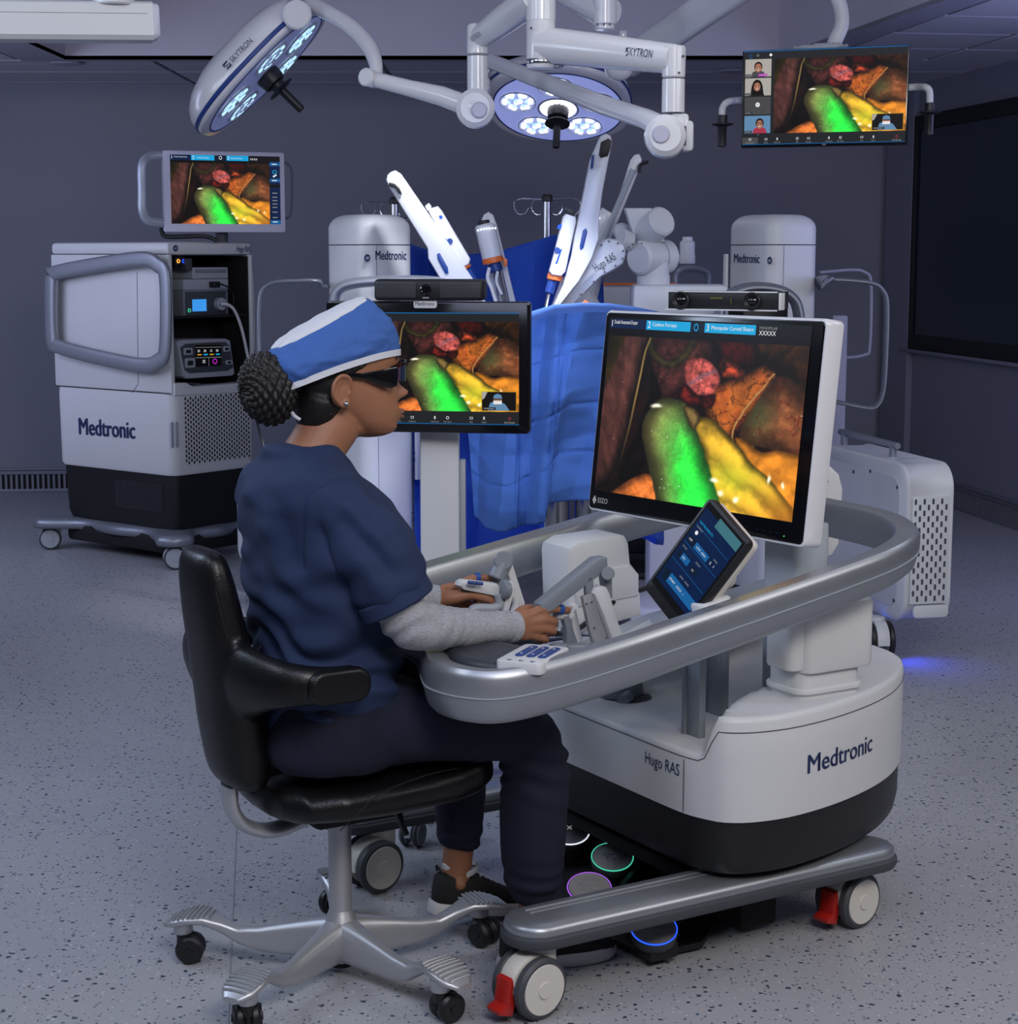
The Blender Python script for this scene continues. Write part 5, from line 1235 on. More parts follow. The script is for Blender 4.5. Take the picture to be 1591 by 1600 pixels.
q = py(541, 631, -.084); g = G(); I_ = inv(person); e_ = I_ @ q; g.ball(e_, .0052, 16, 12); build('earring', g, steel, person)
q = I_ @ py(611, 553, -.045)
g = G(); g.tube(smooth_path([(.094, -.058, 1.250), (.107, -.045, 1.2575), (.116, -.030, 1.258), (.121, -.018, 1.254)], 5), [.0015]*16, 6); build('eyebrow', g, hair_m, person)
# ------------------------------------------------------------------ imaging tower on the left
def rot(d): r = math.radians(d); return Vector((math.cos(r), math.sin(r), 0))
TP = at(272, 745, 8.28); TP.z = 0; TA = math.radians(52); tx, ty_ = rot(52), rot(142)
tw = thing('equipment_tower', 'tall white and black wheeled equipment cart with open instrument shelves at far left', 'cart', TP, TA)
def L_(u, v, off=0): return onpl(u, v, TP-tx*off, tx)      # left side plane (x = -off)
def Rf(u, v, off=0): return onpl(u, v, TP-ty_*off, ty_)    # front plane (y = -off)
I_t = inv(tw)
def zof(w): return w.z
zt0 = L_(272, 383).z; zseam = L_(272, 397).z; zmid = L_(272, 616).z; zbot = L_(272, 745).z; zblk = L_(272, 805).z
DX, DY = .53, .85
g = G(); g.box((DX/2, DY/2, (zseam+zt0+.01)/2), (DX, DY, zt0+.02-zseam), .02); lid = build('lid', g, white, tw)
g = G(); g.box((.012, DY/2, (zseam+zmid)/2), (.024, DY, zseam-zmid-.004), .006); build('side_panel', g, white, tw)
g = G(); g.box((DX-.010, DY/2, (zseam+zmid)/2), (.020, DY, zseam-zmid-.004), .006); build('side_panel', g, white, tw)
g = G(); g.box((DX/2, .5, (zseam+zmid)/2), (DX-.05, .02, zseam-zmid-.01), 0); g.box((DX/2, .26, (zseam+zmid)/2-.0), (DX-.05, .012, .3), 0); build('rear_liner', g, blackm, tw)
g = G(); g.box((DX/2, DY-.01, (zseam+zmid)/2), (DX-.02, .02, zseam-zmid-.01), .004); build('rear_panel', g, white, tw)
g = G(); g.box((DX/2, .25, L_(272, 497).z), (DX-.05, .46, .012), 0); build('shelf', g, black, tw)
g = G(); g.box((.028, .26, (zseam+zmid)/2), (.006, .5, zseam-zmid-.02), 0); g.box((DX-.024, .26, (zseam+zmid)/2), (.006, .5, zseam-zmid-.02), 0); build('shelf_lining', g, blackm, tw)
S = []
O = [(v[0]+DX/2, v[1]+DY/2) for v in rrect(DX, DY, .05, 6)]
def scaled(O, k, cx, cy): return [(cx+(x-cx)*k[0], cy+(y-cy)*k[1]) for x, y in O]
g = G(); g.rings([[Vector((x, y, z)) for x, y in scaled(O, k, DX/2, DY/2)] for k, z in (((.97, .98), zbot), ((1, 1), zbot+.015), ((1.01, 1.006), zmid-.03), ((1, 1), zmid-.002), ((.98, .99), zmid))]); lb = build('lower_cabinet', g, white, tw)
g = G(); g.rings([[Vector((x, y, z)) for x, y in scaled(O, k, DX/2, DY/2)] for k, z in (((.86, .90), .14), ((.93, .95), .20), ((.955, .97), zbot-.02), ((.96, .975), zbot+.005))]); build('black_plinth', g, black, tw)
# black undertray
g = G(); g.prism([(-.0, .06), (.06, -.0), (DX-.06, 0), (DX, .06), (DX, DY-.06), (DX-.06, DY), (.06, DY), (0, DY-.06)], .05, .15, None, .02); build('undertray', g, blackm, tw)
# silver lobed bumper
def lobes(k):
    P = []
    cor = [(0, 0, 225), (DX, 0, 315), (DX, DY, 45), (0, DY, 135)]
    for i, (x, y, a_) in enumerate(cor):
        c = Vector((x, y, 0))+rot(a_)*.045
        for t in (-75, -40, 0, 40, 75): p = c+rot(a_+t)*(.075+k); P.append((p.x, p.y, 0))
        nx, ny, _ = cor[(i+1) % 4]; m = Vector(((x+nx)/2, (y+ny)/2, 0)); ou = rot(a_+45)
        for f_ in (.22, .5, .78): q = Vector((x, y, 0)).lerp(Vector((nx, ny, 0)), f_)+ou*(-.018 if f_ != .5 else .012)+ou*k; P.append((q.x, q.y, 0))
    return smooth_path(P, 4, True)
g = G(); g.rings([[Vector((v.x, v.y, z)) for v in lobes(k)] for k, z in ((-.02, .108), (.010, .112), (.018, .130), (.014, .150), (-.005, .160), (-.05, .163))]); build('bumper', g, silver_d, tw, ang=60)
for (x, y) in ((-.045, -.045), (DX+.03, -.04), (-.04, DY+.03), (DX+.03, DY+.03)):
    f = caster(tw, x, y, math.radians(-40), .055, .022, white, dgrey, lgrey, None, gap=.03, top=.125)
    g = G(); M = Matrix.Translation((x, y, 0)) @ Matrix.Rotation(math.radians(-40), 4, 'Z'); g.lathe([(.034, .112), (.036, .116), (.034, .120)], 20, M @ Matrix.Translation((.035, 0, 0))); build('ring', g, yellow, f)
# loop handle on the left side
cpx = [(84, 427), (150, 414), (221, 405), (246, 414), (258, 435), (258, 542), (247, 564), (221, 571), (153, 558), (93, 542), (80, 528), (79, 436)]
P = smooth_path([I_t @ L_(u, v, .055) for u, v in cpx], 6, True)
g = G(); g.tube(P, 1, closed=True, up=(1, 0, 0), prof=[(.036*math.copysign(abs(math.cos(t))**.7, math.cos(t)), .014*math.copysign(abs(math.sin(t))**.7, math.sin(t))) for t in [2*math.pi*k/14 for k in range(14)]]); hl = build('side_handle', g, silver_d, tw, ang=60)
g = G()
for u, v in ((150, 416), (153, 556)): p = I_t @ L_(u, v, .055); g.cyl(p, p+Vector((.06, 0, 0)), .014)
build('handle_standoff', g, silver_d, hl)
P = smooth_path([(DX+.01, .10, zseam-.03), (DX+.06, .10, zseam-.05), (DX+.075, .10, zseam-.13), (DX+.075, .10, zseam-.42), (DX+.05, .10, zseam-.50), (DX+.0, .10, zseam-.52)], 6)
g = G(); g.tube(P, 1, up=(0, 1, 0), prof=[(.012*math.cos(t), .028*math.sin(t)) for t in [2*math.pi*k/12 for k in range(12)]]); build('side_handle', g, silver_d, tw, ang=60)
# panel joints
g = G()
for a_, b_ in (((214, 425), (216, 600)), ((216, 600), (206, 614))): g.tube([I_t @ L_(*a_, .001), I_t @ L_(*b_, .001)], .0012, 4)
g.tube([Vector((-.002, 0.005, zmid)), Vector((-.002, DY-.005, zmid))], .002, 4); g.tube([Vector((-.001, 0.01, zseam)), Vector((-.001, DY-.01, zseam))], .0016, 4)
build('panel_joint', g, seam_m, tw)
# instruments on the upper shelf
def fbox(name, x0, v0, x1, v1, y0, dep, m, par, r=.003):
    a_, b_ = I_t @ Rf(x0, v0, -y0), I_t @ Rf(x1, v1, -y0); g = G(); g.box(((a_.x+b_.x)/2, y0+dep/2, (a_.z+b_.z)/2), (abs(b_.x-a_.x), dep, abs(a_.z-b_.z)), r); return build(name, g, m, par)
rk = fbox('recorder_unit', 300, 418, 356.5, 435, .05, .3, lgrey, tw)
fbox('front_strip', 306, 421, 354, 426, .045, .006, grey_p, rk)
rk2 = fbox('camera_control_unit', 286, 436.5, 357, 452, .05, .3, lgrey, tw)
fbox('plug', 333, 440, 345, 449, .02, .03, black, rk2, .004)
rk3 = fbox('light_source_unit', 286, 453.5, 357, 493, .05, .3, grey_p, tw)
fbox('unit_front', 290, 456, 354, 492, .046, .005, dgrey, rk3); fbox('unit_screen', 301, 468, 323, 486, .043, .004, emit('small_screen_blue', srgb(60, 150, 235), 1.0), rk3, 0)
c = I_t @ Rf(345, 475, -.03); g = G(); g.cyl(c+Vector((0, .02, 0)), c-Vector((0, .012, 0)), .030, 24, .003); g.cyl(c, c-Vector((0, .03, 0)), .010, 12); build('light_connector', g, lgrey, rk3)
fbox('switch_box', 291, 404, 301, 422, .03, .06, dgrey, tw)
sb = fbox('switch_plate', 274, 401, 291, 416, .05, .02, black, tw)
for (u, v, m) in ((278.7, 408, amber), (287, 408, bled)):
    c = I_t @ Rf(u, v, -.046); g = G(); g.rings([[c+Vector((r*math.cos(t), dy, r*1.0*math.sin(t))) for t in [2*math.pi*k/20 for k in range(20)]] for r, dy in ((.0095, 0), (.0085, -.003), (.0065, -.003), (.0065, 0))], None, False, True); build('push_ring', g, m, sb)
c = I_t @ Rf(296, 485, -.040); g = G(); g.rings([[c+Vector((r*math.cos(t), dy, r*math.sin(t))) for t in [2*math.pi*k/20 for k in range(20)]] for r, dy in ((.0095, 0), (.0085, -.003), (.0065, -.003), (.0065, 0))], None, False, True); build('push_ring', g, gled, rk3)
g = G(); g.tube(smooth_path([I_t @ Rf(u, v, o) for u, v, o in ((345, 475, -.01), (356, 476, .01), (367, 486, .015), (378, 515, .01), (388, 560, .01), (393, 575, .01))], 6), .0075, 8); build('light_cable', g, white, tw)
g = G(); g.tube(smooth_path([I_t @ Rf(u, v, o) for u, v, o in ((345, 444, 0), (355, 448, .0), (363, 458, -.02), (365, 470, -.02), (364, 490, -.03))], 6), .004, 8); build('signal_cable', g, black, tw)
# energy generator below
gm_ = [I_t @ Rf(u, v, -.03) for u, v in ((276, 534), (284, 531), (353, 529), (360, 532), (367, 583), (364, 587), (292, 592), (286, 588))]
g = G(); g.prism([(p.x, p.z) for p in gm_], -.22, 0, Matrix.Translation((0, .03, 0)) @ Matrix.Rotation(math.pi/2, 4, 'X'), .006); gen = build('energy_generator', g, lgrey, tw)
gm_ = [I_t @ Rf(u, v, -.03) for u, v in ((281, 543), (290, 537), (350, 534), (358, 540), (363, 574), (355, 579), (296, 583), (288, 578))]
g = G(); g.prism([(p.x, p.z) for p in gm_], 0, .004, Matrix.Translation((0, .028, 0)) @ Matrix.Rotation(math.pi/2, 4, 'X'), .001); build('generator_face', g, dgrey, gen)
O_ = Rf(326, 555.5, -.018); Mg = frame(O_, Rf(346, 555, -.018)-O_, UP); wq = (Rf(346, 555, -.018)-Rf(306, 556, -.018)).length; hq = (Rf(326, 539, -.018)-Rf(326, 572, -.018)).length
U = UI(Mg, wq, hq, [e_black, e_white, e_gold, e_cyan, e_mag, e_grey]); U.rect(0, 0, 1, 1, e_black)
for k, x in enumerate((.06, .30, .54, .78)): U.text(x, .28, ['20', '20', '15', '30'][k], .16, e_white, 2); U.rect(x, .42, x+.16, .48, e_gold if k % 2 == 0 else e_cyan, 2)
U.rect(0, .1, 1, .115, e_grey, 1); U.rect(0, .58, 1, .60, e_grey, 1); U.text(.25, .78, '25', .2, e_white, 2); U.ringm(.74, .78, .09, .13, e_mag, 2); U.rect(.5, .6, .51, 1, e_grey, 1)
U.done(gen, 'generator_screen')
for (u, v, w, h) in ((292, 549, 7, 5), (295, 567, 8, 7), (352, 545, 5, 4), (356, 566, 5, 3)):
    c0_, c1_ = I_t @ Rf(u-w, v-h, -.03), I_t @ Rf(u+w, v+h, -.03); g = G(); g.prism(rrect(abs(c1_.x-c0_.x), abs(c0_.z-c1_.z), .006, 3), .0, .008, Matrix.Translation(((c0_.x+c1_.x)/2, .027, (c0_.z+c1_.z)/2)) @ Matrix.Rotation(math.pi/2, 4, 'X'), .001); s_o = build('socket', g, lgrey, gen)
    g = G(); g.prism(rrect(abs(c1_.x-c0_.x)*.55, abs(c0_.z-c1_.z)*.5, .003, 3), .0, .009, Matrix.Translation(((c0_.x+c1_.x)/2, .027, (c0_.z+c1_.z)/2)) @ Matrix.Rotation(math.pi/2, 4, 'X'), .0005); build('socket_hole', g, blackm, s_o)
# ledge under the generator
P = [I_t @ Rf(u, v, .004) for u, v in ((272, 599), (290, 598), (300, 604), (372, 599), (396, 597), (397, 612), (272, 618))]
g = G(); g.prism([(p.x, p.z) for p in P], 0, .10, Matrix.Translation((0, .09, 0)) @ Matrix.Rotation(math.pi/2, 4, 'X'), .003); build('front_ledge', g, white, tw)
# perforated door: oblong holes
def slots(name, parent, P0, X, Z, n, cols, rows, px, pz, w, h, skip=None, m=blackm):
    g = G()
    for j in range(rows):
        for i in range(cols):
            if skip and skip(i, j): continue
            c = P0+X*(px*(i+.5*(j % 2)))-Z*(pz*j)+n*.0008; o_ = rrect(w, h, w*.49, 2)
            g.add([c+X*x+Z*y for x, y in o_], [tuple(range(len(o_)))])
    o = build(name, g, m, parent, flat=True); o['kind'] = 'stuff'; return o
c0 = I_t @ Rf(291, 623, .012); c1 = I_t @ Rf(397, 623, .012)
slots('vent_slot', lb, Vector((c0.x, -.0045, c0.z)), Vector((1, 0, 0)), UP, Vector((0, -1, 0)), 13, 28, (c1.x-c0.x)/13.5, .0112, .0095, .0150)
g = G(); P0_ = I_t @ Rf(278, 695, .002); 
for x_ in (-.008, .02): g.prism(rrect(.018, .12, .006, 3), 0, .004, Matrix.Translation((x_+.0, -.003, .62)) @ Matrix.Rotation(math.pi/2, 4, 'X'), .001)
build('door_latch', g, lgrey, lb)
slots('plinth_slot', lb, Vector((-.0+.009, .10, zbot-.05)), Vector((0, 1, 0)), UP, Vector((-1, 0, 0)), 24, 14, .014, .0095, .006, .007, m=dgrey)
# lettering
g = G(); Mx = frame(L_(122, 667, .004), L_(211, 674, .004)-L_(122, 667, .004), UP); [text_geo(g, 'Medtronic', (L_(160, 655, .004)-L_(160, 684, .004)).length*1.28, Mx @ Matrix.Translation((k_*.0035, k_*.0012, .0001*k_))) for k_ in (-1, 0, 1)]
mw = max(v[0] for v in [tuple(Mx.inverted() @ Vector(p)) for p in g.v]); k_ = (L_(211, 674, .004)-L_(122, 667, .004)).length/mw
g.v = [tuple(Mx @ Matrix.Diagonal((k_, 1, 1, 1)) @ (Mx.inverted() @ Vector(p))) for p in g.v]; build('maker_name', g, blue_ink, tw, world=True, flat=True)
def fit_text(s, A, B, h, n_off, parent, m=blue_ink, name='lettering', bold=.0003, up=UP):
    """lettering starting at A and ending at B, letter height h"""
    Mx = frame(A, B-A, up); g = G()
    for k_ in ((-.5, 0, .5) if h > .017 and s == 'Medtronic' else (0,)): text_geo(g, s, h*1.38, Mx @ Matrix.Translation((k_*h*.05, k_*h*.02, .00005*(k_+1))), ext=.0002)
    Iv = Mx.inverted(); L = [Iv @ Vector(p) for p in g.v]; x0 = min(p.x for p in L); x1 = max(p.x for p in L); k_ = (B-A).length/(x1-x0)
    g.v = [tuple(Mx @ Vector(((p.x-x0)*k_, p.y, p.z))) for p in L]; return build(name, g, m, parent, world=True, flat=True)
fit_text('Hugo RAS', Rf(370, 389, .004), Rf(393, 390, .004), .028, 0, tw)
def emblem(c, X, up, r, parent, m=blue_ink, mb=white):
    Mx = frame(c, X, up); g = G(); g.lathe([(r, 0), (r, .001), (.0001, .001)], 24, Mx); e = build('emblem', g, m, parent, world=True)
    g = G()
    for x, h in ((-.45, .6), (-.1, 1.1), (.3, .8)): g.tube([Mx @ Vector((x*r, -h*r*.5, .0014)), Mx @ Vector((x*r+.1*r, h*r*.3, .0014)), Mx @ Vector((x*r+.3*r, h*r*.35, .0014))], r*.07, 5)
    build('emblem_mark', g, mb, e, world=True)
emblem(Rf(274.5, 388, .004), tx, UP, .014, tw)
# tower monitor
MTc = at(352, 300, 8.55); Mtm = frame(MTc, rot(21), UP+Vector((0, .0, 0)))
tmw, tmh = .575, .375
g = G(); g.prism(rrect(tmw, tmh, .012, 4), -.05, 0, Mtm, .005); tm = build('tower_screen', g, mat('lavender_white_plastic', (.60, .60, .70), .4), tw, world=True, label='white-framed monitor on top of the cart')
U = UI(Mtm, tmw*.905, tmh*.845, [e_black, e_navy, e_cyan, e_white, e_grey, e_blue, e_navy2]); U.M = Mtm @ Matrix.Translation((.004, .010, 0)); U.rect(0, 0, 1, 1, e_black)
U.rect(0, 0, .19, .075, e_navy, 1); U.rect(.19, 0, .40, .075, e_cyan, 1); U.rect(.40, 0, .51, .075, e_navy2, 1); U.rect(.51, 0, .71, .075, e_cyan, 1)
U.text(.005, .038, '1', .07, e_white, 2); U.text(.035, .03, 'Double Fenestrated', .024, e_white, 2); U.text(.198, .038, '2', .07, e_white, 2); U.text(.24, .038, 'Cadiere Forceps', .027, e_white, 2); U.text(.515, .038, '3', .07, e_white, 2); U.text(.545, .04, 'Monopolar Shears', .024, e_white, 2)
U.ringm(.455, .036, .014, .026, e_white, 2); U.text(.725, .05, 'XXXX', .04, e_white, 2)
U.rect(.905, .07, 1, 1, e_navy, 1); U.rect(.905, .09, 1, .14, e_blue, 2); U.rect(.905, .33, 1, .375, e_blue, 2); U.rect(.905, .94, 1, 1, e_blue, 2); U.rect(.905, .41, 1, .46, e_black, 2)
for y in (.115, .355, .54, .60, .65, .70, .75, .82, .90, .965): U.rect(.925, y-.006, .97, y+.006, e_white if y in (.115, .355, .965) else e_grey, 3)
U.ringm(.95, .23, .02, .03, e_cyan, 3); U.poly([(.93, .29), (.965, .26), (.97, .28), (.94, .31)], e_white, 3)
U.done(tm)
picture(tm, U.M, tmw*.905*.90, tmh*.845*.885, -tmw*.905*.05, -tmh*.845*.0575+.0)
fit_text('ELO', Mtm @ Vector((-.008, -tmh/2+.014, .001)), Mtm @ Vector((.010, -tmh/2+.014, .001)), .010, 0, tm, white)
def hand_loop(P, prf, name, par, m, upv, closed=False):
    g = G(); g.tube(smooth_path(P, 6, closed), 1, up=upv, prof=prf, closed=closed); return build(name, g, m, par, world=True, ang=60)
pr1 = [(.022*math.cos(t), .018*math.sin(t)) for t in [2*math.pi*k/12 for k in range(12)]]
def tmp(x, y, z=-.03): return Mtm @ Vector((x, y, z))
hand_loop([tmp(-tmw/2+.02, .165), tmp(-tmw/2-.05, .16, -.02), tmp(-tmw/2-.095, .12, .0), tmp(-tmw/2-.10, 0, .0), tmp(-tmw/2-.10, -.09, .0), tmp(-tmw/2-.07, -.135, -.01), tmp(-tmw/2+.02, -.145)], pr1, 'screen_handle', tm, mat('pale_handle', (.42, .46, .52), .35, metal=.3), (0, -1, 0))
pr2 = [(.006*math.cos(t), .02*math.sin(t)) for t in [2*math.pi*k/12 for k in range(12)]]
hand_loop([tmp(tmw/2-.01, .15), tmp(tmw/2+.03, .13), tmp(tmw/2+.042, .08), tmp(tmw/2+.035, -.08), tmp(tmw/2+.02, -.115), tmp(tmw/2-.01, -.12)], pr2, 'screen_handle', tm, silver_d, (0, -1, 0))
g = G(); b_ = Mtm @ Vector((0, 0, -.10)); g.cyl((b_.x, b_.y, zt0), (b_.x, b_.y, b_.z), .03, 16); g.box(Mtm @ Vector((0, 0, -.075)), (.12, .06, .12), .01); build('screen_arm', g, dgrey, tw, world=True)
g = G(); g.tube(smooth_path([at(258, 345, 8.55), at(254, 352, 8.5), at(253, 362, 8.5), at(262, 370, 8.5), at(310, 369, 8.5), at(328, 371, 8.5), at(340, 377, 8.5)], 6), .011, 8); build('screen_cable', g, black, tw, world=True)
# ------------------------------------------------------------------ arm carts
tube_pr = [(.008*math.cos(t), .014*math.sin(t)) for t in [2*math.pi*k/12 for k in range(12)]]
def cart(u, Yc, deg, wx_, wy_, lab, vtop=335, seam_v=382, rr=.055):
    P = at(u, 400, Yc); P.z = 0; r = math.radians(deg); rt = thing('robotic_arm_cart', lab, 'cart', P, r)
    top = at(u, vtop, Yc+.1).z; g = G(); R = []
    c = (wx_/2, wy_/2)
    def ol(k, z): return [Vector((c[0]+x*k, c[1]+y*k, z)) for x, y in rrect(wx_, wy_, rr, 6)]
    zs = at(u, seam_v, Yc).z
    g.rings([ol(1, .14), ol(1, zs-.002)]); b = build('column', g, white, rt)
    g = G(); R = [ol(1, zs)]
    for k in range(8): t = k/7*math.pi/2; R.append([Vector((c[0]+x*(1-.0*t)-math.copysign(.055*(1-math.cos(t)), x)*min(1, abs(x)/.08), c[1]+y-math.copysign(.055*(1-math.cos(t)), y)*min(1, abs(y)/.08), top-.055+.055*math.sin(t))) for x, y in rrect(wx_, wy_, rr, 6)])
    g.rings(R); build('column_cap', g, white, rt, ang=60)
    g = G(); g.rings([[v+Vector((0, 0, 0)) for v in ol(1.003, zs-.003)], ol(1.003, zs+.001)], None, False); g.tube([Vector((.0+rr, -.0006, .2)), Vector((rr, -.0006, zs))], .0009, 4); build('seam', g, seam_m, b)
    return rt, P, rot(deg), rot(deg+90), top
cl_, CLP, clx, cly, ctop = cart(570, 6.9, 40, .245, .28, 'white column cart with lettering beside the left robotic arm, behind the surgeon')
def fl(u, v, off=.002): return onpl(u, v, CLP-cly*off, cly)
fit_text('Medtronic', fl(587, 399.5), fl(635, 399.5), .036, 0, cl_)
emblem(fl(574, 403), clx, UP, .014, cl_)
g = G(); g.box((.24, -.006, .84), (.02, .012, .55), .002); rul = build('height_scale', g, white, cl_)
g = G()
for v_ in (712, 806): p = inv(cl_) @ fl(646, v_, .013); g.box((p.x, -.013, p.z+.012), (.018, .001, .004), 0)
build('scale_mark', g, blue_ink, rul)
fit_text('40', fl(643, 719, .013), fl(649, 719, .013), .018, 0, cl_); fit_text('20', fl(643, 811, .013), fl(649, 811, .013), .018, 0, cl_)
g = G(); g.box((.12, .66, .30), (.24, .7, .36), .06, seg=3); build('base_box', g, white, cl_)
g = G(); g.box((.12, .25, .09), (.40, .95, .07), .03); build('base_skirt', g, black, cl_)
for x, y in ((-.05, -.15), (.30, -.15), (-.05, .65), (.30, .65)): caster(cl_, x, y, .3, .06, .022, dgrey, dgrey, lgrey, None, gap=.03, top=.10)
Yh = 7.1; g = G(); g.tube(smooth_path([at(512, 448, Yh), at(503, 447, Yh), at(496, 439, Yh-.1), at(465, 439, Yh-.1), at(430, 441, Yh-.1), at(411, 452, Yh-.1), at(405, 480, Yh-.1), at(405, 560, Yh-.1), at(406, 620, Yh-.1), at(420, 640, Yh-.1), at(460, 645, Yh-.1), at(520, 640, Yh)], 6), 1, up=(0, -1, 0), prof=tube_pr); build('tube_handle', g, silver_d, cl_, world=True)
g = G(); g.tube(smooth_path([at(521, 500, 6.72), at(522, 470, 6.72), at(530, 452, 6.72), at(552, 443, 6.72), at(600, 439, 6.72), at(660, 439, 6.72), at(700, 445, 6.72), at(715, 470, 6.72), at(716, 520, 6.72)], 6), 1, up=(0, -1, 0), prof=[(.020*math.cos(t)**1 if True else 0, .06*math.sin(t)) for t in [2*math.pi*k/14 for k in range(14)]]); g.cyl(at(640, 470, 6.76), at(640, 470, 6.95), .03, 12); build('arched_handle', g, silver_d, cl_, world=True, ang=60)
cr_, CRP, crx, cry, _ = cart(1207, 6.9, 30, .24, .30, 'white column cart with lettering and boxy rear unit, right of the large screen')
def frf(u, v, off=.002): return onpl(u, v, CRP-crx*off, crx)
fit_text('Medtronic', frf(1147, 404), frf(1187, 405), .036, 0, cr_)
emblem(frf(1203, 407, .004), -cry, UP, .014, cr_)
g = G(); g.box((-.006, .285, 1.0), (.012, .02, .9), .002); rul = build('height_scale', g, white, cr_)
Yh = 7.15
hp = smooth_path([at(1275, 444, Yh), at(1290, 441, Yh-.25), at(1302, 437, Yh-.25), at(1360, 442, Yh-.25), at(1380, 455, Yh-.25), at(1386, 480, Yh-.25), at(1384, 560, Yh-.25), at(1380, 610, Yh-.25), at(1371, 632, Yh-.25), at(1355, 637, Yh-.25), at(1305, 628, Yh-.2), at(1270, 626, Yh)], 6)
g = G(); g.tube(hp, 1, up=(0, -1, 0), prof=[(.0085*math.cos(t), .030*math.sin(t)) for t in [2*math.pi*k/14 for k in range(14)]]); build('tube_handle', g, silver_d, cr_, world=True)
g = G(); g.tube(smooth_path([at(1120, 560, 6.45), at(1122, 500, 6.45), at(1135, 465, 6.45), at(1165, 450, 6.45), at(1205, 450, 6.45), at(1235, 462, 6.45), at(1248, 490, 6.45), at(1250, 560, 6.45)], 6), 1, up=(0, -1, 0), prof=[(.018*math.cos(t), .075*math.sin(t)) for t in [2*math.pi*k/14 for k in range(14)]]); g.cyl(at(1190, 540, 6.5), at(1190, 540, 6.95), .03, 12); build('arched_handle', g, silver_d, cr_, world=True, ang=60)
g = G(); g.box(at(1190, 500, 6.55), (.19, .02, .24), .01); build('bracket_backing', g, black, cr_, world=True)
# rear unit
BP = at(1413, 900, 6.25); BP.z = 0; e1, e2 = rot(13), rot(103)   # e1 along the vent end, e2 along the long side
zb0, zb1 = .145, .715; bl_, bw = .80, .185
Mb = frame(BP+UP*0, e2, UP)   # x along long side, y up, z = e2 x UP = -e1?
sgz = 1 if Mb.to_3x3().col[2].dot(e1) > 0 else -1
def bo(k): return [(bl_/2+x, (zb0+zb1)/2+y) for x, y in rrect(bl_-2*k, zb1-zb0-2*k, .09-k, 7)]
g = G()
def brs(ks): return [[Mb @ Vector((x, y, sgz*z)) for x, y in bo(k)] for k, z in ks]
g.rings(brs([(.008, .0), (.0, .006), (0, .018), (.004, .022), (.004, bw-.022), (0, bw-.018), (0, bw-.006), (.008, bw)])); bx_o = build('rear_unit', g, white, cr_, world=True, ang=50)
g = G(); g.rings([[Mb @ Vector((x, y, sgz*z)) for x, y in [(bl_/2+a_, (zb0+zb1)/2+b_) for a_, b_ in rrect(bl_-.10, zb1-zb0-.10, .07, 6)]] for z in (-.003, .004)]); build('side_inset', g, white, bx_o, world=True)
g = G()
for x, y in ((.07, .63), (.30, .66), (.07, .22), (.45, .64)): p = Mb @ Vector((x, y, sgz*-.0035)); g.cyl(p, p-e1*.002, .007, 8)
build('screw', g, dgrey, bx_o, world=True)
# vent end: plate with rows of oblong holes
Pv = BP-e2*.0005
g = G(); Mv = frame(Pv+UP*0, e1, UP); 
g.prism(rrect(bw-.045, .385, .004, 2, bw/2, .41), -.004 if Mv.to_3x3().col[2].dot(-e2) > 0 else -.001, .003, Mv, .001); vp = build('vent_plate', g, white, bx_o, world=True)
g = G(); nV = -e2
for i in range(8):
    for j in range(9):
        x = .034+.0168*i; z = .585-.041*j-(.0205 if i % 2 else 0)
        c = Pv+e1*x+UP*z+nV*.0042; o_ = rrect(.0085, .021, .0041, 3); g.add([c+e1*a_+UP*b_ for a_, b_ in o_], [tuple(range(len(o_)))])
hs = build('vent_hole', g, dgrey, vp, world=True, flat=True); hs['kind'] = 'stuff'
g = G(); g.prism(rrect(bw-.05, .045, .016, 4, bw/2+.01, .19), -.002, .012, Mv, .004); build('lower_grip', g, white, bx_o, world=True)
g = G(); pr_ = [(.014*math.cos(t), .016*math.sin(t)) for t in [2*math.pi*k/12 for k in range(12)]]
hA = BP+e1*(bw*.45)+UP*.0
g.tube([hA+e2*.26+UP*.755, hA+e2*.50+UP*.757, hA+e2*.78+UP*.758], .012, 10); 
for y in (.30, .74): g.cyl(hA+e2*y+UP*.71, hA+e2*y+UP*.757, .014, 14)
build('top_handle', g, silver_d, bx_o, world=True)
fit_text('electrosurgery', hA+e2*.20+UP*.7155+e1*-.03, hA+e2*.20+UP*.7155+e1*.05, .008, 0, bx_o, up=e2)
g = G(); g.box((.1, .3, .08), (.5, .9, .06), .02); build('base_skirt', g, black, cr_)
Iw = inv(cr_); wpos = Iw @ atz(1372, 1030)
f = caster(cr_, wpos.x, wpos.y, math.radians(95-30), .070, .022, white, black, lgrey, None, gap=.045, top=.15)
for x, y in ((.0, .55), (.4, .6), (-.05, -.1)): caster(cr_, x, y, .3, .06, .022, dgrey, dgrey, lgrey, None, gap=.03, top=.10)
g = G(); pL = atz(1392, 1000, .11); pL = Vector((pL.x, 6.38, .128)); g.ball(pL, .016, 12, 8, (1.6, 1.6, .5)); build('under_light', g, emit('blue_lamp', (.03, .12, 1.0), 14), cr_, world=True)
spot('cart_under_light', pL+Vector((.03, -.02, -.02)), (1.62, 6.15, 0), 14, (.03, .07, 1.0), 120, 1.0, .03)
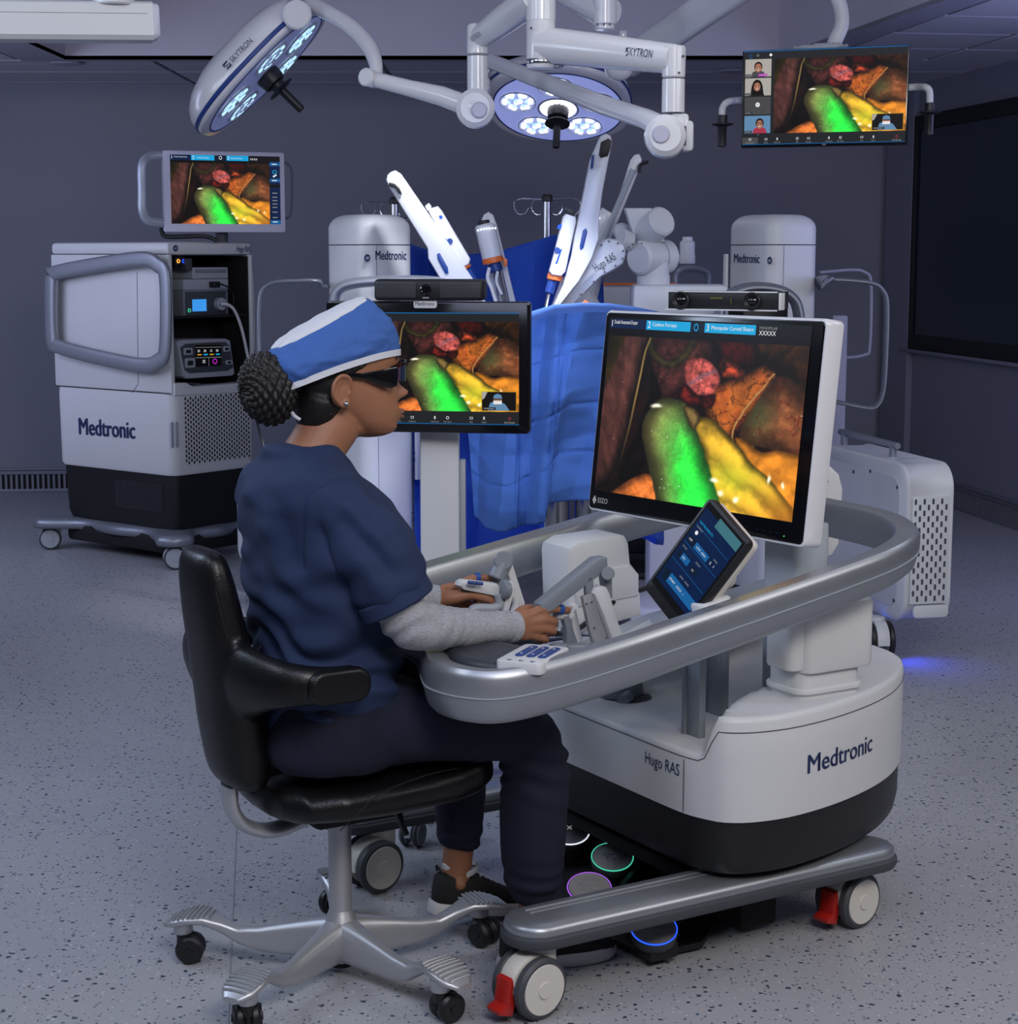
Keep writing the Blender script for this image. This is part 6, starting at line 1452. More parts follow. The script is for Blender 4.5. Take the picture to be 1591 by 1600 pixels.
# second, darker cart behind it: only its loop handle and a slim stand show
P = at(1300, 500, 8.2); P.z = 0
bk = thing('instrument_stand', 'slim dark stand with loop handle behind the right column cart', 'stand', P, 0)
g = G(); g.tube(smooth_path([at(1281, 426, 8.2), at(1330, 422, 8.2), at(1352, 426, 8.2), at(1361, 445, 8.2), at(1359, 540, 8.2), at(1350, 555, 8.2), at(1310, 560, 8.2), at(1285, 560, 8.2)], 6), 1, up=(0, -1, 0), prof=tube_pr); build('loop_handle', g, trim_m, bk, world=True)
g = G(); a_, b_ = at(1312, 490, 8.2), at(1312, 690, 8.2); g.box((a_.x-P.x, 0, .60), (.07, .06, 1.15), .01); g.box((a_.x-P.x, 0, .02), (.5, .5, .04), .01); build('stand_post', g, trim_m, bk)
# ------------------------------------------------------------------ robotic arms
def ypl(g, px, Y, th, r=.006): return plate(g, px, Vector((0, Y, 0)), Vector((0, 1, 0)), th, r)
arm_w = mat('arm_white', (.66, .67, .70), .3, coat=.2)
def lug(g, p0, p1, r, n=18, bev=.003): g.cyl(p0, p1, r, n, bev)
# A: left arm, brightly lit
PA = at(700, 430, 6.75); PA.z = 0
ra_ = thing('surgical_robot', 'robotic arm leaning left, its white slide brilliantly lit, above the soundbar', 'robot', PA, 0)
g = G(); ypl(g, [(603, 281), (605, 273), (611, 268), (618, 266), (626, 271), (739, 436), (724, 444), (694, 446), (669, 404), (668, 388), (607, 291)], 6.7, .07, .010); ar = build('slide_housing', g, arm_w, ra_, world=True)
g = G(); ypl(g, [(608, 285), (617, 287), (625, 295), (628, 303), (623, 302), (617, 293), (607, 291)], 6.685, .02, .002); build('release_lever', g, black, ar, world=True)
g = G(); ypl(g, [(683, 397), (687, 395), (700, 418), (701, 427), (696, 428), (684, 405)], 6.695, .006, .0015); build('slot', g, blue_btn, ar, world=True)
g = G(); ypl(g, [(669, 331), (673, 325), (684, 322), (690, 329), (735, 405), (733, 413), (722, 419), (715, 414)], 6.76, .08, .012); pk = build('instrument_drive', g, arm_w, ra_, world=True)
g = G(); ypl(g, [(668, 330), (664, 322), (670, 317), (674, 322), (673, 328)], 6.77, .03, .003); build('drive_tab', g, white, pk, world=True)
g = G(); ypl(g, [(686, 337), (690, 336), (692, 340), (688, 342)], 6.755, .006, 0); ypl(g, [(697, 372), (706, 388), (704, 390), (695, 374)], 6.755, .004, 0); build('drive_light', g, bled, pk, world=True)
g = G(); c = at(703, 377, 6.756); g.lathe([(.0001, .003), (.010, .003), (.011, 0)], 20, frame(c, (1, 0, 0), (0, 0, 1))); build('drive_button', g, blue_btn, pk, world=True)
g = G(); lug(g, at(720, 415, 6.80), at(725, 423, 6.80), .034); build('coupling_ring', g, orange, pk, world=True)
g = G(); lug(g, at(725, 423, 6.80), at(737, 442, 6.80), .026, r if False else 16); build('instrument_hub', g, blue_btn, pk, world=True)
g = G(); g.tube([at(716, 440, 6.80), at(760, 520, 6.8), at(790, 560, 6.7)], .045, 12); g.tube([at(730, 460, 6.83), at(770, 520, 6.8), Vector((-.12, 6.62, 1.06))], .045, 14); build('lower_link', g, arm_w, ra_, world=True)
# B: middle arm behind the screen
PB = at(775, 400, 6.95); PB.z = 0
rb_ = thing('surgical_robot', 'robotic arm with cylindrical drive standing between the soundbar and the tilted slides', 'robot', PB, 0)
g = G(); ypl(g, [(752, 344), (756, 335), (763, 331), (771, 336), (777, 352), (806, 470), (806, 500), (780, 500), (765, 440)], 6.98, .06, .008); sb_ = build('slide_housing', g, arm_w, rb_, world=True)
g = G(); lug(g, at(757, 350, 6.92), at(770, 405, 6.92), .040, 24, .008); pb = build('instrument_drive', g, arm_w, rb_, world=True)
g = G(); lug(g, at(756, 344, 6.92), at(757, 351, 6.92), .022); build('drive_cap', g, black, pb, world=True)
g = G()
for k in range(7): g.ball(at(747+4.5*k, 360-1.2*k+.35*k*k*.3, 6.878+.0), .0045, 8, 6)
build('indicator_dot', g, wled, pb, world=True)
g = G(); lug(g, at(769, 402, 6.92), at(771, 411, 6.92), .041); build('coupling_ring', g, orange, pb, world=True)
g = G(); lug(g, at(771, 411, 6.92), at(776, 424, 6.92), .027); build('instrument_hub', g, blue_btn, pb, world=True)
g = G(); ypl(g, [(786, 402), (793, 405), (793, 415), (787, 416)], 6.9, .03, .003); build('orange_clip', g, orange, sb_, world=True)
g = G()
for dx in (0, 9): g.tube([at(772+dx, 418, 6.94), at(790+dx, 500, 6.9), at(800+dx, 560, 6.85)], .009, 8)
build('guide_rail', g, steel, sb_, world=True)
g = G(); g.tube(smooth_path([at(765, 418, 6.86), at(762, 435, 6.86), at(768, 450, 6.86), at(775, 472, 6.86)], 5), .007, 8); g.tube(smooth_path([at(778, 424, 6.86), at(776, 440, 6.86), at(784, 460, 6.86)], 5), .006, 8); build('hose', g, white, sb_, world=True)
g = G(); g.tube([at(795, 490, 7.0), at(812, 540, 6.85), Vector((.02, 6.60, 1.05))], .045, 14); build('lower_link', g, arm_w, rb_, world=True)
# C: right arm of the column cart
PC = at(1015, 470, 6.9); PC.z = 0
rc_ = thing('surgical_robot', 'robotic arm with lettered white link, drum joints and tall slide, right of the blue drape', 'robot', PC, 0)
Yc = 6.85
g = G(); g.box((at(1060, 470, Yc)+at(1060, 466, Yc))/2, (.36, .20, .115), .02); blk = build('shoulder_block', g, white, rc_, world=True)
g = G(); g.box(at(1068, 500, Yc), (.28, .17, .06), .01); g.box(at(1075, 480, Yc+.12)+Vector((.12, .0, 0)), (.34, .1, .1), .01); g.box((at(1050, 500, Yc).x, Yc+.1, .6), (.16, .16, 1.2), .03); g.box((at(1050, 500, Yc).x, Yc+.05, .08), (.5, .6, .12), .03); build('shoulder_base', g, white, rc_, world=True)
g = G(); a_ = at(1021, 446, Yc); lug(g, a_, a_+UP*.04, .063, 28); a_ = at(1021, 440, Yc); lug(g, a_-UP*.01, a_+UP*.12, .060, 28); build('shoulder_neck', g, white, rc_, world=True)
g = G(); c = at(997, 403, Yc-.06); lug(g, c, at(1044, 401, Yc+.06), .064, 32, .010); dr = build('drum_joint', g, white, rc_, world=True)
g = G(); g.rings([[c.lerp(at(1044, 401, Yc+.06), t)+frame(Vector(), (at(1044, 401, Yc+.06)-c).cross(UP), UP).to_3x3() @ Vector((r*math.cos(a), r*math.sin(a), 0)) for a in [2*math.pi*k/32 for k in range(32)]] for t, r in ((.60, .0648), (.62, .0655), (.64, .0648))], None, False); build('drum_groove', g, lgrey, dr, world=True)
g = G()
for k in range(7): a = math.radians(35+20*k); g.cyl(c+Vector((.052*math.cos(a)*.92, -.008, .056*math.sin(a))), c+Vector((.052*math.cos(a)*.92, -.013, .056*math.sin(a))), .003, 6)
build('scale_tick', g, black, dr, world=True)
g = G(); ypl(g, [(977, 325), (1018, 325), (1030, 350), (1040, 378), (1000, 380), (990, 368)], Yc-.03, .09, .006); build('elbow_plate', g, white, rc_, world=True)
g = G(); lug(g, at(1036, 344, Yc-.09), at(1006, 366, Yc+.02), .057, 28, .008); build('elbow_drum', g, white, rc_, world=True)
g = G(); g.ball(at(972, 362, Yc+.1), .034, 16, 12); build('wrist_knob', g, white, rc_, world=True)
g = G(); lug(g, at(985, 378, Yc-.03), at(970, 372, Yc-.05), .036); build('wrist_joint', g, white, rc_, world=True)
g = G(); ypl(g, [(942, 376), (953, 372), (966, 374), (977, 384), (979, 397), (974, 412), (960, 422), (940, 433), (905, 468), (875, 497), (852, 500), (866, 470), (876, 440), (905, 408)], 6.60, .11, .02); hl_ = build('forearm_link', g, arm_w, rc_, world=True)
g = G(); P0 = Vector((0, 6.5965, 0))
for u, v in ((952, 377), (966, 380), (974, 392), (973, 404), (962, 415), (945, 425), (928, 440), (908, 460), (890, 477), (872, 490), (866, 480), (880, 450), (905, 414), (925, 395), (940, 383)):
    p = onpl(u, v, P0, (0, 1, 0)); g.cyl(p+Vector((0, .002, 0)), p-Vector((0, .001, 0)), .0035, 6)
build('screw', g, dgrey, hl_, world=True)
A_ = onpl(929, 420, P0, (0, 1, 0)); B_ = onpl(961, 400, P0, (0, 1, 0)); d_ = (B_-A_); fit_text('Hugo RAS', A_, B_, .030, 0, hl_, dgrey, up=Vector((-d_.z, 0, d_.x)))
g = G(); ypl(g, [(905, 478), (914, 468), (920, 472), (908, 484)], 6.598, .004, .001); ypl(g, [(893, 438), (894, 420), (899, 412), (899, 428)], 6.55, .02, .002); build('orange_clip', g, orange, hl_, world=True)
g = G(); ypl(g, [(936, 218), (940, 211), (947, 208), (955, 212), (957, 222), (942, 300), (937, 340), (936, 372), (925, 405), (905, 440), (893, 455), (868, 487), (862, 483), (880, 445), (893, 398), (897, 370), (910, 310), (922, 250)], 6.52, .07, .010); s1 = build('slide_housing', g, arm_w, rc_, world=True)
g = G(); ypl(g, [(939, 222), (951, 216), (956, 220), (954, 232), (950, 244), (939, 247), (936, 242)], 6.515, .012, .003); build('release_lever', g, black, s1, world=True)
g = G(); ypl(g, [(911, 360), (916, 356), (918, 362), (912, 387), (907, 391), (906, 384)], 6.515, .006, .002); build('slot', g, blue_btn, s1, world=True)
g = G(); ypl(g, [(925, 243), (929, 241), (927, 262), (923, 264)], 6.50, .02, .002); build('slot', g, blue_btn, s1, world=True)
g = G(); ypl(g, [(880, 338), (886, 332), (899, 335), (901, 345), (884, 425), (877, 432), (862, 430), (858, 424), (866, 395)], 6.50, .09, .012); p1_ = build('instrument_drive', g, arm_w, rc_, world=True)
g = G(); ypl(g, [(884, 334), (887, 325), (894, 326), (899, 332), (898, 339)], 6.50, .04, .004); build('drive_cap', g, black, p1_, world=True)
g = G(); ypl(g, [(872, 352), (878, 350), (877, 356), (871, 358)], 6.498, .004, 0); ypl(g, [(876, 390), (879, 388), (871, 412), (868, 412)], 6.498, .004, 0); build('drive_light', g, bled, p1_, world=True)
g = G(); c = at(871, 391, 6.497); g.lathe([(.0001, .003), (.010, .003), (.011, 0)], 20, frame(c, (1, 0, 0), (0, 0, 1))); build('drive_button', g, blue_btn, p1_, world=True)
g = G(); lug(g, at(868, 428, 6.54), at(866, 438, 6.54), .028); build('coupling_ring', g, orange, p1_, world=True)
g = G(); lug(g, at(864, 437, 6.54), at(858, 458, 6.54), .017); build('instrument_hub', g, blue_btn, p1_, world=True)
g = G(); g.tube([at(858, 456, 6.54), at(849, 498, 6.5), at(840, 530, 6.5)], .006, 8); build('instrument_shaft', g, steel, p1_, world=True)
g = G()
for k in range(6): g.tube([at(892+1.0*k, 355+6*k, 6.497), at(893+k*.6, 357+6*k, 6.497)], .004, 4)
# D: slide behind, right
PD = at(965, 330, 7.2); PD.z = 0
rd_ = thing('surgical_robot', 'robotic arm slide with grey rail leaning right behind the tallest slide', 'robot', PD, 0)
g = G(); ypl(g, [(986, 250), (992, 242), (999, 240), (1003, 247), (1003, 256), (958, 365), (936, 430), (915, 440), (930, 400), (970, 300)], 7.1, .05, .007); s2 = build('slide_housing', g, arm_w, rd_, world=True)
g = G(); g.tube([at(990, 265, 7.085), at(955, 345, 7.085), at(930, 410, 7.085)], .012, 8); build('guide_rail', g, lgrey, s2, world=True)
g = G(); g.tube(smooth_path([at(1000, 270, 7.08), at(999, 262, 7.08), at(1003, 256, 7.08), at(1013, 253, 7.08)], 4), .007, 8); build('hook', g, black, s2, world=True)
g = G(); ypl(g, [(936, 330), (942, 324), (957, 333), (955, 345), (935, 385), (928, 380)], 7.08, .08, .008); d2 = build('instrument_drive', g, arm_w, rd_, world=True)
g = G(); g.ball(at(936, 341, 7.075), .006, 8, 6); build('indicator_dot', g, wled, d2, world=True)
g = G(); g.tube([at(925, 430, 7.15), at(915, 470, 6.95), Vector((.40, 6.60, 1.05))], .045, 14); build('lower_link', g, arm_w, rd_, world=True)
# small bottle-like joint and grey bracket of a further arm
P = at(1074, 400, 7.6); P.z = 0
q_ = thing('surgical_robot', 'small white cylinder joint over a grey arch, just right of the drum joints', 'robot', P, 0)
g = G(); M = Matrix.Translation((0, 0, at(1074, 412, 7.6).z)); g.lathe([(.0325, 0), (.034, .004), (.034, .036), (.032, .04), (.032, .088), (.026, .095), (.022, .096), (.022, .11), (.018, .112)], 24, M); build('joint', g, white, q_)
g = G(); g.tube(smooth_path([at(1056, 450, 7.55), at(1057, 430, 7.55), at(1068, 421, 7.55), at(1092, 421, 7.55), at(1106, 428, 7.55), at(1107, 450, 7.55)], 5), 1, up=(0, -1, 0), prof=[(.014*math.cos(t), .04*math.sin(t)) for t in [2*math.pi*k/12 for k in range(12)]]); build('arched_handle', g, silver_d, q_, world=True)
g = G(); g.box((0, .05, .66), (.10, .10, 1.1), .02); build('column', g, white, q_)
# ------------------------------------------------------------------ IV poles
def ivpole(u, v, Y, lab, top):
    P = at(u, v, Y); P.z = 0; r = thing('drip_stand', lab, 'drip stand', P, 0, None); zt_ = at(u, top, Y).z
    g = G(); g.tube([(0, 0, .08), (0, 0, zt_)], .016, 14); build('pole', g, steel, r)
    g = G(); g.lathe([(.022, zt_-.02), (.024, zt_), (.018, zt_+.012), (.0001, zt_+.013)], 16); build('pole_cap', g, black, r)
    for s_, d in ((-1, -.06), (1, -.06), (-1, .5), (1, .5)):
        g = G(); L = .125 if d < 0 else .05; z = zt_-.012; yy = d*.4 if d > 0 else 0
        g.tube(smooth_path([(0, 0, z), (s_*L, yy*.3-.03, z+.002), (s_*(L+.018), yy*.5-.04, z-.03), (s_*L, yy*.5-.05, z-.062), (s_*(L-.028), yy*.5-.05, z-.06), (s_*(L-.045), yy*.5-.05, z-.035)], 5), .0035, 6); build('hook', g, steel, r)
    for k in range(5): g = G(); a = 2*math.pi*k/5; g.tube([(0, 0, .10), (.28*math.cos(a), .28*math.sin(a), .05)], .012, 8); build('leg', g, steel, r)
ivpole(855, 330, 7.9, 'drip stand with hooks showing above the drape, left of the tall slides', 308)
ivpole(617, 330, 8.0, 'drip stand with hooks mostly hidden by the bright left robotic slide', 312)
# ------------------------------------------------------------------ patient table and drapes
P = atz(905, 905); P = Vector((.22, 6.0, 0))
tb = thing('operating_table', 'operating table with polished steel pedestal under the blue drapes', 'table', P, 0)
g = G(); g.box((.1, .35, 1.0), (1.0, .55, .22), .05); build('table_top', g, black, tb)
g = G(); 
for x, r in ((-.055, .045), (.055, .05)): g.cyl((x, .1, .15), (x, .1, .92), r, 24)
build('pedestal', g, steel, tb)
g = G(); g.box((-.10, .05, .12), (.62, .46, .16), .02); build('table_base', g, mat('dark_steel', (.10, .11, .14), .2, metal=.9), tb)
g = G(); g.box((-.10, .05, .035), (.66, .5, .03), .01); build('base_plate', g, blackm, tb)
for x in (-.38, .18):
    g = G(); g.cyl((x, -.20, .03), (x, -.16, .03), .03, 16, .004); build('wheel', g, black, tb)
def cloth(name, lab, top, bot, m, nx=60, ny=60, fold=None, top_back=.25, Yf=None, grp=None, base=None):
    """hanging sheet between two pixel curves (u,v,Y); creases come from fold(s,t) in metres towards the room"""
    def samp(C, s):
        s = s*(len(C)-1); i = min(int(s), len(C)-2); f = s-i; return [C[i][k]*(1-f)+C[i+1][k]*f for k in range(3)]
    R = []
    for i in range(nx+1):
        s = i/nx; a_, b_ = samp(top, s), samp(bot, s); pa, pb = at(*a_), at(*b_); col = []
        if top_back:
            for j in range(6): col.append(pa+Vector((0, top_back*(1-j/6), .02*math.sin(j/6*3.1))))
        for j in range(ny+1):
            t = j/ny; p = pa.lerp(pb, t); y = pa.y*(1-t)+pb.y*t; p = p+Vector((0, -(fold(s, t) if fold else 0), 0)); col.append(p)
        R.append(col)
    n = len(R[0]); vs = [p for c in R for p in c]; fs = [(i*n+j, (i+1)*n+j, (i+1)*n+j+1, i*n+j+1) for i in range(nx) for j in range(n-1)]
    o = G(); o.add(vs, fs); ob = build(name, o, m, None, ang=24); so = ob.modifiers.new('thickness', 'SOLIDIFY'); so.thickness = .003
    return tagged(ob, lab, 'drape', grp)
def tri(x): return abs((x % 1)*2-1)
def fold_front(s, t):
    c = .045*tri(t*1.9+.25+.05*math.sin(s*9))+.075*tri(s*3.1+.12+.25*t)+.03*tri(s*1.3-t*1.7)+.10*max(0, .5-s)*max(0, t-.1)
    for k_ in (.22, .50, .76): c -= .007*math.exp(-((t-k_-.02*math.sin(s*7))/.010)**2)
    for k_ in (.30, .53, .74): c += .014*math.exp(-((s-k_-.02*t)/.008)**2)
    c += .035*math.exp(-((s-.50+.05*t)/.035)**2)*(1-.3*t)+.03*math.exp(-((s-.78-.35*(.5-t))/.05)**2)*(1-t)
    return c+.012*noise.noise(Vector((s*5, t*5, 1.3)))+.006*noise.noise(Vector((s*13, t*13, 4)))
cloth('surgical_drape', 'bright blue creased drape hanging in front between the two large screens', [(722, 520, 6.2), (760, 515, 6.15), (800, 505, 6.05), (833, 500, 5.95), (870, 489, 5.9), (915, 486, 5.9), (958, 487, 5.95), (1000, 492, 6.05), (1040, 500, 6.1)], [(742, 800, 6.1), (760, 818, 6.0), (790, 823, 5.95), (820, 815, 5.9), (849, 808, 5.85), (857, 781, 5.85), (925, 777, 5.85), (975, 776, 5.95), (1010, 778, 6.0)], drape_m, 100, 90, fold_front, .55)
def fold_back(s, t): return .08*tri(s*3.1+.3*t)+.025*tri(t*3.2+.2)+.03*noise.noise(Vector((s*4, t*3, 7)))
cloth('surgical_drape', 'deep blue screen drape hung across the back behind the robotic arms', [(640, 380, 7.35), (660, 388, 7.35), (700, 396, 7.35), (740, 397, 7.35), (785, 391, 7.35), (830, 378, 7.35), (866, 367, 7.35), (885, 372, 7.3), (940, 420, 7.2)], [(650, 880, 7.1), (680, 885, 7.1), (705, 888, 7.0), (740, 880, 7.0), (780, 882, 7.0), (815, 870, 7.0), (850, 868, 7.0), (880, 700, 7.0), (950, 640, 7.0)], drape_d, 70, 60, fold_back, 0)
cloth('surgical_drape', 'dark blue drape end showing below the right side of the bright drape', [(915, 760, 6.35), (940, 760, 6.3), (975, 765, 6.3), (1010, 770, 6.35), (1035, 775, 6.4)], [(915, 860, 6.35), (940, 850, 6.3), (975, 835, 6.3), (1010, 840, 6.35), (1035, 850, 6.4)], drape_d, 30, 30, fold_back, 0)
# pale side rail behind the forearm link
P = at(955, 440, 7.65); P.z = 0; r_ = thing('side_trolley', 'pale trolley with orange top edge behind the lettered robotic link', 'trolley', P, 0)
g = G(); a_ = at(950, 460, 7.65); g.box((.02, 0, a_.z-.03), (.52, .3, .13), .01); tb_ = build('tray', g, white, r_)
g = G(); g.box((.02, -.10, a_.z+.045), (.50, .08, .010), .002); build('orange_edge', g, orange, tb_)
for x in (-.2, .22): g = G(); g.tube([(x, 0, .05), (x, 0, a_.z-.05)], .018, 10); g.box((x, 0, .03), (.06, .4, .06), .01); build('leg', g, white, r_)
# dark wheeled foot behind the console (arm cart foot with blue lights)
rr_ = q_
g = G(); g.box((-.17, .15, .26), (.34, .3, .18), .03); g.box((-.15, .05, .10), (.4, .5, .06), .02); build('foot_housing', g, black, rr_)
for x in (-.31, -.05): f = caster(rr_, x, -.10, 1.3, .055, .022, black, black, dgrey, None, gap=.03, top=.10)
g = G()
for x in (-.20, -.18): g.box((x, -.16, .06 if x < -.19 else .02), (.022, .006, .02), .002)
build('foot_light', g, emit('foot_led', (.02, .35, 1.0), 4), rr_)
# ------------------------------------------------------------------ second display with soundbar
Yd = 4.72; wdir = rot(-9); MD = at(668, 574, Yd); Mds = frame(MD, wdir, UP)
DP = Vector((at(685, 900, 4.80).x, 4.80, 0)); ds = thing('display_stand', 'black-framed display with soundbar camera on a white wheeled post, behind the surgeon', 'monitor', DP, 0)
dw, dhh = .545, .345
g = G(); g.prism(rrect(dw, dhh, .012, 4), -.035, 0, Mds, .004); dm = build('display', g, blackg, ds, world=True)
U = UI(Mds @ Matrix.Translation((0, -.003, 0)), dw*.895, dhh*.84, [e_black, e_bar, e_tile, e_white, e_grey, e_blue, e_skin, e_hair, e_room, e_red, e_mag, e_gown, e_gold])
def call_ui(U, split=.185, top=.075, bot=.885):
    U.rect(0, 0, 1, 1, e_bar); U.rect(0, -.006, 1, 0.004, e_blue, 1); U.rect(0, .996, 1, 1.004, e_blue, 1)
    U.ringm(.045, .045, .010, .016, e_blue, 2); U.ringm(.09, .042, .008, .014, e_grey, 2); U.disc(.17, .042, .009, .015, e_white, 2); U.rect(.03, .072, .06, .076, e_blue, 2)
    hs_ = (bot-top)/4
    for k in range(4):
        y0 = top+hs_*k+.008; y1 = y0+hs_*.93; ym = (y0+y1)/2; c_ = (.012+split-.01)/2
        U.rect(.012, y0, split-.01, y1, [e_room, e_room, e_tile, e_gown][k], 1)
        if k == 2: U.disc(c_, ym-.01, .014, .025, e_white, 2); U.text(c_, ym-.01, 'EM', .022, e_blue, 3, 'CENTER')
        else:
            x = c_+(.0, -.005, 0, .015)[k]; U.poly([(x-.045, y1), (x-.035, y1-.05), (x-.012, y1-.065), (x+.012, y1-.065), (x+.035, y1-.05), (x+.045, y1)], [e_tile, e_hair, e_tile, e_red][k], 2)
            U.disc(x, ym-.012, .026 if k != 1 else .031, .055 if k != 1 else .066, e_hair, 3); U.disc(x, ym+.000, .021, .047, e_skin, 4)
            U.rect(x-.016, ym-.015, x-.005, ym-.009, e_hair, 5); U.rect(x+.005, ym-.015, x+.016, ym-.009, e_hair, 5); U.rect(x-.002, ym-.010, x+.003, ym+.010, e_room, 5)
            U.poly([(x-.011, ym+.018), (x, ym+.028), (x+.011, ym+.018), (x, ym+.020)], e_white, 5)
            if k == 3: U.ringm(x-.0105, ym-.011, .009, .015, e_hair, 6, .8); U.ringm(x+.0105, ym-.011, .009, .015, e_hair, 6, .8)
            if k == 1: U.poly([(x-.033, ym-.02), (x-.02, ym-.02), (x-.026, ym+.07), (x-.04, ym+.07)], e_hair, 5); U.poly([(x+.033, ym-.02), (x+.02, ym-.02), (x+.026, ym+.07), (x+.04, ym+.07)], e_hair, 5)
        U.rect(.014, y1-.028, .06 if k else .05, y1-.004, e_bar, 6); U.rect(.018, y1-.020, .052, y1-.013, e_grey, 7)
        if k == 0: U.rect(.095, y1-.030, .150, y1-.004, e_mag, 7); U.rect(.10, y1-.020, .145, y1-.013, e_room, 8)
    U.text(.10, .895, '1/1', .022, e_grey, 2, 'CENTER')
    U.rect(.0, .925, .10, .995, e_tile, 1)
    for i, (x, t) in enumerate(((.05, 'Participants'), (.15, 'Invite'), (.22, 'Mute All'), (.345, 'Mic'), (.415, 'Volume'), (.54, 'Call Cam'), (.61, 'My Cam'), (.74, 'Pen'), (.81, 'Clear'), (.95, 'End Stream'))):
        m = e_red if i == 9 else e_white; y = .945
        if i % 3 == 0: U.ringm(x, y, .008, .014, m, 3)
        elif i % 3 == 1: U.rect(x-.008, y-.010, x+.008, y-.007, m, 3); U.rect(x-.008, y+.008, x+.008, y+.011, m, 3); U.rect(x-.008, y-.01, x-.006, y+.011, m, 3); U.rect(x+.006, y-.01, x+.008, y+.011, m, 3)
        else: U.poly([(x-.003, y-.014), (x+.003, y-.014), (x+.004, y+.006), (x-.004, y+.006)], m, 3); U.rect(x-.006, y+.009, x+.006, y+.012, m, 3)
        U.text(x, .982, t, .021, e_grey if i < 9 else e_room, 3, 'CENTER')
    # inset of the operating surgeon
    x0, x1, y0, y1 = .80, .985, .705, bot-.012
    U.rect(x0-.003, y0-.004, x1+.003, y1+.005, e_gold, 8); U.rect(x0, y0, x1, y1, e_hair, 9)
    U.poly([(x0+.03, y1), (x0+.045, y1-.07), (x0+.085, y1-.09), (x0+.125, y1-.06), (x0+.15, y1)], e_gown, 10); U.disc(x0+.085, y0+.075, .024, .042, e_skin, 11); U.rect(x0+.062, y0+.080, x0+.108, y0+.110, e_white, 12)
    U.poly([(x0+.060, y0+.058), (x0+.068, y0+.025), (x0+.085, y0+.016), (x0+.104, y0+.026), (x0+.110, y0+.060)], e_gown, 12); U.rect(x0+.062, y0+.060, x0+.108, y0+.068, e_hair, 13); U.rect(x0+.004, y1-.030, x0+.075, y1-.006, e_bar, 13); U.rect(x0+.01, y1-.022, x0+.065, y1-.015, e_grey, 14)
    U.poly([(x0, y0), (x0+.03, y0), (x0+.012, y0+.06), (x0, y0+.07)], e_room, 10)
U.z = .0012; call_ui(U, bot=.885)
U.done(dm)
picture(dm, U.M, dw*.895*.805, dhh*.84*(.885-.075), dw*.895*(.5975-.5), dhh*.84*(.5-.48), .0022)
g = G(); SBc = at(671, 453, Yd-.0); Msb = frame(SBc, wdir, UP); g.box((0, 0, -.02), (.290, .056, .075), .010, Msb, 3); sbr = build('soundbar', g, black, ds, world=True)
for sx in (-1, 1):
    g = G(); g.box((sx*.085, 0, .0165), (.105, .040, .006), .002, Msb); gr = build('speaker_grille', g, dgrey, sbr, world=True)
    g = G()
    for k in range(9): g.box((sx*.085, -.017+.0042*k, .0198), (.103, .0016, .001), 0, Msb)
    s_ = build('grille_line', g, black, gr, world=True, flat=True); s_['kind'] = 'stuff'
g = G(); g.lathe([(.015, .017), (.0155, .020), (.012, .022), (.009, .0195), (.0001, .0195)], 24, Msb @ Matrix.Translation((-.006, 0, 0))); build('camera_lens', g, blackg, sbr, world=True)
g = G(); g.box((-.006, -.020, .0185), (.016, .003, .001), 0, Msb); build('maker_mark', g, lgrey, sbr, world=True)
g = G(); g.prism(rrect(.062, .024, .006, 4, -.004, dhh/2-.006), -.002, .006, Mds, .002); lb_ = build('name_tag', g, white, dm, world=True)
fit_text('Medtronic', Mds @ Vector((-.030, dhh/2-.006, .0065)), Mds @ Vector((.022, dhh/2-.006, .0065)), .011, 0, lb_, dgrey, bold=.0002)
px0, px1 = inv(ds) @ at(657, 800, 4.8), inv(ds) @ at(718, 800, 4.8)
g = G(); g.box(((px0.x+px1.x)/2, .02, .70), (px1.x-px0.x, .05, 1.15), .008); po = build('post', g, white, ds)
g = G(); g.box((px1.x+.008, .05, (at(720, 715, 4.9).z+at(720, 862, 4.9).z)/2), (.016, .05, at(720, 715, 4.9).z-at(720, 862, 4.9).z), .003); build('post_channel', g, lgrey, po)
g = G(); g.box(((px0.x+px1.x)/2, .0, .10), (.12, .10, .08), .02); g.box((-.02, -.25, .075), (.06, .6, .03), .008); g.box((.0, .1, .075), (.5, .06, .03), .008); build('foot_frame', g, silver_d, ds)
for u, v in ((645, 1322),): p = inv(ds) @ atz(u, v); caster(ds, p.x, p.y, 1.2, .034, .014, lgrey, dgrey, grey_p, None, gap=.02, top=.08)
for x, y in ((.24, .1), (-.24, .1), (.05, -.5)): caster(ds, x, y, 1.2, .034, .014, lgrey, dgrey, grey_p, None, gap=.02, top=.08)
g = G(); g.box((0, 0, -.045), (.12, .12, .03), .005, Mds); build('display_bracket', g, dgrey, ds, world=True)
g = G(); g.tube(smooth_path([at(400, 652, 6.9), at(410, 690, 6.9), at(425, 740, 6.8), at(440, 800, 6.6)], 5), .005, 6); 
tagged(build('power_cable', g, black), 'thin dark cable hanging behind the surgeon beside her hair bun', 'cable')
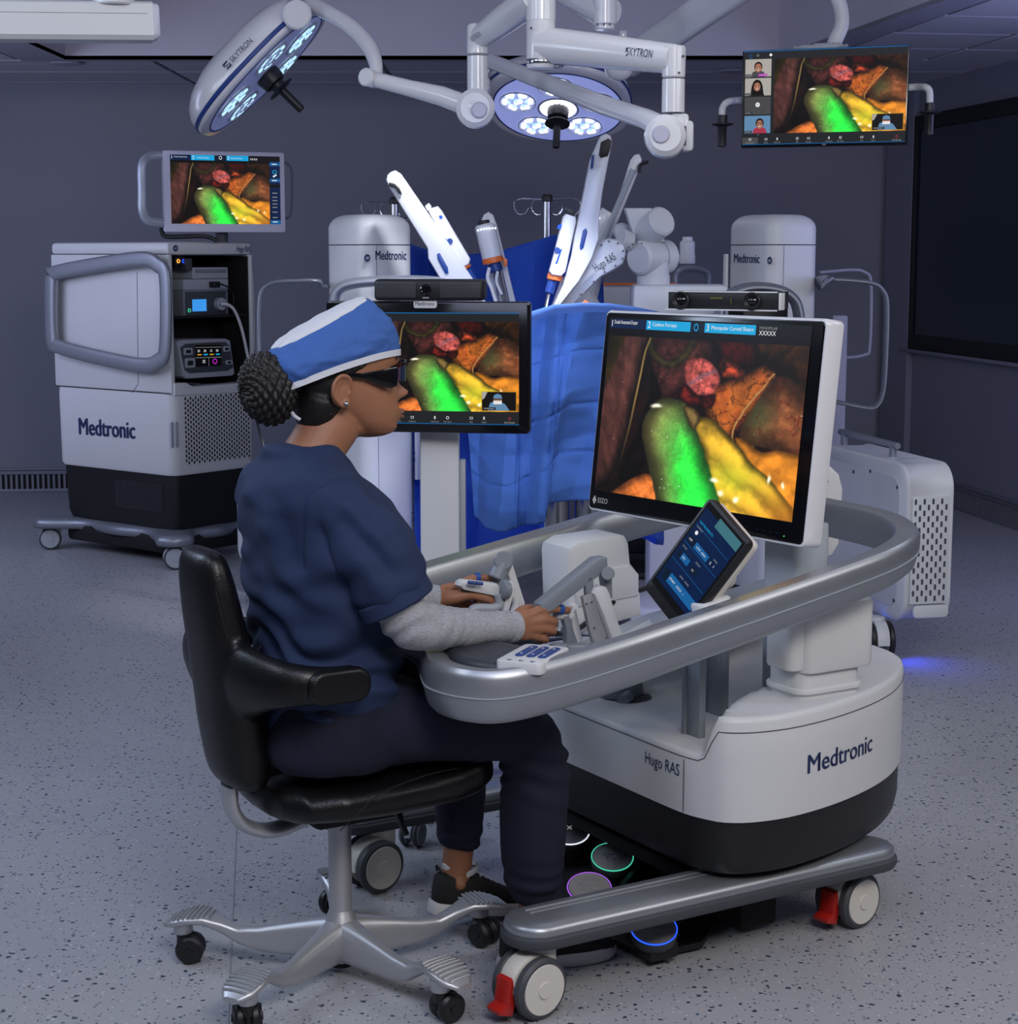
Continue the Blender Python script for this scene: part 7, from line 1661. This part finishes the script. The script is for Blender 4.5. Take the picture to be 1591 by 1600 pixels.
# ------------------------------------------------------------------ theatre lamps and ceiling booms
enam = white_g
def dish(root, C_, n, r, roll, lit, name='lamp_head'):
    """square-round lamp head; z axis of M points out of the lit face"""
    n = Vector(n).normalized(); X = Vector((1, 0, 0)) if abs(n.x) < .9 else Vector((0, 1, 0)); X = (X-n*X.dot(n)).normalized(); X = Quaternion(n, roll) @ X; M = frame(C_, X, n.cross(X))
    def sq(k, z, e=2.5): return [M @ Vector((r*k*math.copysign(abs(math.cos(t))**(2/e), math.cos(t)), r*k*math.copysign(abs(math.sin(t))**(2/e), math.sin(t)), z)) for t in [2*math.pi*j/64 for j in range(64)]]
    g = G(); g.rings([sq(k, z) for k, z in ((.05, -.125*r/.3), (.35, -.122*r/.3), (.6, -.108*r/.3), (.80, -.085*r/.3), (.92, -.058*r/.3), (.98, -.03*r/.3), (1.0, .0), (.99, .018), (.96, .026), (.90, .028), (.05, .028))]); hd = build(name, g, enam, root, world=True, ang=50)
    g = G(); g.rings([sq(k, z) for k, z in ((1.0005, -.006), (1.008, -.003), (1.008, .007), (1.0005, .010))], None, False); build('blue_band', g, blue_stripe, hd, world=True)
    g = G(); g.rings([sq(k, z, 2.1) for k, z in ((.90, .0282), (.90, .030), (.88, .030), (.88, .0282))], None, False); build('face_ring', g, blue_stripe, hd, world=True)
    g = G(); g.rings([sq(k, z, 2.1) for k, z in ((.88, .0285), (.05, .0290))]); fm_ = mat('lamp_face_'+str(int(lit)), (.45, .47, .62), .25); bb_ = fm_.node_tree.nodes['Principled BSDF']; bb_.inputs['Emission Color'].default_value = (.30, .36, .85, 1); bb_.inputs['Emission Strength'].default_value = .55 if lit else .12; build('face_glass', g, fm_, hd, world=True)
    return hd, M, sq
def pod(par, M, cx, cy, r, mt, mt2):
    g = G(); g.lathe([(r, .030), (r*1.02, .034), (r*.97, .036), (r*.95, .032)], 28, M @ Matrix.Translation((cx, cy, 0)), cap=False); p = build('lamp_pod', g, lgrey, par, world=True)
    pts = [(0, 0)]+[(.64*math.cos(2*math.pi*k/6), .64*math.sin(2*math.pi*k/6)) for k in range(6)]
    for i, (x, y) in enumerate(pts):
        Mk_ = M @ Matrix.Translation((cx+x*r, cy+y*r, 0)); g = G()
        for k in range(3):
            a = 2*math.pi*k/3+i; g.k = 0 if k != 1 else 1; g.lathe([(r*.125, .0335), (r*.11, .036), (.0001, .037)], 10, Mk_ @ Matrix.Translation((r*.13*math.cos(a), r*.13*math.sin(a), 0)) @ Matrix.Diagonal((1.15, 1, 1, 1)))
        build('lamp_lens', g, [mt, mt2], p, world=True)
def handle(par, M, L, base_r):
    g = G(); g.lathe([(base_r, .03), (base_r*1.05, .045), (base_r*.95, .075), (base_r*.8, .080)], 28, M); h = build('handle_base', g, black, par, world=True)
    g = G(); g.lathe([(base_r*.6, .08), (base_r*.6, .095), (base_r*1.15, .100), (base_r*1.18, .104), (base_r*.45, .110), (.016, .112), (.0155, .112+L), (.013, .118+L), (.0001, .119+L)], 28, M); build('sterile_handle', g, black, h, world=True)
# mast group
MY = 5.6
mast = thing('ceiling_mast', 'thick white ceiling post with two lettered booms, top centre', 'boom', Vector((at(845, 50, MY).x, MY, 2.95)), 0)
def bt(g, px, Y0, Y1, r0, r1, n=24): a_, b_ = at(*px[0], Y0), at(*px[1], Y1); g.cyl(a_, b_, r0, n, .004, r1)
c = at(845, 100, MY); g = G(); Mv = Matrix.Translation((c.x, MY, 0)); zz = lambda v, Y=MY: at(845, v, Y).z
g.lathe([(.030, zz(110)), (.041, zz(107)), (.044, zz(103)), (.044, zz(34)), (.0435, zz(33.5)), (.0435, zz(33)), (.045, zz(32.5)), (.045, 2.95)], 36, Mv); ms = build('mast_post', g, enam, mast, world=True)
g = G(); g.lathe([(.0445, zz(101)), (.0455, zz(100)), (.0455, zz(94)), (.0445, zz(93))], 36, Mv, cap=False); build('steel_band', g, steel, ms, world=True)
g = G()
for u, v in ((830, 44), (829, 95)): p = at(u, v, MY-.044); g.cyl(p, p-Vector((0, .003, 0)), .004, 8)
build('screw', g, dgrey, ms, world=True)
g = G(); g.box((c.x, MY, 2.94), (.4, .4, .03), .01); build('ceiling_flange', g, enam, mast, world=True)
g = G(); a_, b_ = at(850, 70, MY), at(1052, 92, MY-.25); M_ = None
g.tube([a_, a_.lerp(b_, .5), b_], [.054, .050, .043], 28); bm_ = build('boom', g, enam, mast, world=True)
nrm = (b_-a_).normalized(); A1 = a_.lerp(b_, .66); B1 = a_.lerp(b_, .92); off = Vector((0, -.046, .0)); 
def cyl_text(s, A, B, R, h, par, m):
    """lettering wrapped on the camera side of a tube from A to B"""
    d = (B-A).normalized(); side = Vector((0, -1, 0)); side = (side-d*side.dot(d)).normalized(); upv = side.cross(d)*-1
    if upv.z < 0: upv = -upv
    g = G(); text_geo(g, s, h*1.38, Matrix(), ext=0, bold=.0003); x0 = min(p[0] for p in g.v); x1 = max(p[0] for p in g.v); k = (B-A).length/(x1-x0)
    g.v = [tuple(A+d*((p[0]-x0)*k)+side*((R+.0012)*math.cos(p[1]/R))+upv*((R+.0012)*math.sin(p[1]/R))) for p in g.v]; return build('lettering', g, m, par, world=True, flat=True)
cyl_text('SKYTRON', a_.lerp(b_, .71), a_.lerp(b_, .90), .0465, .024, bm_, blue_ink)
def s_logo(C_, X, U_, s, par, m):
    Mx = frame(C_, X, U_); g = G()
    for P in ([(-.5, .5), (.5, .5), (.35, .25), (-.2, .2), (-.5, -.1)], [(-.35, .05), (.1, .08), (.35, -.1), (.1, -.02), (-.2, -.15)], [(.5, .2), (.5, -.5), (-.5, -.5), (-.3, -.25), (.25, -.3)]): g.prism([(x*s, y*s) for x, y in P], 0, .001, Mx)
    return build('logo', g, m, par, world=True, flat=True)
s_logo(a_.lerp(b_, .665)+Vector((0, -.0495, 0)), (1, 0, -.08), (.08, 0, 1), .024, bm_, blue_ink)
g = G(); p = at(1053, 92, MY-.25); g.lathe([(.030, at(1053, 122, p.y).z), (.034, at(1053, 120, p.y).z), (.036, at(1053, 75, p.y).z), (.030, at(1053, 72, p.y).z)], 28, Matrix.Translation((p.x, p.y, 0))); el = build('boom_elbow', g, enam, mast, world=True)
g = G()
for u, v in ((1068, 88), (1061, 114)): q = at(u, v, p.y-.03); g.cyl(q, q-Vector((0, .003, 0)), .004, 8)
build('screw', g, dgrey, el, world=True)
# left boom
g = G(); a2, b2 = at(838, -6, MY), at(750, 58, MY+.35); g.tube([a2, a2.lerp(b2, .5), b2], [.048, .046, .038], 28); bl2 = build('boom', g, enam, mast, world=True)
cyl_text('SKYTRON', a2.lerp(b2, .98), a2.lerp(b2, .80), .0405, .018, bl2, grey_p)
g = G(); p2 = at(746, 60, MY+.35); g.lathe([(.028, at(746, 86, p2.y).z), (.034, at(746, 84, p2.y).z), (.034, at(746, 42, p2.y).z), (.028, at(746, 38, p2.y).z)], 28, Matrix.Translation((p2.x, p2.y, 0))); build('boom_elbow', g, enam, mast, world=True)
# centre lamp assembly
lampC = thing('surgical_lamp', 'square-round theatre lamp switched on, facing down over the robotic arms', 'lamp', p, 0)
g = G(); g.lathe([(.0335, at(1053, 176, p.y).z), (.0335, at(1053, 124, p.y).z)], 28, Matrix.Translation((p.x, p.y, 0))); g.box((at(1061, 205, p.y).x, p.y, at(1061, 205, p.y).z), (.055, .05, .10), .01); build('drop_post', g, enam, lampC, world=True)
g = G(); kc = at(1040, 213, p.y); g.cyl(kc+Vector((-.004, -.05, 0)), kc+Vector((0, .05, 0)), .060, 32, .015); g.ball(kc, .062, 24, 14, (1, .8, 1.05)); kn = build('spring_knuckle', g, enam, lampC, world=True)
g = G(); g.lathe([(.0001, .004), (.022, .004), (.026, 0)], 24, frame(at(1033, 210, p.y-.052), (1, 0, 0), (0, 0, 1))); build('knuckle_cover', g, mat('lavender_cap', (.45, .44, .55), .4), kn, world=True)
g = G(); g.box(at(1074, 213, p.y), (.035, .05, .09), .012); build('brake_housing', g, white, kn, world=True); g = G(); g.box(at(1069, 212, p.y-.03), (.012, .01, .055), .002); build('brake_slot', g, dgrey, kn, world=True)
LY = 7.9; LC = at(873, 160, LY)
e_ = at(768, 96, 7.2)
g = G(); g.tube([kc+Vector((-.02, 0, .03)), at(1010, 186, p.y+.05), at(945, 165, p.y+.35), at(770, 97, 6.5)], [.034, .030, .030, .026], 20); build('spring_arm', g, enam, lampC, world=True)
g = G(); g.tube(smooth_path([at(770, 97, 6.5), at(758, 100, 6.9), at(752, 118, 7.3), at(757, 135, 7.7), LC+Vector((-.32, .0, .02))], 5), .026, 14); g.tube(smooth_path([at(757, 128, 7.5), LC+Vector((-.30, .12, .12)), LC+Vector((-.1, .10, .17))], 5), .024, 12); build('yoke', g, enam, lampC, world=True)
hd, Mc, sq = dish(lampC, LC, (-.06, -.43, -.90), .315, math.radians(8), True)
for a in (15, 87, 159, 231, 303): pod(hd, Mc, .180*math.cos(math.radians(a)), .180*math.sin(math.radians(a)), .078, lampw, lampc)
g = G()
for k in range(14):
    a0, a1 = 2*math.pi*(k+.08)/14, 2*math.pi*(k+.92)/14; g.add([Mc @ Vector((r_*math.cos(a_), r_*math.sin(a_), z_)) for r_, a_, z_ in ((.048, a0, .036), (.078, a0, .033), (.078, a1, .033), (.048, a1, .036))], [(0, 1, 2, 3)])
ce = build('centre_light', g, lampw, hd, world=True, flat=True); ce['kind'] = 'stuff'
g = G(); g.lathe([(.088, .029), (.09, .034), (.082, .036)], 32, Mc, cap=False); build('centre_bezel', g, lgrey, hd, world=True)
handle(hd, Mc, .10, .046)
A_ = Mc @ Vector((0, 0, 0)); fit_text('AURORA', at(838, 104, LY-.33), at(893, 102.5, LY-.28), .022, 0, hd, blue_ink)
# left lamp assembly
lampL = thing('surgical_lamp', 'theatre lamp tilted on edge with blue rim stripe, upper left', 'lamp', p2, 0)
g = G(); g.lathe([(.0335, at(746, 150, p2.y).z), (.0335, at(746, 88, p2.y).z)], 28, Matrix.Translation((p2.x, p2.y, 0))); build('drop_post', g, enam, lampL, world=True)
g = G(); k2 = at(743, 170, p2.y); g.cyl(k2+Vector((0, -.05, 0)), k2+Vector((0, .05, 0)), .062, 32, .015); g.ball(k2, .064, 24, 14, (1, .85, 1.0)); kk = build('spring_knuckle', g, enam, lampL, world=True)
g = G(); g.lathe([(.0001, .004), (.022, .004), (.026, 0)], 24, frame(at(749, 172, p2.y-.055), (1, 0, 0), (0, 0, 1))); build('knuckle_cover', g, MATS['lavender_cap'], kk, world=True)
g = G(); j = at(577, 122, p2.y+.1); g.tube([k2, at(690, 150, p2.y+.03), at(640, 138, p2.y+.06), j], [.034, .032, .027, .025], 20); build('spring_arm', g, enam, lampL, world=True)
g = G(); g.cyl(at(570, 120, p2.y+.07), at(586, 124, p2.y+.12), .030, 24, .005); build('arm_end', g, enam, lampL, world=True)
yk = smooth_path([at(585, 130, 6.05), at(588, 105, 6.08), at(578, 75, 6.15), at(552, 45, 6.25), at(520, 24, 6.35), at(490, 8, 6.45), at(474, 4, 6.5)], 6)
g = G(); g.tube(yk, [.016+.012*min(1, i/12) for i in range(len(yk))], 16); build('yoke', g, enam, lampL, world=True)
LL = at(407, 107, 6.62); nL = Vector((.70, .0, -.70))
g = G(); g.cyl(at(464, 24, 6.3), at(466, 8, 6.6), .05, 24, .008); g.tube([at(466, 12, 6.5), at(452, 38, 6.55)], [.045, .035], 16); build('yoke_hub', g, enam, lampL, world=True)
hl2, Ml, sq2 = dish(lampL, LL, nL, .318, math.radians(0), False)
for a in (0, 72, 144, 216, 288): pod(hl2, Ml, .180*math.cos(math.radians(a)), .180*math.sin(math.radians(a)), .078, lampc, emit('lamp_dim_'+str(a), (.35, .4, .7), .35) if a % 144 else lampc)
handle(hl2, Ml, .09, .046)
d_ = at(408, 83, 6.3)-at(376, 113, 6.3)
sideC = at(392, 98, 6.305)
nn_ = nL.normalized(); tt_ = Vector((.7, 0, .7)).normalized(); PT = LL+Vector((0, -.318, 0))-nn_*.036
fit_text('SKYTRON', PT-tt_*.045, PT+tt_*.055, .020, 0, hl2, blue_ink, up=-nn_)
s_logo(PT-tt_*.065, tt_, -nn_, .024, hl2, blue_ink)
# further ceiling arms behind the mast
arm3 = thing('ceiling_boom', 'pale ceiling arm with grooved side running up to the right behind the boom', 'boom', Vector((at(1010, 90, 7.0).x, 7.0, 2.95)), 0)
g = G(); a_, b_ = at(985, 95, 7.2), at(1180, -40, 6.2); d = (b_-a_).normalized(); g.tube([a_, a_.lerp(b_, .5), b_], 1, up=(0, -1, .0), prof=[(x, y) for x, y in rrect(.12, .07, .02, 3)]); ab = build('arm_beam', g, enam, arm3, world=True)
g = G(); g.tube([a_+Vector((0, -.037, .03)), b_+Vector((0, -.037, .03))], .004, 5); build('beam_groove', g, dgrey, ab, world=True)
g = G(); g.ball(at(968, 102, 7.1), .06, 20, 12); g.box(at(974, 55, 7.1), (.03, .03, .035), .004); build('arm_knuckle', g, enam, arm3, world=True)
g = G(); g.box((b_.x, b_.y, 2.93), (.2, .2, .04), .01); build('ceiling_flange', g, enam, arm3, world=True)
arm4 = thing('ceiling_boom', 'pale ceiling arm ending in a short drop joint just right of the mast', 'boom', Vector((at(900, 10, 6.6).x, 6.6, 2.95)), 0)
g = G(); a_, b_ = at(882, -18, 6.7), at(952, 22, 6.5); g.tube([a_, b_], [.055, .055], 20); g.cyl(at(945, 25, 6.5)+UP*.08, at(945, 40, 6.5), .042, 24, .006); g.cyl(at(945, 38, 6.5), at(945, 47, 6.5), .036, 24, .004); build('arm_beam', g, enam, arm4, world=True)
g = G(); g.cyl(a_, Vector((a_.x, a_.y, 2.95)), .05); build('arm_stem', g, enam, arm4, world=True)
g = G()
for u in (934, 944, 953): q = at(u, 38, 6.458); g.cyl(q, q-Vector((0, .003, 0)), .004, 8)
build('screw', g, dgrey, arm4, world=True)
# rectangular beam top left
P = at(100, 35, 5.0); sup = thing('supply_boom', 'long white rectangular ceiling boom arm entering at the top left corner', 'boom', Vector((P.x, P.y, 2.95)), 0)
a_, b_ = at(-80, 33, 4.9), at(237, 36, 5.05); hx = (b_-a_); Mq = frame(a_, hx, UP)
g = G(); pf = [(-.045, -.050), (.045, -.050), (.055, -.038), (.055, .045), (.045, .052), (-.045, .052), (-.055, .045), (-.055, -.038)]
g.tube([a_, b_], 1, up=(0, 0, 1), prof=[(x, y) for x, y in pf]); be = build('boom_beam', g, white, sup, world=True)
g = G()
for z_, r_ in ((.018, .0022), (-.002, .0008)): g.tube([a_+Vector((0, -.0555, z_)), b_+Vector((0, -.0555, z_))], r_, 5)
build('beam_groove', g, dgrey, be, world=True)
g = G(); g.tube([b_, b_+hx.normalized()*.012, b_+hx.normalized()*.018], [1, .96, .85], up=(0, 0, 1), prof=[(x*.93, y*.93) for x, y in pf]); build('end_cap', g, MATS['lavender_white_plastic'], be, world=True)
q = at(178, 6, 5.0); g = G(); g.cyl((q.x, q.y, at(178, 9, 5.0).z), (q.x, q.y, 2.95), .055, 28, .004); build('boom_stem', g, white, sup, world=True)
# hanging monitor, right
HY = 6.75; HC = at(1287, 152, HY); wd_ = rot(-20); Mh = frame(HC, wd_, UP)
hm = thing('ceiling_monitor', 'thin black ceiling-hung monitor showing a video call and the endoscope picture', 'monitor', Vector((HC.x, HC.y, 2.95)), 0)
hw, hh = .612, .355
g = G(); g.prism(rrect(hw, hh, .004, 2), -.03, 0, Mh, .002); hmn = build('monitor_panel', g, blackg, hm, world=True)
U = UI(Mh @ Matrix.Translation((0, .004, 0)), hw*.985, hh*.955, [e_black, e_bar, e_tile, e_white, e_grey, e_blue, e_skin, e_hair, e_room, e_red, e_mag, e_gown, e_gold]); U.z = .0012
call_ui(U, bot=.885); U.done(hmn)
picture(hmn, U.M, hw*.985*.805, hh*.955*(.885-.085), hw*.985*(.5975-.5), hh*.955*(.5-.485), .0022)
fit_text('LG', Mh @ Vector((.0, -hh/2+.0075, .001)), Mh @ Vector((.012, -hh/2+.0075, .001)), .008, 0, hmn, e_grey, bold=.0002)
g = G(); nst = smooth_path([at(1300, 80, HY+.08), at(1306, 62, HY+.1), at(1315, 40, HY+.1), at(1314, 15, HY+.1), at(1307, -10, HY+.1), at(1304, -60, HY+.1)], 6); g.tube(nst, .028, 16); build('hanger_arm', g, white, hm, world=True)
g = G(); q = at(1304, -60, HY+.1); g.cyl(q, (q.x, q.y, 2.95), .028); build('hanger_stem', g, white, hm, world=True)
g = G(); g.box((0, .07, -.05), (.26, .02, .04), .006, Mh); g.box((-.02, .185, -.05), (.16, .02, .04), .006, Mh); g.box((0, .1, -.05), (.1, .2, .03), .006, Mh)
for sx in (-1, 1): g.tube([Mh @ Vector((sx*.03-.02, .18, -.05)), Mh @ Vector((sx*.10-.02, .185, -.02))], .006, 6)
build('hanger_bracket', g, lgrey, hm, world=True)
for pts, gy, sg in (([(1176, 156), (1150, 157), (1136, 160), (1129, 170), (1129, 185)], 184, -1), ([(1400, 138), (1430, 136), (1448, 137), (1453, 146), (1453, 166)], 165, 1)):
    Yg = HY+(.15 if sg < 0 else -.02); g = G(); g.tube(smooth_path([at(u, v, Yg+.05*(i < 2)) for i, (u, v) in enumerate(pts)], 6), .013, 12); hb_ = build('side_handle', g, white, hm, world=True)
    q = at(pts[-1][0], gy, Yg); g = G(); g.lathe([(.019, .01), (.019, -.018), (.042, -.022), (.043, -.026), (.020, -.032), (.017, -.036), (.016, -.105), (.012, -.108), (.0001, -.109)][::-1], 24, Matrix.Translation(q)); build('grip', g, black, hb_, world=True)
